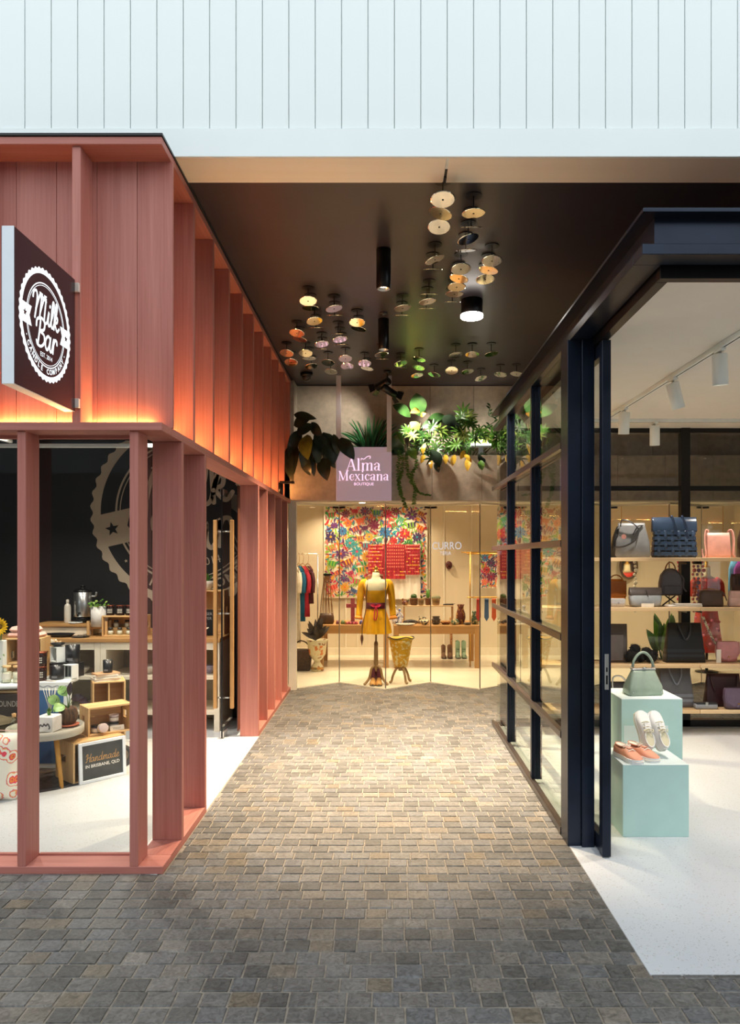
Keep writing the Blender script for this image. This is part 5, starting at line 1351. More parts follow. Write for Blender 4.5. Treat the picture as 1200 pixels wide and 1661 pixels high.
def rr(w_, d, r, z, cx=0.0, cy=0.0, n=4):
    r = min(r, w_ * .49, d * .49); out = []
    for k, (sx, sy) in enumerate(((1, 1), (-1, 1), (-1, -1), (1, -1))):
        for i in range(n + 1):
            a = k * PI / 2 + i * PI / 2 / n
            out.append((cx + sx * (w_ / 2 - r) + r * math.cos(a), cy + sy * (d / 2 - r) + r * math.sin(a), z))
    return out
def leather(c, rough=.42): return pm('leather_' + c, c, rough, var=.08, scale=14, bump=.06, bscale=120)
def body(secs, r=.02, caps=True):
    """secs: (z, width, depth[, cx, cy])"""
    return MB().loft([rr(s[1], s[2], r, s[0], *(s[3:] if len(s) > 3 else ())) for s in secs], True, caps)
def arch(x0, x1, z0, h, y=0.0, lean=0.0, n=12, p=.6):
    return [(x0 + (x1 - x0) * t, y + lean * math.sin(PI * t), z0 + h * math.sin(PI * t) ** p) for t in [i / n for i in range(n + 1)]]
def X7(px): return (px - CX) / F * 7.17
def bag(name, label, px, z, rz=0, y=7.17, cat='bag'):
    return thing(name, label, cat, ((px - CX) / F * y, y, z), rz, 'bags on the display shelves')
Z1, Z2, Z3, Z4 = SH
# --- eye-level shelf
o = bag('tote_bag', 'silver grey tote with dark looped straps and a pink tag on the eye-level shelf', 1024, Z1, R(-6))
l = leather('#8a8c8e', .35)
body([(0, .32, .12), (.02, .34, .13), (.16, .32, .1), (.30, .26, .03), (.335, .25, .015)], .02).build('body', l, o)
body([(.0, .08, .115, -.165), (.2, .05, .08, -.15), (.3, .02, .03, -.13)], .01).build('gusset', leather('#232326'), o)
dk = leather('#3c3c40')
MB().tube(spline([(-.11, -.03, .3), (-.1, -.06, .36), (-.02, -.07, .34), (.05, -.06, .27), (.02, -.075, .17), (-.08, -.08, .11), (-.17, -.07, .1)], 8), .011, 8, flat=.4).build('strap', dk, o)
MB().tube(spline([(.1, -.02, .31), (.05, -.05, .3), (.0, -.065, .22)], 6), .011, 8, flat=.4).build('strap', dk, o)
MB().lathe([(.023, -.003), (.023, .003)], 20, M=Matrix.Translation((-.09, -.085, .2)) @ Matrix.Rotation(PI / 2, 4, 'X')).build('tag', leather('#d99a90'), o)
o = bag('woven_tote', 'navy woven leather tote with a smooth folded top on the eye-level shelf', 1093, Z1)
nv = leather('#33445c', .28)
body([(0, .40, .1), (.02, .42, .11), (.2, .39, .08), (.25, .39, .06)], .02).build('lining', leather('#10131a'), o)
for k in range(5):
    z = .02 + k * .05
    body([(z, .425 - k * .006, .118 - k * .008), (z + .034, .42 - k * .006, .114 - k * .008)], .02, False).build('weave_strip', nv, o)
for k in range(6):
    x = -.165 + k * .066
    m = MB().tube(spline([(x, -.057 + (.004 if j % 2 == k % 2 else -.006) + j * .0035, .01 + j * .05) for j in range(6)], 4), .017, 6, flat=.14, up=(0, 1, 0)); m.build('weave_strip', nv, o)
body([(.245, .42, .06), (.26, .43, .065), (.33, .43, .05), (.39, .43, .02)], .01).build('folded_top', nv, o)
for x in (-.03, .07):
    MB().tube(spline([(x, .0, .385), (x - .005, -.03, .405), (x + .01, -.042, .35), (x + .035, -.045, .25), (x + .05, -.05, .2)], 6), .011, 6, flat=.3, up=(0, 1, 0)).build('strap', leather('#22314a'), o)
o = bag('crossbody_bag', 'salmon pink flat crossbody bag with looped strap on the eye-level shelf', 1164, Z1)
pk = leather('#e0a495')
body([(0, .24, .06), (.02, .25, .065), (.2, .23, .035), (.24, .22, .02)], .02).build('body', pk, o)
for s in (-1, 1):
    MB().tube(spline([(s * .1, 0, .22), (s * .105, -.01, .26), (s * .13, -.02, .25), (s * .14, -.03, .15), (s * .13, -.04, .03), (s * .155, -.035, .0), (s * .16, -.01, .08)], 6), .014, 6, flat=.2, up=(0, 1, 0)).build('strap', pk, o)
o = bag('tote_bag', 'brown bag cut by the picture edge on the eye-level shelf', 1213, Z1)
body([(0, .2, .1), (.18, .19, .09), (.3, .14, .03)], .03).build('body', leather('#4b3530'), o); MB().tube(arch(-.06, .06, .28, .1), .008, 8).build('handle', leather('#4b3530'), o)
# --- second shelf
o = bag('saddle_bag', 'tan orange half-moon bag on the second shelf', 999, Z2 + .0, 0, 7.27)
body([(.0, .1, .06), (.03, .17, .08), (.12, .19, .08), (.22, .17, .06), (.26, .14, .03)], .03).build('body', leather('#b5691f'), o)
MB().box(-.09, .09, -.044, -.036, .09, .245, .01).build('flap', leather('#9c5716'), o); MB().tube(arch(-.07, .07, .24, .06), .006, 8).build('handle', leather('#9c5716'), o)
o = bag('wallet', 'white folded wallet at the door end of the second shelf', 1001, Z2, 0, 7.1)
body([(0, .13, .07), (.04, .135, .075), (.08, .13, .06)], .01).build('body', leather('#d6d3d0'), o); MB().box(-.066, .066, -.04, -.034, .03, .078, .003).build('flap', leather('#bfbcba'), o); MB().lathe([(.008, 0), (.008, .005)], 12, M=Matrix.Translation((0, -.04, .04)) @ Matrix.Rotation(PI / 2, 4, 'X')).build('clasp', M_steel, o)
o = bag('pouch', 'silver pouch with a dark taupe fold-over top on the second shelf', 1046, Z2, 0, 7.12)
body([(0, .24, .07), (.02, .29, .1), (.09, .31, .09), (.13, .30, .06)], .03).build('body', leather('#a7acb0', .3), o)
body([(.11, .305, .075), (.13, .31, .07), (.185, .31, .02)], .01).build('fold_top', leather('#554c49'), o)
MB().tube(spline([(0, -.03, .16), (.0, -.05, .13), (.012, -.055, .1)], 4), .004, 6).build('tie', leather('#2c2624'), o)
bx('price_card', M_lab, o, -.06, .06, -.075, -.07, 0, .035, .001)
o = bag('backpack', 'slate grey rounded backpack raised on a stand on the second shelf', 1087, Z2, 0, 7.26)
gr = leather('#55525a')
body([(.1, .2, .08), (.12, .22, .1), (.22, .22, .1), (.30, .19, .09), (.35, .12, .07), (.365, .05, .04)], .03).build('body', gr, o)
MB().box(-.085, .085, -.062, -.05, .115, .2, .01).build('front_pocket', leather('#4b4850'), o)
MB().tube(arch(-.05, .05, .355, .07), .007, 8).build('handle', leather('#8a5a3a'), o)
MB().tube(spline([(.09, .03, .32), (.13, .0, .26), (.12, -.02, .18), (.15, -.02, .14)], 5), .008, 6).build('strap', gr, o)
MB().cyl((-.08, 0, 0), (.05, 0, .1), .007, n=6).cyl((.08, 0, 0), (-.05, 0, .1), .007, n=6).build('stand', M_blackm, o)
o = bag('clutch', 'flat white purse lying on the second shelf before the joint', 1108, Z2, 0, 7.08)
MB().box(-.165, .165, -.05, .05, 0, .022, .006).build('body', leather('#dcd8d2'), o); MB().box(-.1, .16, -.052, .03, .022, .034, .004).build('flap', leather('#cfcac4'), o)
o = bag('crossbody_bag', 'dark brown boxy crossbody bag with hanging tassel on the second shelf', 1153, Z2, 0, 7.12)
br = leather('#57433a')
body([(0, .22, .07), (.02, .23, .08), (.12, .22, .07), (.155, .2, .05)], .03).build('body', br, o)
MB().tube(spline([(.08, -.03, .15), (.1, -.05, .13), (.13, -.05, .06)], 4), .006, 6).build('tassel', br, o); MB().tube(spline([(-.1, 0, .15), (0, .03, .17), (.1, 0, .15)], 5), .004, 6).build('zip', M_brass, o)
o = bag('tote_bag', 'tall brown tote behind the blush bag at the picture edge', 1203, Z2, 0, 7.28)
body([(0, .2, .08), (.25, .22, .07), (.31, .21, .03)], .02).build('body', leather('#5d453c'), o)
for k in range(5): bx('pleat', leather('#4d3830'), o, -.08 + k * .035, -.065 + k * .035, -.046, -.036, .2, .3, .003)
o = bag('envelope_bag', 'blush pink envelope bag at the picture edge of the second shelf', 1201, Z2, 0, 7.1)
bl = leather('#e6bdb2')
body([(0, .22, .06), (.02, .24, .07), (.12, .23, .05), (.155, .22, .03)], .02).build('body', bl, o); MB().box(-.112, .112, -.045, -.036, .09, .155, .004).build('flap', leather('#d9ab9f'), o)
# --- third shelf
o = bag('tote_bag', 'tall dark taupe tote standing at the door end of the third shelf', 998, Z3)
body([(0, .2, .1), (.2, .21, .09), (.37, .22, .02)], .015).build('body', leather('#524a47'), o); MB().box(-.1, .06, -.056, -.05, .02, .27, .01).build('front_pocket', leather('#5c5350'), o)
o = bag('faux_fur_scarf', 'fluffy black fur accessory bunched on the third shelf', 1040, Z3, 0, 7.12, 'scarf')
rg3 = random.Random(9); m = MB(); fz = MB()
for (x, y, z, r_) in ((-.08, 0, .07, .065), (-.06, .0, .13, .05), (.09, 0, .06, .06), (.05, .0, .1, .05), (0, .02, .05, .05), (.12, .01, .08, .04), (-.12, .01, .05, .045)):
    m.ball((x, y, z), r_, 14, 10)
    for k in range(160):
        d = Vector((rg3.gauss(0, 1), rg3.gauss(0, 1), rg3.gauss(0, 1))).normalized()
        p = Vector((x, y, z)) + d * r_ * .95; q = p + d * .018; s = d.orthogonal().normalized() * .003
        if q.z > .002: fz.add([p - s, p + s, q], [(0, 1, 2)])
fur = pm('black_fur', '#0c0b0c', .9, var=.3); m.build('body', fur, o); fz.build('pile', fur, o)['kind'] = 'stuff'
def stripe_tote(o, c1, c2, w_=.38, h=.38):
    l = leather(c1, .5)
    m = body([(0, w_, .11), (.03, w_ * .99, .12), (h * .6, w_ * .9, .08), (h, w_ * .84, .015)], .012); m.build('body', l, o)
    for z in (.05, .1): body([(z, w_ * .985, .1215 - z * .12), (z + .03, w_ * .97, .1215 - (z + .03) * .12)], .014, False).build('stripe', leather(c2, .4), o)
    for s in (-1, 1):
        MB().tube(spline([(-.06, s * .01, h - .01), (-.05, s * .045, h - .07), (.0, -.06, h - .16), (.045, s * .045, h - .08), (.06, s * .01, h - .01)], 6), .008, 6, flat=.4).build('strap', leather(c2, .4), o)
o = bag('tote_bag', 'large black tote with two satin stripes on the third shelf', 1109, Z3); stripe_tote(o, '#141416', '#26282e')
def saddle(o, c1, c2, w_=.21, h=.2):
    l = leather(c1)
    body([(0, w_ * .7, .05), (.015, w_ * .9, .075), (h * .5, w_, .085), (h * .9, w_ * .97, .07), (h, w_ * .92, .05)], .03).build('body', l, o)
    pts = [(-w_ * .49, h), (-w_ * .5, h * .45), (-w_ * .3, h * .18), (0, h * .1), (w_ * .3, h * .18), (w_ * .5, h * .45), (w_ * .49, h)]
    q = [tuple(p) for p in spline(pts, 4)]
    fp = MB().prism(q, .008, Matrix(((1, 0, 0, 0), (0, 0, -1, -.041), (0, 1, 0, 0), (0, 0, 0, 1)))).build('flap', leather(c2), o)
    MB().tube(spline(pts, 4) and [(p[0] * .93, -.05, p[1] * .95 + .008) for p in q], .003, 5).build('edge_trim', leather(c1), fp)
    MB().lathe([(.007, 0), (.007, .006)], 10, M=Matrix.Translation((0, -.049, h * .28)) @ Matrix.Rotation(PI / 2, 4, 'X')).build('stud', M_brass, o)
    MB().cyl((0, -.053, h * .25), (-.012, -.056, .02), .006, n=8).build('tassel', leather(c2), o)
o = bag('saddle_bag', 'dusty pink saddle bag with white swing tag on the third shelf', 1178, Z3); saddle(o, '#b9787a', '#cb8b8c')
bx('swing_tag', M_lab, o, -.13, -.085, -.075, -.073, .0, .13, .001)
MB().tube(spline([(-.1, 0, .17), (-.14, -.02, .22), (-.19, -.01, .34), (-.22, .02, .44)], 6), .014, 6, flat=.2, up=(0, 1, 0)).build('strap', pm('woven_strap', '#cdbf9f', .8, col2='#6d4a4a', lo=.5, hi=.55, scale=60), o)
# --- lowest shelf
o = bag('ring_handle_bag', 'charcoal bag with a silver square ring handle on the lowest shelf', 999, Z4)
body([(0, .24, .1), (.15, .25, .09), (.24, .24, .03)], .03).build('body', leather('#45454a'), o)
MB().tube(spline([(-.03, -.06, .1), (.05, -.07, .11), (.085, -.07, .22), (.03, -.06, .3), (-.05, -.06, .28)], 6, True), .008, 8, closed=True).build('ring_handle', M_steel, o)
o = bag('tote_bag', 'grey felt tote with pale lower stripes, half behind the tall plinth', 1094, Z4); stripe_tote(o, '#5b5a5e', '#787c86', .34, .38)
o = bag('tote_bag', 'maroon slouchy tote with a dipped open top on the lowest shelf', 1172, Z4, 0, 7.22)
mr_ = leather('#3a1c20')
m = MB(); secs = []
for k in range(7):
    t = k / 6; ring_ = rr(.36 - .04 * t, .12 - .09 * t, .02, .31 * t)
    secs.append([(x, y, z - (.045 * t ** 3 * max(0, 1 - (x / .14) ** 2))) for x, y, z in ring_])
m.loft(secs, True, True); m.build('body', mr_, o)
for s in (-1, 1): MB().tube(spline([(s * .13, -.02, .3), (s * .12, -.05, .22), (s * .1, -.06, .15)], 4), .008, 6).build('strap', mr_, o)
o = bag('wallet', 'grey and black folded wallet in front of the maroon tote', 1144, Z4, 0, 7.06)
body([(0, .2, .06), (.02, .215, .07), (.05, .21, .06)], .012).build('body', leather('#8a8b8f'), o); MB().box(-.1, .1, -.034, .03, .048, .062, .004).build('flap', leather('#2a2a2e'), o)
MB().box(-.012, .012, -.038, -.03, .03, .07, .003).build('clasp', M_steel, o)
o = bag('saddle_bag', 'plum purple saddle bag in front of the maroon tote at the picture edge', 1194, Z4, 0, 7.06); saddle(o, '#5b4a5c', '#6a586c', .25, .2)
# --- sage handbag
o = thing('handbag', 'sage green structured handbag with arched top handle on the tall mint plinth', 'bag', (1.737, 5.03, .7605), R(7))
sg_ = leather('#8e9d8c', .35)
body([(0, .225, .12), (.012, .245, .13), (.06, .235, .12), (.15, .175, .05), (.17, .165, .03)], .02).build('body', sg_, o)
MB().box(-.085, .085, -.02, .02, .166, .178, .004).build('frame_top', M_steel, o)
MB().tube(arch(-.075, .075, .185, .1, 0, 0, 16, .55), .009, 10).build('handle', sg_, o)
for s in (-1, 1): MB().tube([(s * .075 + .014 * math.cos(a * PI / 6), 0, .18 + .014 * math.sin(a * PI / 6)) for a in range(12)], .0025, 5, closed=True).build('handle_ring', M_steel, o)
MB().cyl((-.012, -.024, .182), (.012, -.024, .182), .005, n=8).build('clasp', M_steel, o)
for s in (-1, 1): MB().ball((s * .1, -.066, .025), .004, 8, 6).build('stud', M_steel, o)
# --- sneakers
TT = [0, .04, .12, .25, .4, .55, .7, .82, .92, .98, 1.0]
WW = [.012, .026, .034, .036, .035, .039, .044, .044, .036, .02, .008]
def sole_outline(k, z, g=1.0, L=.255): return (TT[k] * L, WW[k] * g, z)
def sneaker(name, label, loc, rot, cu, cs, cl, group, mir=1):
    o = thing(name, label, 'shoe', loc, 0, group, rot=rot)
    L = .255
    out = [(TT[k] * L, mir * (WW[k] + .003 + (.004 if .6 < TT[k] < .95 else 0))) for k in range(len(TT))] + [(TT[k] * L, -mir * (WW[k] + .003)) for k in range(len(TT) - 1, -1, -1)]
    if mir < 0: out = out[::-1]
    MB().prism([(x, -y) for x, y in out][::-1], .026).build('sole', cs, o)
    HT = [.05, .07, .074, .066, .062, .075, .058, .046, .038, .03, .026]
    secs = []
    for k in range(len(TT)):
        row = []
        for i in range(11):
            a = PI * i / 10; p = .62
            row.append((TT[k] * L, math.copysign(abs(math.cos(a)) ** p, math.cos(a)) * WW[k], .024 + (HT[k] - .024) * math.sin(a) ** .7))
        secs.append(row)
    MB().loft(secs, True, False, False).build('upper', cu, o)
    MB().lathe([(0, 0), (1, 0)], 22, caps=False, M=Matrix.Translation((.062, 0, .0745)) @ Matrix.Rotation(R(4), 4, 'Y') @ Matrix.Diagonal((.05, .026, 1, 1))).build('lining', cl, o)
    MB().tube([(.062 + .052 * math.cos(a * PI / 12), .028 * math.sin(a * PI / 12), .074 - .05 * .07 * math.cos(a * PI / 12)) for a in range(24)], .004, 6, closed=True).build('collar', cu, o)
    MB().loft([[(.105, -.018, .074), (.105, .018, .074), (.105, .018, .079), (.105, -.018, .079)], [(.16, -.016, .072), (.16, .016, .072), (.16, .016, .076), (.16, -.016, .076)]], False).build('tongue', cu, o)
    for j in range(4):
        x = .118 + .017 * j; z = .083 - j * .0045
        MB().tube(spline([(x, -.026, z - .012), (x + .004, 0, z), (x, .026, z - .012)], 4), .0032, 6).build('lace', cl, o)
    MB().tube(spline([(.112, 0, .084), (.1, .02, .092), (.115, .03, .08), (.112, 0, .085), (.1, -.02, .092), (.12, -.03, .08)], 4), .003, 6).build('lace', cl, o)
    MB().tube([(x * .998 + .0003, y * 1.02, .014) for x, y in out], .0022, 5, closed=True).build('foxing_stripe', cl, o)
    return o
cw = pm('canvas_white', '#ece9e4', .7, var=.03, bump=.1, bscale=300); sw = pm('rubber_white', '#eeeeec', .45); lw = pm('lining_cream', '#d9cfae', .8)
cc_ = pm('canvas_coral', '#e09c80', .75, var=.1, bump=.1, bscale=300)
ZP1 = .4405
sneaker('sneaker', 'white canvas sneaker propped upright on the low plinth, the one nearer the coral pair', (1.635, 4.655, ZP1 + .03), (R(0), R(-63), R(97)), cw, sw, lw, 'pair of white sneakers')
sneaker('sneaker', 'white canvas sneaker propped upright on the low plinth, the one farther from the coral pair', (1.725, 4.655, ZP1 + .03), (R(0), R(-63), R(101)), cw, sw, lw, 'pair of white sneakers', -1)
sneaker('sneaker', 'coral canvas sneaker on the low plinth, the one by the glass door', (1.455, 4.71, ZP1 + .0005), (0, 0, R(-74)), cc_, sw, pm('lace_cream', '#f0e6d6', .8), 'pair of coral sneakers')
sneaker('sneaker', 'coral canvas sneaker on the low plinth, the one beside the white pair', (1.54, 4.735, ZP1 + .0005), (0, 0, R(-66)), cc_, sw, MATS['lace_cream'], 'pair of coral sneakers', -1)
# ================================================================ BOUTIQUE AT THE END OF THE LANE
ZF = .0155
PAL = ['#7a1f4a', '#c22c5c', '#e06a20', '#2d6fa8', '#2f8a4a', '#d99a20', '#5a2b6e', '#b3262e', '#1f8a96', '#7fae3a', '#e56a5a', '#3a2a5a']
PALL = [lin(c) for c in PAL]
def embroidery(mb, w_, h, rg_, nflow, nanim, nleaf, M, unit=.1):
    """flowers, striped animals, leaves stitched on cloth, in the cloth's own plane"""
    pts = []
    def free(x, y, r):
        for (a, b, q) in pts:
            if (a - x) ** 2 + (b - y) ** 2 < (q + r) ** 2 * .72: return False
        pts.append((x, y, r)); return True
    lay = [0.0]
    def poly(q, c):
        lay[0] += 2e-6
        mb.col = c; mb.add([(x, y, .0015 + lay[0]) for x, y in q], [tuple(range(len(q)))], False, M)
    tries = 0; n = 0
    while n < nflow and tries < 4000:
        tries += 1; r = unit * rg_.uniform(.36, .6); x, y = rg_.uniform(r, w_ - r), rg_.uniform(r, h - r)
        if not free(x, y, r): continue
        n += 1; c = rg_.choice(PALL); k = rg_.choice((8, 9, 10)); a0 = rg_.random()
        for i in range(k):
            a = a0 + 2 * PI * i / k; b = PI / k * .8
            poly([(x, y), (x + r * .7 * math.cos(a - b), y + r * .7 * math.sin(a - b)), (x + r * math.cos(a), y + r * math.sin(a)), (x + r * .7 * math.cos(a + b), y + r * .7 * math.sin(a + b))], c)
        c2 = rg_.choice(PALL); poly([(x + r * .2 * math.cos(t), y + r * .2 * math.sin(t)) for t in [i * PI / 4 for i in range(8)]], c2)
    tries = n = 0
    while n < nanim and tries < 6000:
        tries += 1; r = unit * rg_.uniform(.45, .7); x, y = rg_.uniform(r, w_ - r), rg_.uniform(r, h - r)
        if not free(x, y, r * .85): continue
        n += 1; c, c2 = rg_.sample(PALL, 2); d = rg_.choice((-1, 1)); t = rg_.uniform(-.5, .5); ct, st = math.cos(t), math.sin(t)
        tr = lambda q: [(x + d * (u * ct - v * st) * r, y + (u * st + v * ct) * r) for u, v in q]
        for i in range(6):
            u0 = -.6 + i * .2; hh = .36 * math.sqrt(max(.05, 1 - (u0 + .1) ** 2 * 1.6)); h2 = .36 * math.sqrt(max(.05, 1 - (u0 + .3 - .1) ** 2 * 1.6))
            poly(tr([(u0, -hh), (u0 + .2, -h2), (u0 + .2, h2), (u0, hh)]), c if i % 2 else c2)
        poly(tr([(.5, .0), (.95, .25), (.85, .6), (.5, .45)]), c)                  # head
        poly(tr([(-.6, .1), (-1.0, .5), (-.85, .65), (-.5, .3)]), c2)              # tail
        for u0 in (-.45, -.15, .2, .45): poly(tr([(u0, -.3), (u0 + .12, -.3), (u0 + .16, -.75), (u0 + .02, -.75)]), c)
    tries = n = 0
    while n < nleaf and tries < 30000:
        tries += 1; r = unit * rg_.uniform(.16, .36); x, y = rg_.uniform(r, w_ - r), rg_.uniform(r, h - r)
        if not free(x, y, r * .5): continue
        n += 1; a = rg_.uniform(0, PI); c = rg_.choice(PALL); cx_, cy_ = math.cos(a), math.sin(a); b = rg_.uniform(-.4, .4)
        q = [(-1, 0), (-.5, -.32 + b * .3), (.1, -.3 + b * .4), (1, b), (.1, .28 + b * .4), (-.5, .24 + b * .3)]
        poly([(x + (u * cx_ - v * cy_) * r, y + (u * cy_ + v * cx_) * r) for u, v in q], c)
    mb.col = None
M_cloth = pm('cream_cloth', '#efe4cf', .9, var=.03, scale=20, bump=.05)
def hanging(name, label, px0, px1, py0, py1, Y, mat=None):
    a, b = at(px0, py0, Y), at(px1, py1, Y)
    o = thing(name, label, 'textile', (a.x, Y, b.z))
    w_, h = b.x - a.x, a.z - b.z
    m = MB(); n = 30
    secs = [[(w_ * i / n, .012 * math.sin(i * 1.1) * (1 - t), h * t) for i in range(n + 1)] for t in (0, .25, .5, .75, 1)]
    secs = secs
    m.loft(secs, True, False, False); bk = [[(x, y + .004, z) for x, y, z in s_] for s_ in secs]; m.loft(bk, True, False, False)
    m.build('cloth', mat or M_cloth, o)
    return o, w_, h
FACE = Matrix(((1, 0, 0, 0), (0, 0, -1, -.014), (0, 1, 0, 0), (0, 0, 0, 1)))
o, w_, h = hanging('embroidered_hanging', 'large cream hanging embroidered with multicoloured flowers and animals on the boutique wall', 525, 693, 820, 970, 12.55)
m = MB(); embroidery(m, w_, h, random.Random(21), 34, 60, 1500, FACE, .19)
m.build('embroidery', vcol('stitching'), o)['kind'] = 'stuff'
MB().cyl((-.03, -.01, h + .01), (w_ + .03, -.01, h + .01), .012, n=10).build('hanging_rod', M_oakx, o)
o, w_, h = hanging('embroidered_hanging', 'small square embroidered hanging by the coloured ties', 777, 808, 897, 954, 12.3)
m = MB(); embroidery(m, w_, h, random.Random(5), 5, 8, 160, FACE, .16); m.build('embroidery', vcol('stitching'), o)['kind'] = 'stuff'
MB().cyl((-.3, -.01, h + .01), (w_ + .1, -.01, h + .01), .01, n=10).build('hanging_rod', M_brass, o)
# red woven runners over a white sheet
o, w_, h = hanging('white_sheet', 'plain white cloth hanging below the red woven runners', 621, 682, 885, 972, 12.50, pm('sheet_white', '#efe9de', .85, var=.02))
rd = [lin(c) for c in ('#c8323c', '#e0604e', '#d8445a', '#ef8a72', '#a8283e')]
for (x0, x1, y1, lab, dia) in ((597, 621, 931, 'red woven runner at the mannequin side of the three', 0), (621.5, 657.5, 939, 'middle red woven runner with a diamond lattice, longest of three', 1), (658, 681, 932, 'red woven runner at the door side of the three', 0)):
    o, w_, h = hanging('woven_runner', lab, x0, x1, 883, y1, 12.46, pm('runner_red', '#b8323e', .85, var=.08))
    m = MB(); rg4 = random.Random(x0)
    rows = int(h / .028)
    for r_ in range(rows):
        z = h - .012 - r_ * .028
        if dia and r_ < rows * .72:
            n = int(w_ / .034)
            for k in range(n):
                x = (k + .5 + (.5 if r_ % 2 else 0)) * w_ / n
                if x > w_ - .01: continue
                m.col = rd[3] if r_ % 2 else rd[4]
                m.add([(x - .015, z, .001), (x, z - .013, .001), (x + .015, z, .001), (x, z + .013, .001)], [(0, 1, 2, 3)], False, FACE)
        elif r_ % 2 == 0:
            x = .006
            while x < w_ - .02:
                l = rg4.uniform(.012, .035); m.col = rg4.choice((rd[3], rd[4], lin('#e9b53a'), lin('#f0b0a0')))
                m.add([(x, z - .008, .001), (x + l, z - .008, .001), (x + l, z + .008, .001), (x, z + .008, .001)], [(0, 1, 2, 3)], False, FACE); x += l + .007
    m.build('woven_pattern', vcol('stitching'), o)['kind'] = 'stuff'
    m = MB(); k = 0
    while k * .012 < w_: m.box(k * .012, k * .012 + .004, -.004, 0, -.03, 0); k += 1
    m.build('fringe', pm('runner_fringe', '#e8c8b8', .9), o)['kind'] = 'stuff'
# ---- tables
def table(name, label, x0, x1, y0, y1, top, ap=.1, leg=.075, mat=(M_oakx, M_oakz)):
    o = thing(name, label, 'table', ((x0 + x1) / 2, (y0 + y1) / 2, ZF))
    w_, d = (x1 - x0) / 2, (y1 - y0) / 2
    bx('top', mat[0], o, -w_, w_, -d, d, top - .03, top, .003)
    for s in (-1, 1):
        bx('apron', mat[0], o, -w_ + leg, w_ - leg, s * (d - .004), s * (d - .03), top - .03 - ap, top - .03, .002)
        for t in (-1, 1): bx('leg', mat[1], o, s * w_, s * (w_ - leg), t * d, t * (d - leg), 0, top - .0305, .003)
    return o
ZTb = ZF + .6455
table('display_table', 'long oak display table of painted pottery, nearer the steel shopfront', .1, 1.39, 11.1, 11.95, .645)
table('display_table', 'oak display table of crosses and trinkets behind the mannequin', -1.04, .02, 11.15, 12.0, .645)
rs = thing('riser_shelf', 'thin brass-legged riser shelf on the pottery table carrying cactus pots', 'riser', (.64, 11.5, ZTb))
bx('board', M_shelf, rs, -.4, .38, -.1, .1, .26, .276, .002)
for x in (-.39, .36): bx('leg', M_oakz, rs, x, x + .02, -.09, .09, 0, .26, .002)
ZRs = ZTb + .2765
# ---- pottery
def pot(name, label, px, Y, z, prof, mat, cat='pottery', n=22, extra=None, band=None):
    o = thing(name, label, cat, ((px - CX) / F * Y, Y, z))
    MB().lathe(prof, n).build('body', mat, o)
    if band: MB().lathe([(r_ * 1.012 + .0005, zz) for r_, zz in prof if band[0] <= zz <= band[1]], n, caps=False).build('painted_band', band[2], o)
    if extra: extra(o)
    return o
clay = pm('clay_brown', '#6f4a30', .7, var=.2, scale=30); clay2 = pm('clay_stripe', '#a88a62', .7, col2='#6a5236', lo=.48, hi=.52, scale=18, stretch=(.1, .1, 4))
talav = pm('talavera', '#d9cba6', .4, col2='#3a3a52', lo=.5, hi=.56, scale=28); talav2 = pm('talavera_red', '#5e2a22', .35, col2='#b98a4a', lo=.54, hi=.6, scale=24); talav3 = pm('talavera_green', '#3c5a48', .35, col2='#c9b88a', lo=.5, hi=.58, scale=26)
dkp = pm('dark_pottery', '#332f30', .35, col2='#6a6258', lo=.52, hi=.6, scale=30)
def cac(kind):
    def f(o):
        if kind == 0: MB().ball((0, 0, .13), .05, 14, 8).build('cactus', L_deep, o)
        if kind == 1: MB().lathe([(.02, .1), (.028, .15), (.026, .23), (0, .25)], 12, caps=False, wob=lambda a, t: .1 * math.cos(6 * a)).build('cactus', L_green, o)
        if kind == 2: MB().lathe([(.065, .1), (.07, .12), (.05, .145), (0, .15)], 18, caps=False, wob=lambda a, t: .06 * math.cos(9 * a)).build('cactus', pm('cactus_grey', '#7a7a5e', .8), o)
        if kind == 3: succ(o, 10, .04, .06, L_green, z0=.1, w=.02)
    return f
P1 = [(.045, 0), (.055, .02), (.06, .09), (.065, .095), (.065, .11), (.05, .11), (.045, .09)]
pot('cactus_pot', 'brown clay pot with a round cactus next to the ceramic hen', 671, 11.5, ZRs, P1, clay, 'potted cactus', extra=cac(0))
pot('cactus_pot', 'striped clay pot with small succulent at the front of the riser', 683, 11.44, ZRs, [(r_ * .7, z) for r_, z in P1], clay2, 'potted cactus', extra=cac(3))
pot('cactus_pot', 'clay pot with the tall column cactus on the riser', 694, 11.54, ZRs, [(r_ * .75, z) for r_, z in P1], clay, 'potted cactus', extra=cac(1))
pot('cactus_pot', 'clay pot with a flat grey cactus at the end of the row', 707, 11.5, ZRs, P1, clay2, 'potted cactus', extra=cac(2))
def tail(o):
    MB().lathe([(.0, .06), (.02, .08), (.015, .1), (0, .11)], 10, c=(-.035, 0, 0), caps=False).build('head', talav2, o)
    leaf_mesh(MB(), (.02, 0, .04), (.06, 0, .11), .03, (0, -1, 0)).build('tail', talav3, o); MB().cyl((-.05, 0, .095), (-.062, 0, .09), .006, .001, 6).build('beak', M_brass, o)
pot('ceramic_hen', 'small painted ceramic hen at the end of the riser shelf', 657, 11.46, ZRs, [(.03, 0), (.045, .02), (.05, .045), (.035, .07), (.015, .08)], talav2, 'ornament', extra=tail)
o = thing('leather_strip', 'dark leather piece lying at the end of the riser', 'ornament', ((727 - CX) / F * 11.5, 11.5, ZRs)); MB().loft([rr(.16, .05, .02, 0), rr(.17, .06, .02, .012), rr(.1, .03, .01, .022)], True).build('piece', M_lid, o); MB().cyl((.05, 0, .018), (.11, -.02, .022), .006, .002, 6).build('tip', M_lid, o)
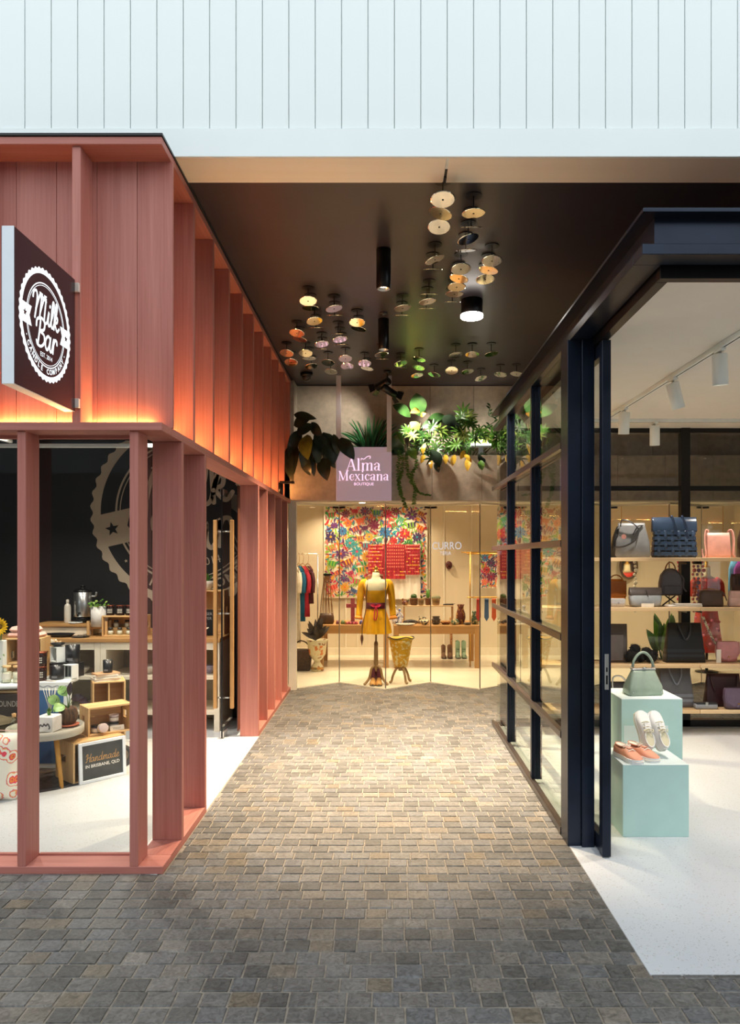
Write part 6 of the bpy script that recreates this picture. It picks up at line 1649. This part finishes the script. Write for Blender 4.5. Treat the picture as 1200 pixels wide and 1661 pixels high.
V1 = [(.05, 0), (.055, .01), (.075, .1), (.07, .16), (.05, .22), (.045, .27), (.06, .3), (.055, .3), (.04, .27)]
pot('painted_vase', 'tall dark red painted vase at the end of the pottery table', 747, 11.3, ZTb, V1, talav2, 'vase')
pot('painted_vase', 'green painted owl-shaped vase beside the tall red vase', 771, 11.3, ZTb, [(.05, 0), (.065, .03), (.07, .1), (.05, .15), (.055, .19), (.045, .2), (.03, .19)], talav3, 'vase')
pot('painted_bowl', 'cream and blue painted bowl at the front of the pottery table', 688, 11.2, ZTb, [(.03, 0), (.06, .03), (.075, .07), (.07, .07), (.04, .02)], talav, 'bowl')
def jh(o): MB().tube(spline([(.03, 0, .09), (.07, 0, .09), (.06, 0, .03)], 5), .006, 6).build('handle', talav, o)
pot('painted_jug', 'small cream painted jug behind the painted bowl', 683, 11.42, ZTb + .0, [(.03, 0), (.045, .04), (.03, .08), (.038, .11), (.03, .11)], talav, 'jug', extra=jh)
pot('stacked_bowls', 'stack of dark bowls in the middle of the pottery table', 707, 11.25, ZTb, [(.04, 0), (.07, .03), (.06, .04), (.065, .06), (.075, .075), (.05, .09), (.055, .12), (.06, .125), (.04, .12)], dkp, 'bowls')
pot('painted_dish', 'low red painted dish beside the stacked bowls', 723, 11.25, ZTb, [(.05, 0), (.085, .04), (.08, .045), (.05, .02)], talav2, 'dish')
pot('painted_pot', 'round green painted pot before the tall red vase', 738, 11.2, ZTb, [(.04, 0), (.065, .03), (.06, .06), (.04, .075), (.045, .085), (.035, .08)], talav3, 'pot')
pot('painted_dish', 'small dark painted dish under the owl vase', 758, 11.18, ZTb, [(.04, 0), (.065, .03), (.06, .035), (.04, .015)], dkp, 'dish')
pot('oval_platter', 'pale flat platter at the mannequin end of the pottery table', 657, 11.2, ZTb, [(.08, 0), (.15, .015), (.14, .018), (.08, .008)], M_bone, 'platter')
o = thing('carved_lizard', 'long dark carved lizard lying on the pottery table', 'carving', ((668 - CX) / F * 11.35, 11.35, ZTb)); MB().tube(spline([(-.14, 0, .02), (-.08, .0, .035), (0, .01, .04), (.08, 0, .03), (.17, .02, .02)], 6), .028, 8, rf=lambda t: max(.1, math.sin(PI * min(1, t * .9 + .15)))).build('body', dkp, o)
for x in (-.06, .05):
    for s in (-1, 1): MB().cyl((x, s * .015, .03), (x + .01, s * .05, .004), .008, n=6).build('leg', dkp, o)
# left table
o = thing('wall_cross', 'red painted cross ornament standing on the trinket table', 'cross', ((572 - CX) / F * 11.3, 11.3, ZTb))
rc = pm('cross_red', '#8e2a3c', .5, var=.2, scale=30)
bx('upright', rc, o, -.03, .03, -.015, .015, .04, .40, .004); bx('arm', rc, o, -.1, .1, -.0155, .0155, .25, .31, .004); bx('base', rc, o, -.07, .07, -.04, .04, 0, .04, .004)
for k in range(4): MB().ball((-.08 + .05 * k, -.045, .02), .018, 8, 6).build('bead', pm('bead_pink', '#c85a7a', .4), o)
for i, (px, c1, lab) in enumerate(((548, '#7a4a5e', 'small mauve trinket box at the end of the trinket table'), (556, '#5f7a4a', 'small green trinket box on the trinket table'), (562, '#b98a4a', 'small ochre trinket dish by the red cross'), (586, '#3d3f8a', 'small blue trinket box beside the red cross'))):
    o = thing('trinket_box', lab, 'trinket', ((px - CX) / F * 11.3, 11.3, ZTb), i * .4); MB().box(-.03, .03, -.025, .025, 0, .035, .006).build('box', pm('trinket_' + c1, c1, .5, var=.2, scale=40), o); MB().lathe([(.03, .035), (.02, .055), (0, .06)], 12, caps=False).build('lid', pm('trinket_' + c1, c1, .5), o)
bw = pm('blue_white', '#dfe0ea', .3, col2='#2c3490', lo=.52, hi=.58, scale=22)
for i, (px, h_, lab) in enumerate(((634, .3, 'taller blue and white glass figurine behind the mannequin sleeve'), (642, .24, 'shorter blue and white glass figurine next to the taller one'))):
    o = thing('figurine', lab, 'figurine', ((px - CX) / F * 11.35 + .06, 11.35, ZTb), 0); k = h_ / .3
    MB().lathe([(.04 * k, 0), (.045 * k, .05 * k), (.025 * k, .14 * k), (.035 * k, .2 * k), (.012 * k, .23 * k)], 14).build('body', bw, o); MB().ball((0, 0, .26 * k), .03 * k, 12, 8).build('head', bw, o)
    for s in (-1, 1): MB().tube(spline([(s * .03 * k, 0, .2 * k), (s * .06 * k, -.01, .14 * k), (s * .035 * k, -.03, .1 * k)], 4), .009, 6).build('arm', bw, o)
# ---- boots under the table
def boot(loc, rz, mat, label, group, tall=.17, trim=None):
    o = thing('boot', label, 'shoe', loc, rz, group)
    prof = [(0, .034, .0), (.035, .036, .0), (.08, .034, .005), (.13, .04, .0), (.17, .042, .0), (.21, .034, .0), (.235, .012, .0)]
    ht = [.1, .1, .1, .075, .06, .045, .03]
    secs = []
    for (x, wv, _), hh in zip(prof, ht):
        secs.append([(x, math.cos(PI * i / 8) * wv, .012 + (hh - .012) * math.sin(PI * i / 8) ** .7) for i in range(9)])
    MB().loft(secs, True, False, False).build('foot', mat, o)
    MB().loft([[(.05 + (.048 + .006 * t) * math.cos(a), .036 * (1 + .1 * t) * math.sin(a), .06 + t * (tall - .06) + (.012 * math.cos(2 * a) if t == 1 else 0)) for a in [2 * PI * i / 16 for i in range(16)]] for t in (0, .5, 1)], True, False).build('shaft', trim or mat, o)
    MB().prism([(x, -wv - .003) for x, wv, _ in prof] + [(x, wv + .003) for x, wv, _ in prof[::-1]], .012).build('sole', M_lid, o)
    MB().box(-.002, .05, -.032, .032, .0, .022, .004).build('heel', M_lid, o)
bb = pm('boot_brown', '#7a5a44', .6, var=.15, scale=30); bm = pm('boot_mint', '#8fae94', .6, col2='#4f6a5a', lo=.5, hi=.6, scale=18)
for i, (px, mt, lab, g) in enumerate(((719, bb, 'brown ankle boot under the pottery table, the one nearer the yellow bag', 'pair of brown boots'), (729, bb, 'brown ankle boot under the pottery table, the one nearer the mint boots', 'pair of brown boots'), (742, bm, 'mint patterned boot under the pottery table, the one nearer the brown boots', 'pair of mint boots'), (752, bm, 'mint patterned boot under the pottery table, the one nearer the table leg', 'pair of mint boots'))):
    boot(((px - CX) / F * 12.3, 12.35, ZF), R(-90), mt, lab, g, .2 if mt is bb else .27)
o = thing('painted_stick', 'slim painted rain stick leaning behind the boots', 'ornament', ((732 - CX) / F * 12.45, 12.47, ZF)); MB().cyl((0, 0, 0), (0, .06, .62), .022, n=10).build('stick', pm('stick_paint', '#b98a4a', .6, col2='#7a3a2a', scale=30), o); MB().ball((0, .06, .63), .026, 10, 8).build('knob', M_oakz, o)
# ---- mannequin in yellow dress
mx, my = -.148, 9.74
mq = thing('mannequin', 'headless dress form on a wooden tripod stand wearing a yellow dress', 'mannequin', (mx, my, ZF))
lin_ = pm('linen_form', '#dcd2b6', .8, var=.04); wood_s = timber('stand_wood', '#8a6a42', '#a98658', 'z')
def ell(z, rx, ry, n=28, f=None): return [((rx * (1 + (f(2 * PI * i / n) if f else 0))) * math.cos(2 * PI * i / n), (ry * (1 + (f(2 * PI * i / n) if f else 0))) * math.sin(2 * PI * i / n), z) for i in range(n)]
MB().loft([ell(.98, .105, .085), ell(1.12, .125, .1), ell(1.24, .155, .115), ell(1.32, .175, .1), ell(1.365, .14, .075), ell(1.385, .065, .06), ell(1.42, .05, .05), ell(1.475, .046, .046)], True).build('torso_form', lin_, mq)
MB().lathe([(.048, 1.475), (.048, 1.487), (.025, 1.497), (.018, 1.515), (.024, 1.53), (.012, 1.55), (0, 1.555)], 20, caps=False).build('neck_cap', M_brass, mq)
MB().cyl((0, 0, .5), (0, 0, .98), .012, n=10).build('upper_pole', wood_s, mq)
MB().lathe([(.028, .16), (.032, .2), (.026, .24), (.03, .3), (.024, .5), (.028, .53), (.02, .56)], 16).build('lower_pole', wood_s, mq)
for a in (-150, -30, 90):
    c, s = math.cos(R(a)), math.sin(R(a))
    MB().tube(spline([(c * .02, s * .02, .24), (c * .07, s * .07, .2), (c * .1, s * .1, .09), (c * .16, s * .16, .02), (c * .18, s * .18, .012)], 5), .017, 8).build('foot', wood_s, mq)
dr_ = thing('yellow_dress', 'bright yellow long-sleeved mini dress with gathered bodice on the dress form', 'dress', (mx, my, ZF))
yl = pm('dress_yellow', '#f4b000', .75, var=.08, scale=10, bump=.06)
fold = lambda A, k: (lambda a: A * math.sin(k * a))
MB().loft([ell(.67, .19, .15, 56, fold(.13, 11)), ell(.8, .172, .14, 56, fold(.11, 11)), ell(.95, .135, .115, 56, fold(.05, 11)), ell(1.02, .115, .097, 56, fold(.01, 14))], True, False).build('skirt', yl, dr_)
MB().loft([ell(1.02, .115, .095, 56, fold(.012, 22)), ell(1.1, .132, .108, 56, fold(.03, 22)), ell(1.18, .15, .122, 56, fold(.01, 22)), ell(1.235, .16, .122, 56)], True, False).build('bodice', yl, dr_)
for s in (-1, 1):
    MB().tube(spline([(s * .12, .01, 1.34), (s * .175, .0, 1.32), (s * .2, .0, 1.2), (s * .215, -.01, 1.02), (s * .225, -.03, .9)], 6), .045, 12, rf=lambda t: 1 + .1 * math.sin(t * 5)).build('sleeve', yl, dr_)
    MB().tube([(s * .225, -.03, .905), (s * .227, -.033, .88), (s * .23, -.036, .86)], .052, 12, rf=lambda t: .75 + .4 * t).build('cuff', pm('dress_cuff', '#e08a28', .75), dr_)
    MB().tube(spline([(s * .13, -.09, 1.23), (s * .15, -.07, 1.3), (s * .14, .0, 1.36)], 5), .02, 8, flat=.4).build('shoulder_strap', yl, dr_)
bt = thing('waist_belt', 'wide maroon sash belt with a pink bow tied around the dress', 'belt', (mx, my, ZF))
MB().loft([ell(.995, .128, .108), ell(1.0, .135, .113), ell(1.07, .135, .113), ell(1.075, .128, .108)], True, False).build('band', pm('belt_maroon', '#6d1a30', .6), bt)
pk2 = pm('bow_pink', '#d8264e', .6)
for s in (-1, 1):
    leaf_mesh(MB(), (0, -.118, 1.03), (s * .07, -.13, 1.05), .04, (0, -1, .2)).build('bow_loop', pk2, bt); MB().tube(spline([(0, -.118, 1.03), (s * .02, -.14, .95), (s * .01 - .01, -.155, .85)], 4), .007, 6).build('bow_tail', pk2, bt)
cb = thing('leather_strap', 'thin brown leather strap hanging from the mannequin shoulder', 'strap', (mx, my, ZF)); lt_ = leather('#5a3a26')
MB().tube(spline([(-.1, -.02, 1.4), (-.12, -.1, 1.25), (-.13, -.14, 1.0), (-.17, -.17, .8), (-.18, -.17, .62)], 6), .006, 6).build('strap', lt_, cb)
MB().lathe([(.015, .0), (.02, -.05), (.0, -.14)], 10, c=(-.18, -.17, .66), caps=False).build('tassel', lt_, cb)
bo = pm('boot_tan', '#c99452', .5, var=.1); bo2 = pm('boot_cuff', '#5c2436', .6)
for s, lab in ((-1, 'tan boot with maroon cuff at the mannequin base, the one nearer the timber shopfront'), (1, 'tan boot with maroon cuff at the mannequin base, the one nearer the yellow bag')):
    boot((mx + s * .04, 9.9 - .1, ZF), R(-90), bo, lab, 'pair of tan boots below the mannequin', .2, bo2)
# ---- yellow bag on stand
yb = thing('bag_stand', 'low curved-leg wooden tripod stand under the yellow bag', 'stand', (.18, 9.86, ZF))
for a in (-160, -60, 30):
    c, s = math.cos(R(a)), math.sin(R(a)); MB().tube(spline([(0, 0, .2), (c * .06, s * .06, .19), (c * .11, s * .11, .1), (c * .13, s * .13, .03), (c * .16, s * .16, .012)], 5), .017, 8).build('leg', wood_s, yb)
MB().lathe([(.03, .16), (.035, .2), (.05, .21), (0, .212)], 16, caps=False).build('cap', wood_s, yb)
yg = thing('yellow_bag', 'yellow brocade bucket bag with a dark rim on a low wooden stand', 'bag', (.18, 9.86, ZF + .213))
MB().loft([ell(0, .09, .075), ell(.1, .11, .085), ell(.3, .145, .1), ell(.36, .155, .1)], True).build('body', pm('brocade', '#e3a81c', .5, col2='#f0dca0', lo=.52, hi=.58, scale=26, metal=.1), yg)
MB().loft([ell(.355, .158, .103, 28), ell(.375, .17, .108), ell(.395, .15, .09)], True).build('rim', pm('bag_yellow', '#f2c01c', .5), yg)
MB().tube([(x, y, .385 + .012 * math.sin(i * .9)) for i, (x, y, z) in enumerate(ell(0, .175, .112))], .007, 6, closed=True).build('cord', M_lid, yg)
# ---- urn with feathers, rack, baskets
ur = thing('urn_vase', 'painted footed pottery urn holding dark feathers', 'vase', (-1.03, 10.87, ZF))
MB().lathe([(.09, 0), (.1, .015), (.095, .05), (.05, .12), (.045, .15), (.07, .17), (.12, .24), (.135, .36), (.145, .43), (.16, .46), (.15, .46), (.13, .43)], 30).build('body', pm('urn_paint', '#cfc6a4', .35, col2='#8a5a3a', lo=.56, hi=.62, scale=16), ur)
MB().lathe([(.0975, .02), (.099, .045), (.09, .06)], 30, caps=False).build('painted_band', pm('urn_band', '#2c5a4a', .35, col2='#c98a3a', scale=14), ur)
MB().lathe([(.122, .24), (.1375, .36), (.139, .38)], 30, caps=False).build('painted_band', pm('urn_flower', '#d2c7a0', .35, col2='#c8702c', lo=.5, hi=.56, scale=13), ur)
fe = thing('feather_bunch', 'bunch of dark feathers standing in the painted urn', 'feathers', (-1.03, 10.87, ZF + .46))
for k in range(16):
    a = k * 2.4; t = .3 + .7 * ((k * 37) % 10) / 10
    leaf_mesh(MB(), (0, 0, 0), (math.cos(a) * .27 * t, math.sin(a) * .18 * t, .36 - .34 * t * t), .07, (0, -1, .3), n=6).build('feather', pm('feather_dark', '#23252a', .6, col2='#4a3a2c'), fe)
rk = thing('clothes_rack', 'thin steel clothes rail at the timber-shopfront end of the boutique', 'clothes rack', (-1.5, 11.5, ZF))
MB().tube([(-.5, 0, 0), (-.5, 0, 1.72), (.42, 0, 1.72), (.42, 0, 0)], .011, 8).build('frame', M_steel, rk)
for x in (-.5, .42): MB().cyl((x, -.22, .012), (x, .22, .012), .011, n=8).build('foot_bar', M_steel, rk)
for i, (x, c1, z0, w_, lab) in enumerate(((-1.44, '#efe6d6', .35, .2, 'long white dress hanging at the end of the clothes rail'), (-1.37, '#1f6a94', .68, .15, 'blue blouse hanging on the clothes rail'), (-1.31, '#c02c44', .75, .14, 'red blouse hanging in front on the clothes rail'), (-1.23, '#4a1a2a', .95, .1, 'short maroon top hanging on the clothes rail'))):
    g = thing('hanging_garment', lab, 'garment', (x, 11.5 - .02 * i, ZF), R(-60 + 12 * i), 'garments on the clothes rail')
    gm = pm('garment_' + c1, c1, .8, var=.1, scale=12)
    MB().loft([[(w_ * (.95 + .08 * math.sin(j * 2.1 + k)) * math.cos(2 * PI * j / 24), .05 * (1 + .35 * math.sin(j * 1.9)) * math.sin(2 * PI * j / 24), z) for j in range(24)] for k, z in enumerate((z0, z0 + .3 * (1.5 - z0), 1.3, 1.45))] + [[(.06 * math.cos(2 * PI * j / 24), .03 * math.sin(2 * PI * j / 24), 1.53) for j in range(24)]], True).build('fabric', gm, g)
    MB().tube(spline([(-w_, 0, 1.47), (0, 0, 1.57), (w_, 0, 1.47)], 5), .006, 6).tube(spline([(0, 0, 1.57), (.02, 0, 1.66), (0, 0, 1.735), (-.02, 0, 1.7)], 5), .003, 6).build('hanger', M_oakx, g)
    for s in (-1, 1): MB().tube(spline([(s * w_ * .8, 0, 1.43), (s * w_ * 1.15, -.02, 1.3), (s * w_ * 1.1, -.03, 1.12)], 4), .045, 8, flat=.5).build('sleeve', gm, g)
fb_ = thing('fringed_bag', 'brown leather bag with a bundle of long hanging straps beside the rail', 'bag', (-.93, 11.35, ZTb)); 
body([(0, .2, .1), (.03, .23, .12), (.12, .22, .1), (.16, .18, .06)], .03).build('body', leather('#4a3222'), fb_)
for k in range(9): MB().tube(spline([(-.1 + .025 * k, -.015 * (k % 3), .14), (-.075 + .019 * k + .01 * math.sin(k * 3), -.02 * (k % 2), .42), (-.03 + .009 * k, 0, .75)], 5), .006, 6).build('strap', leather('#8a6238' if k % 2 else '#6a4428'), fb_)
bx('strap_hook', M_blackm, fb_, -.05, .08, -.01, .01, .74, .77, .003)
bk_ = thing('woven_basket', 'dark woven basket on the floor below the white dress', 'basket', (-1.27, 10.95, ZF))
MB().loft([rr(.26, .22, .03, 0), rr(.3, .26, .03, .28), rr(.3, .26, .03, .3)], True).build('basket', pm('basket_dark', '#3e2a1e', .8, var=.4, scale=40, bump=.4), bk_); MB().tube(arch(-.14, .14, .29, .14), .01, 8).build('handle', pm('basket_dark', '#3e2a1e', .8), bk_)
# ---- ties, mask, rails
for i, (px, c1, lab) in enumerate(((776, '#b03a2e', 'rust red pointed tie hanging from the brass rail, first of three'), (789, '#3d5a80', 'blue pointed tie hanging between the two red ties'), (801, '#c2562e', 'orange red pointed tie hanging nearest the steel shopfront'))):
    o = thing('hanging_tie', lab, 'tie', ((px - CX) / F * 11.2, 11.2, at(0, 1008, 11.2).z), 0, 'ties on the brass rail')
    gm = pm('tie_' + c1, c1, .8); MB().prism([(-.035, .06), (0, 0), (.035, .06), (.03, .33), (-.03, .33)], .006, Matrix(((1, 0, 0, 0), (0, 0, -1, 0), (0, 1, 0, 0), (0, 0, 0, 1)))).build('blade', gm, o); MB().cyl((-.03, .0, .33), (.03, .0, .33), .016, n=8).build('knot', gm, o)
rl = thing('brass_rail', 'slim brass garment rail by the ties', 'clothes rack', (1.46, 11.22, ZF))
MB().tube(spline([(-.25, 0, 1.06), (.1, 0, 1.06), (.5, 0, 1.06)], 3), .01, 8).build('bar', M_brass, rl)
for x in (-.2, .46): MB().cyl((x, 0.02, 0), (x, 0.02, 1.75), .01, n=8).build('upright', M_brass, rl)
MB().cyl((-.25, .02, 1.72), (.5, .02, 1.72), .01, n=8).build('top_bar', M_brass, rl)
mk = thing('carved_mask', 'small dark red carved mask on the boutique wall', 'mask', at(728, 916, 12.56)); 
MB().loft([[(.055 * math.cos(a) * w2, -d, .07 * math.sin(a) * (1.15 if math.sin(a) < 0 else .9) * w2) for a in [2 * PI * i / 18 for i in range(18)]] for w2, d in ((1, -.02), (1, 0), (.8, .025), (.4, .035))], True).build('face', pm('mask_red', '#5a2420', .5, var=.3, scale=30), mk)
for s in (-1, 1): MB().ball((s * .022, -.03, .015), .01, 8, 6).build('eye', M_lid, mk)
MB().cyl((0, -.03, .01), (0, -.05, -.015), .008, .012, 8).build('nose', MATS['mask_red'], mk); MB().box(-.02, .02, -.04, -.025, -.045, -.035, .002).build('mouth', M_lid, mk)
# a sign's reflection in the folding glass, painted as glowing letters
dd = bpy.data.objects['door_5']
m = MB(); XG = Matrix(((1, 0, 0, .27), (0, 0, -1, -.008), (0, 1, 0, 1.8), (0, 0, 0, 1)))
put_text(m, 'CURRO', .14, 0, .03, XG); put_text(m, 'TERIA', .07, -.02, -.065, XG)
m.build('reflected_lettering', emit_mat('sign_reflection_glow', '#e6e6ec', .75), dd)
# ---- the part of the boutique seen through the bag shop
m2 = thing('mannequin', 'headless dress form in a red embroidered dress seen through the bag shop', 'mannequin', (4.64, 10.75, ZF))
MB().loft([ell(1.36, .13, .08), ell(1.4, .06, .055), ell(1.52, .05, .05)], True).build('neck_form', lin_, m2)
MB().lathe([(.05, 1.52), (.05, 1.535), (.02, 1.55), (.024, 1.6), (0, 1.63)], 16, caps=False).build('neck_cap', M_brass, m2)
rdm = pm('dress_red', '#c22218', .7, var=.15, scale=14)
MB().loft([ell(.3, .22, .18, 40, fold(.05, 9)), ell(.9, .15, .12, 40, fold(.02, 9)), ell(1.05, .12, .1, 40), ell(1.25, .16, .12, 40), ell(1.36, .15, .09, 40)], True).build('dress', rdm, m2)
MB().loft([ell(1.0, .128, .108, 30), ell(1.08, .128, .108, 30)], True, False).build('belt', M_lid, m2)
for k in range(14): MB().ball((.17 * math.cos(k * 1.7), -.17 * abs(math.sin(k * 1.7)) - .0, .4 + .03 * k), .022, 8, 6).build('flower_motif', pm('motif_pink', '#e06a8a', .7), m2)
for s in (-1, 1): MB().tube(spline([(s * .13, 0, 1.34), (s * .2, 0, 1.28), (s * .21, -.02, 1.1)], 5), .05, 10).build('sleeve', rdm, m2)
MB().cyl((0, 0, 0), (0, 0, .3), .02, n=10).lathe([(.16, 0), (.16, .015), (.03, .03)], 20).build('stand', M_blackm, m2)
pl = thing('potted_plant', 'big-leaved green plant in a dark pot seen through the bag shop shelves', 'potted plant', (3.85, 10.35, ZF))
MB().lathe([(.1, 0), (.13, .25), (.12, .25), (0, .23)], 20).build('pot', M_lid, pl)
for k in range(16):
    a = k * 2.4; t = .4 + .6 * ((k * 7) % 9) / 9
    p1 = (math.cos(a) * .3 * t, math.sin(a) * .2 * t, .95 - .4 * t * t); p0 = (p1[0] * .35, p1[1] * .35, .5 - .2 * t)
    leaf_mesh(MB(), p0, p1, .13, (0, -1, .4), n=7).build('leaf', L_deep if k % 3 else L_green, pl); MB().tube(spline([(0, 0, .23), (p0[0] * .7, p0[1] * .7, p0[2] * .8), p0], 4), .006, 5).build('stalk', L_deep, pl)
mi = thing('oval_mirror', 'oval framed mirror on the boutique wall seen below the eye-level bag shelf', 'mirror', at(1019, 918, 12.55)); 
MB().lathe([(0, 0), (1, 0)], 32, caps=False, M=Matrix.Translation((0, -.02, 0)) @ Matrix.Rotation(PI / 2, 4, 'X') @ Matrix.Diagonal((.13, .2, 1, 1))).build('glass', M_mirror, mi)
MB().tube([(.14 * math.cos(a * PI / 20), -.02, .21 * math.sin(a * PI / 20)) for a in range(40)], .02, 8, closed=True).build('frame', pm('mirror_frame', '#5c4a3a', .5), mi)
for i, (px, c1, lab) in enumerate(((1030, '#d8cfc0', 'white bead strand hanging left of the backpack'), (1101, '#d02c5a', 'pink bead strand hanging beside the backpack'), (1125, '#a02838', 'dark red bead strand hanging by the black mullion'), (1132, '#6a3a8a', 'purple bead strand hanging by the red dress form'), (1140, '#d83a2a', 'scarlet bead strand hanging before the red dress form'))):
    top = at(px, 906, 10.5); o = thing('bead_strand', lab, 'bead strand', (top.x, 10.5, top.z - .72), 0, 'bead strands in the boutique')
    gm = pm('bead_' + c1, c1, .35)
    MB().cyl((0, 0, 0), (0, 0, .74), .002, n=5).build('cord', M_lid, o); mm = MB()
    for k in range(12): mm.ball((.012 * math.sin(k * 2.2), 0, .03 + k * .058), .022 + .008 * (k % 3 == 0), 8, 6)
    mm.build('beads', gm, o)['kind'] = 'stuff'
    MB().lathe([(.0, -.0), (.02, .02), (.0, .05)], 8, c=(0, 0, -.05), caps=False).build('tassel', gm, o)
rl2 = thing('bead_rail', 'thin brass rail holding the bead strands', 'rail', at(1090, 905, 10.5)); MB().cyl((-.75, 0, 0), (.75, 0, 0), .008, n=8).build('bar', M_brass, rl2)
for x in (-.72, .72): MB().cyl((x, 0, 0), (x, 0, 2.75 - rl2.location.z), .004, n=6).build('hanger_rod', M_brass, rl2)
for i, (px, c1, lab) in enumerate(((1191, '#5aa0d8', 'pale blue garment hanging at the picture edge beyond the shelves'), (1199, '#a03ab0', 'bright purple garment hanging at the picture edge beyond the shelves'))):
    p = at(px, 965, 11.3); g = thing('hanging_garment', lab, 'garment', (p.x, 11.3, p.z - .2), R(40), 'garments seen through the bag shop'); gm = pm('garment_' + c1, c1, .8, var=.1)
    MB().loft([[(w2 * (1 + .1 * math.sin(j * 2)) * math.cos(2 * PI * j / 20), .05 * math.sin(2 * PI * j / 20), z) for j in range(20)] for w2, z in ((.2, 0), (.18, .35), (.17, .6), (.05, .72))], True).build('fabric', gm, g)
    MB().tube(spline([(0, 0, .7), (.02, 0, .8), (0, 0, .86)], 4), .004, 6).build('hanger', M_steel, g)
    MB().box(-.02, .02, -.054, -.05, .3, .5).build('placket', M_white, g)
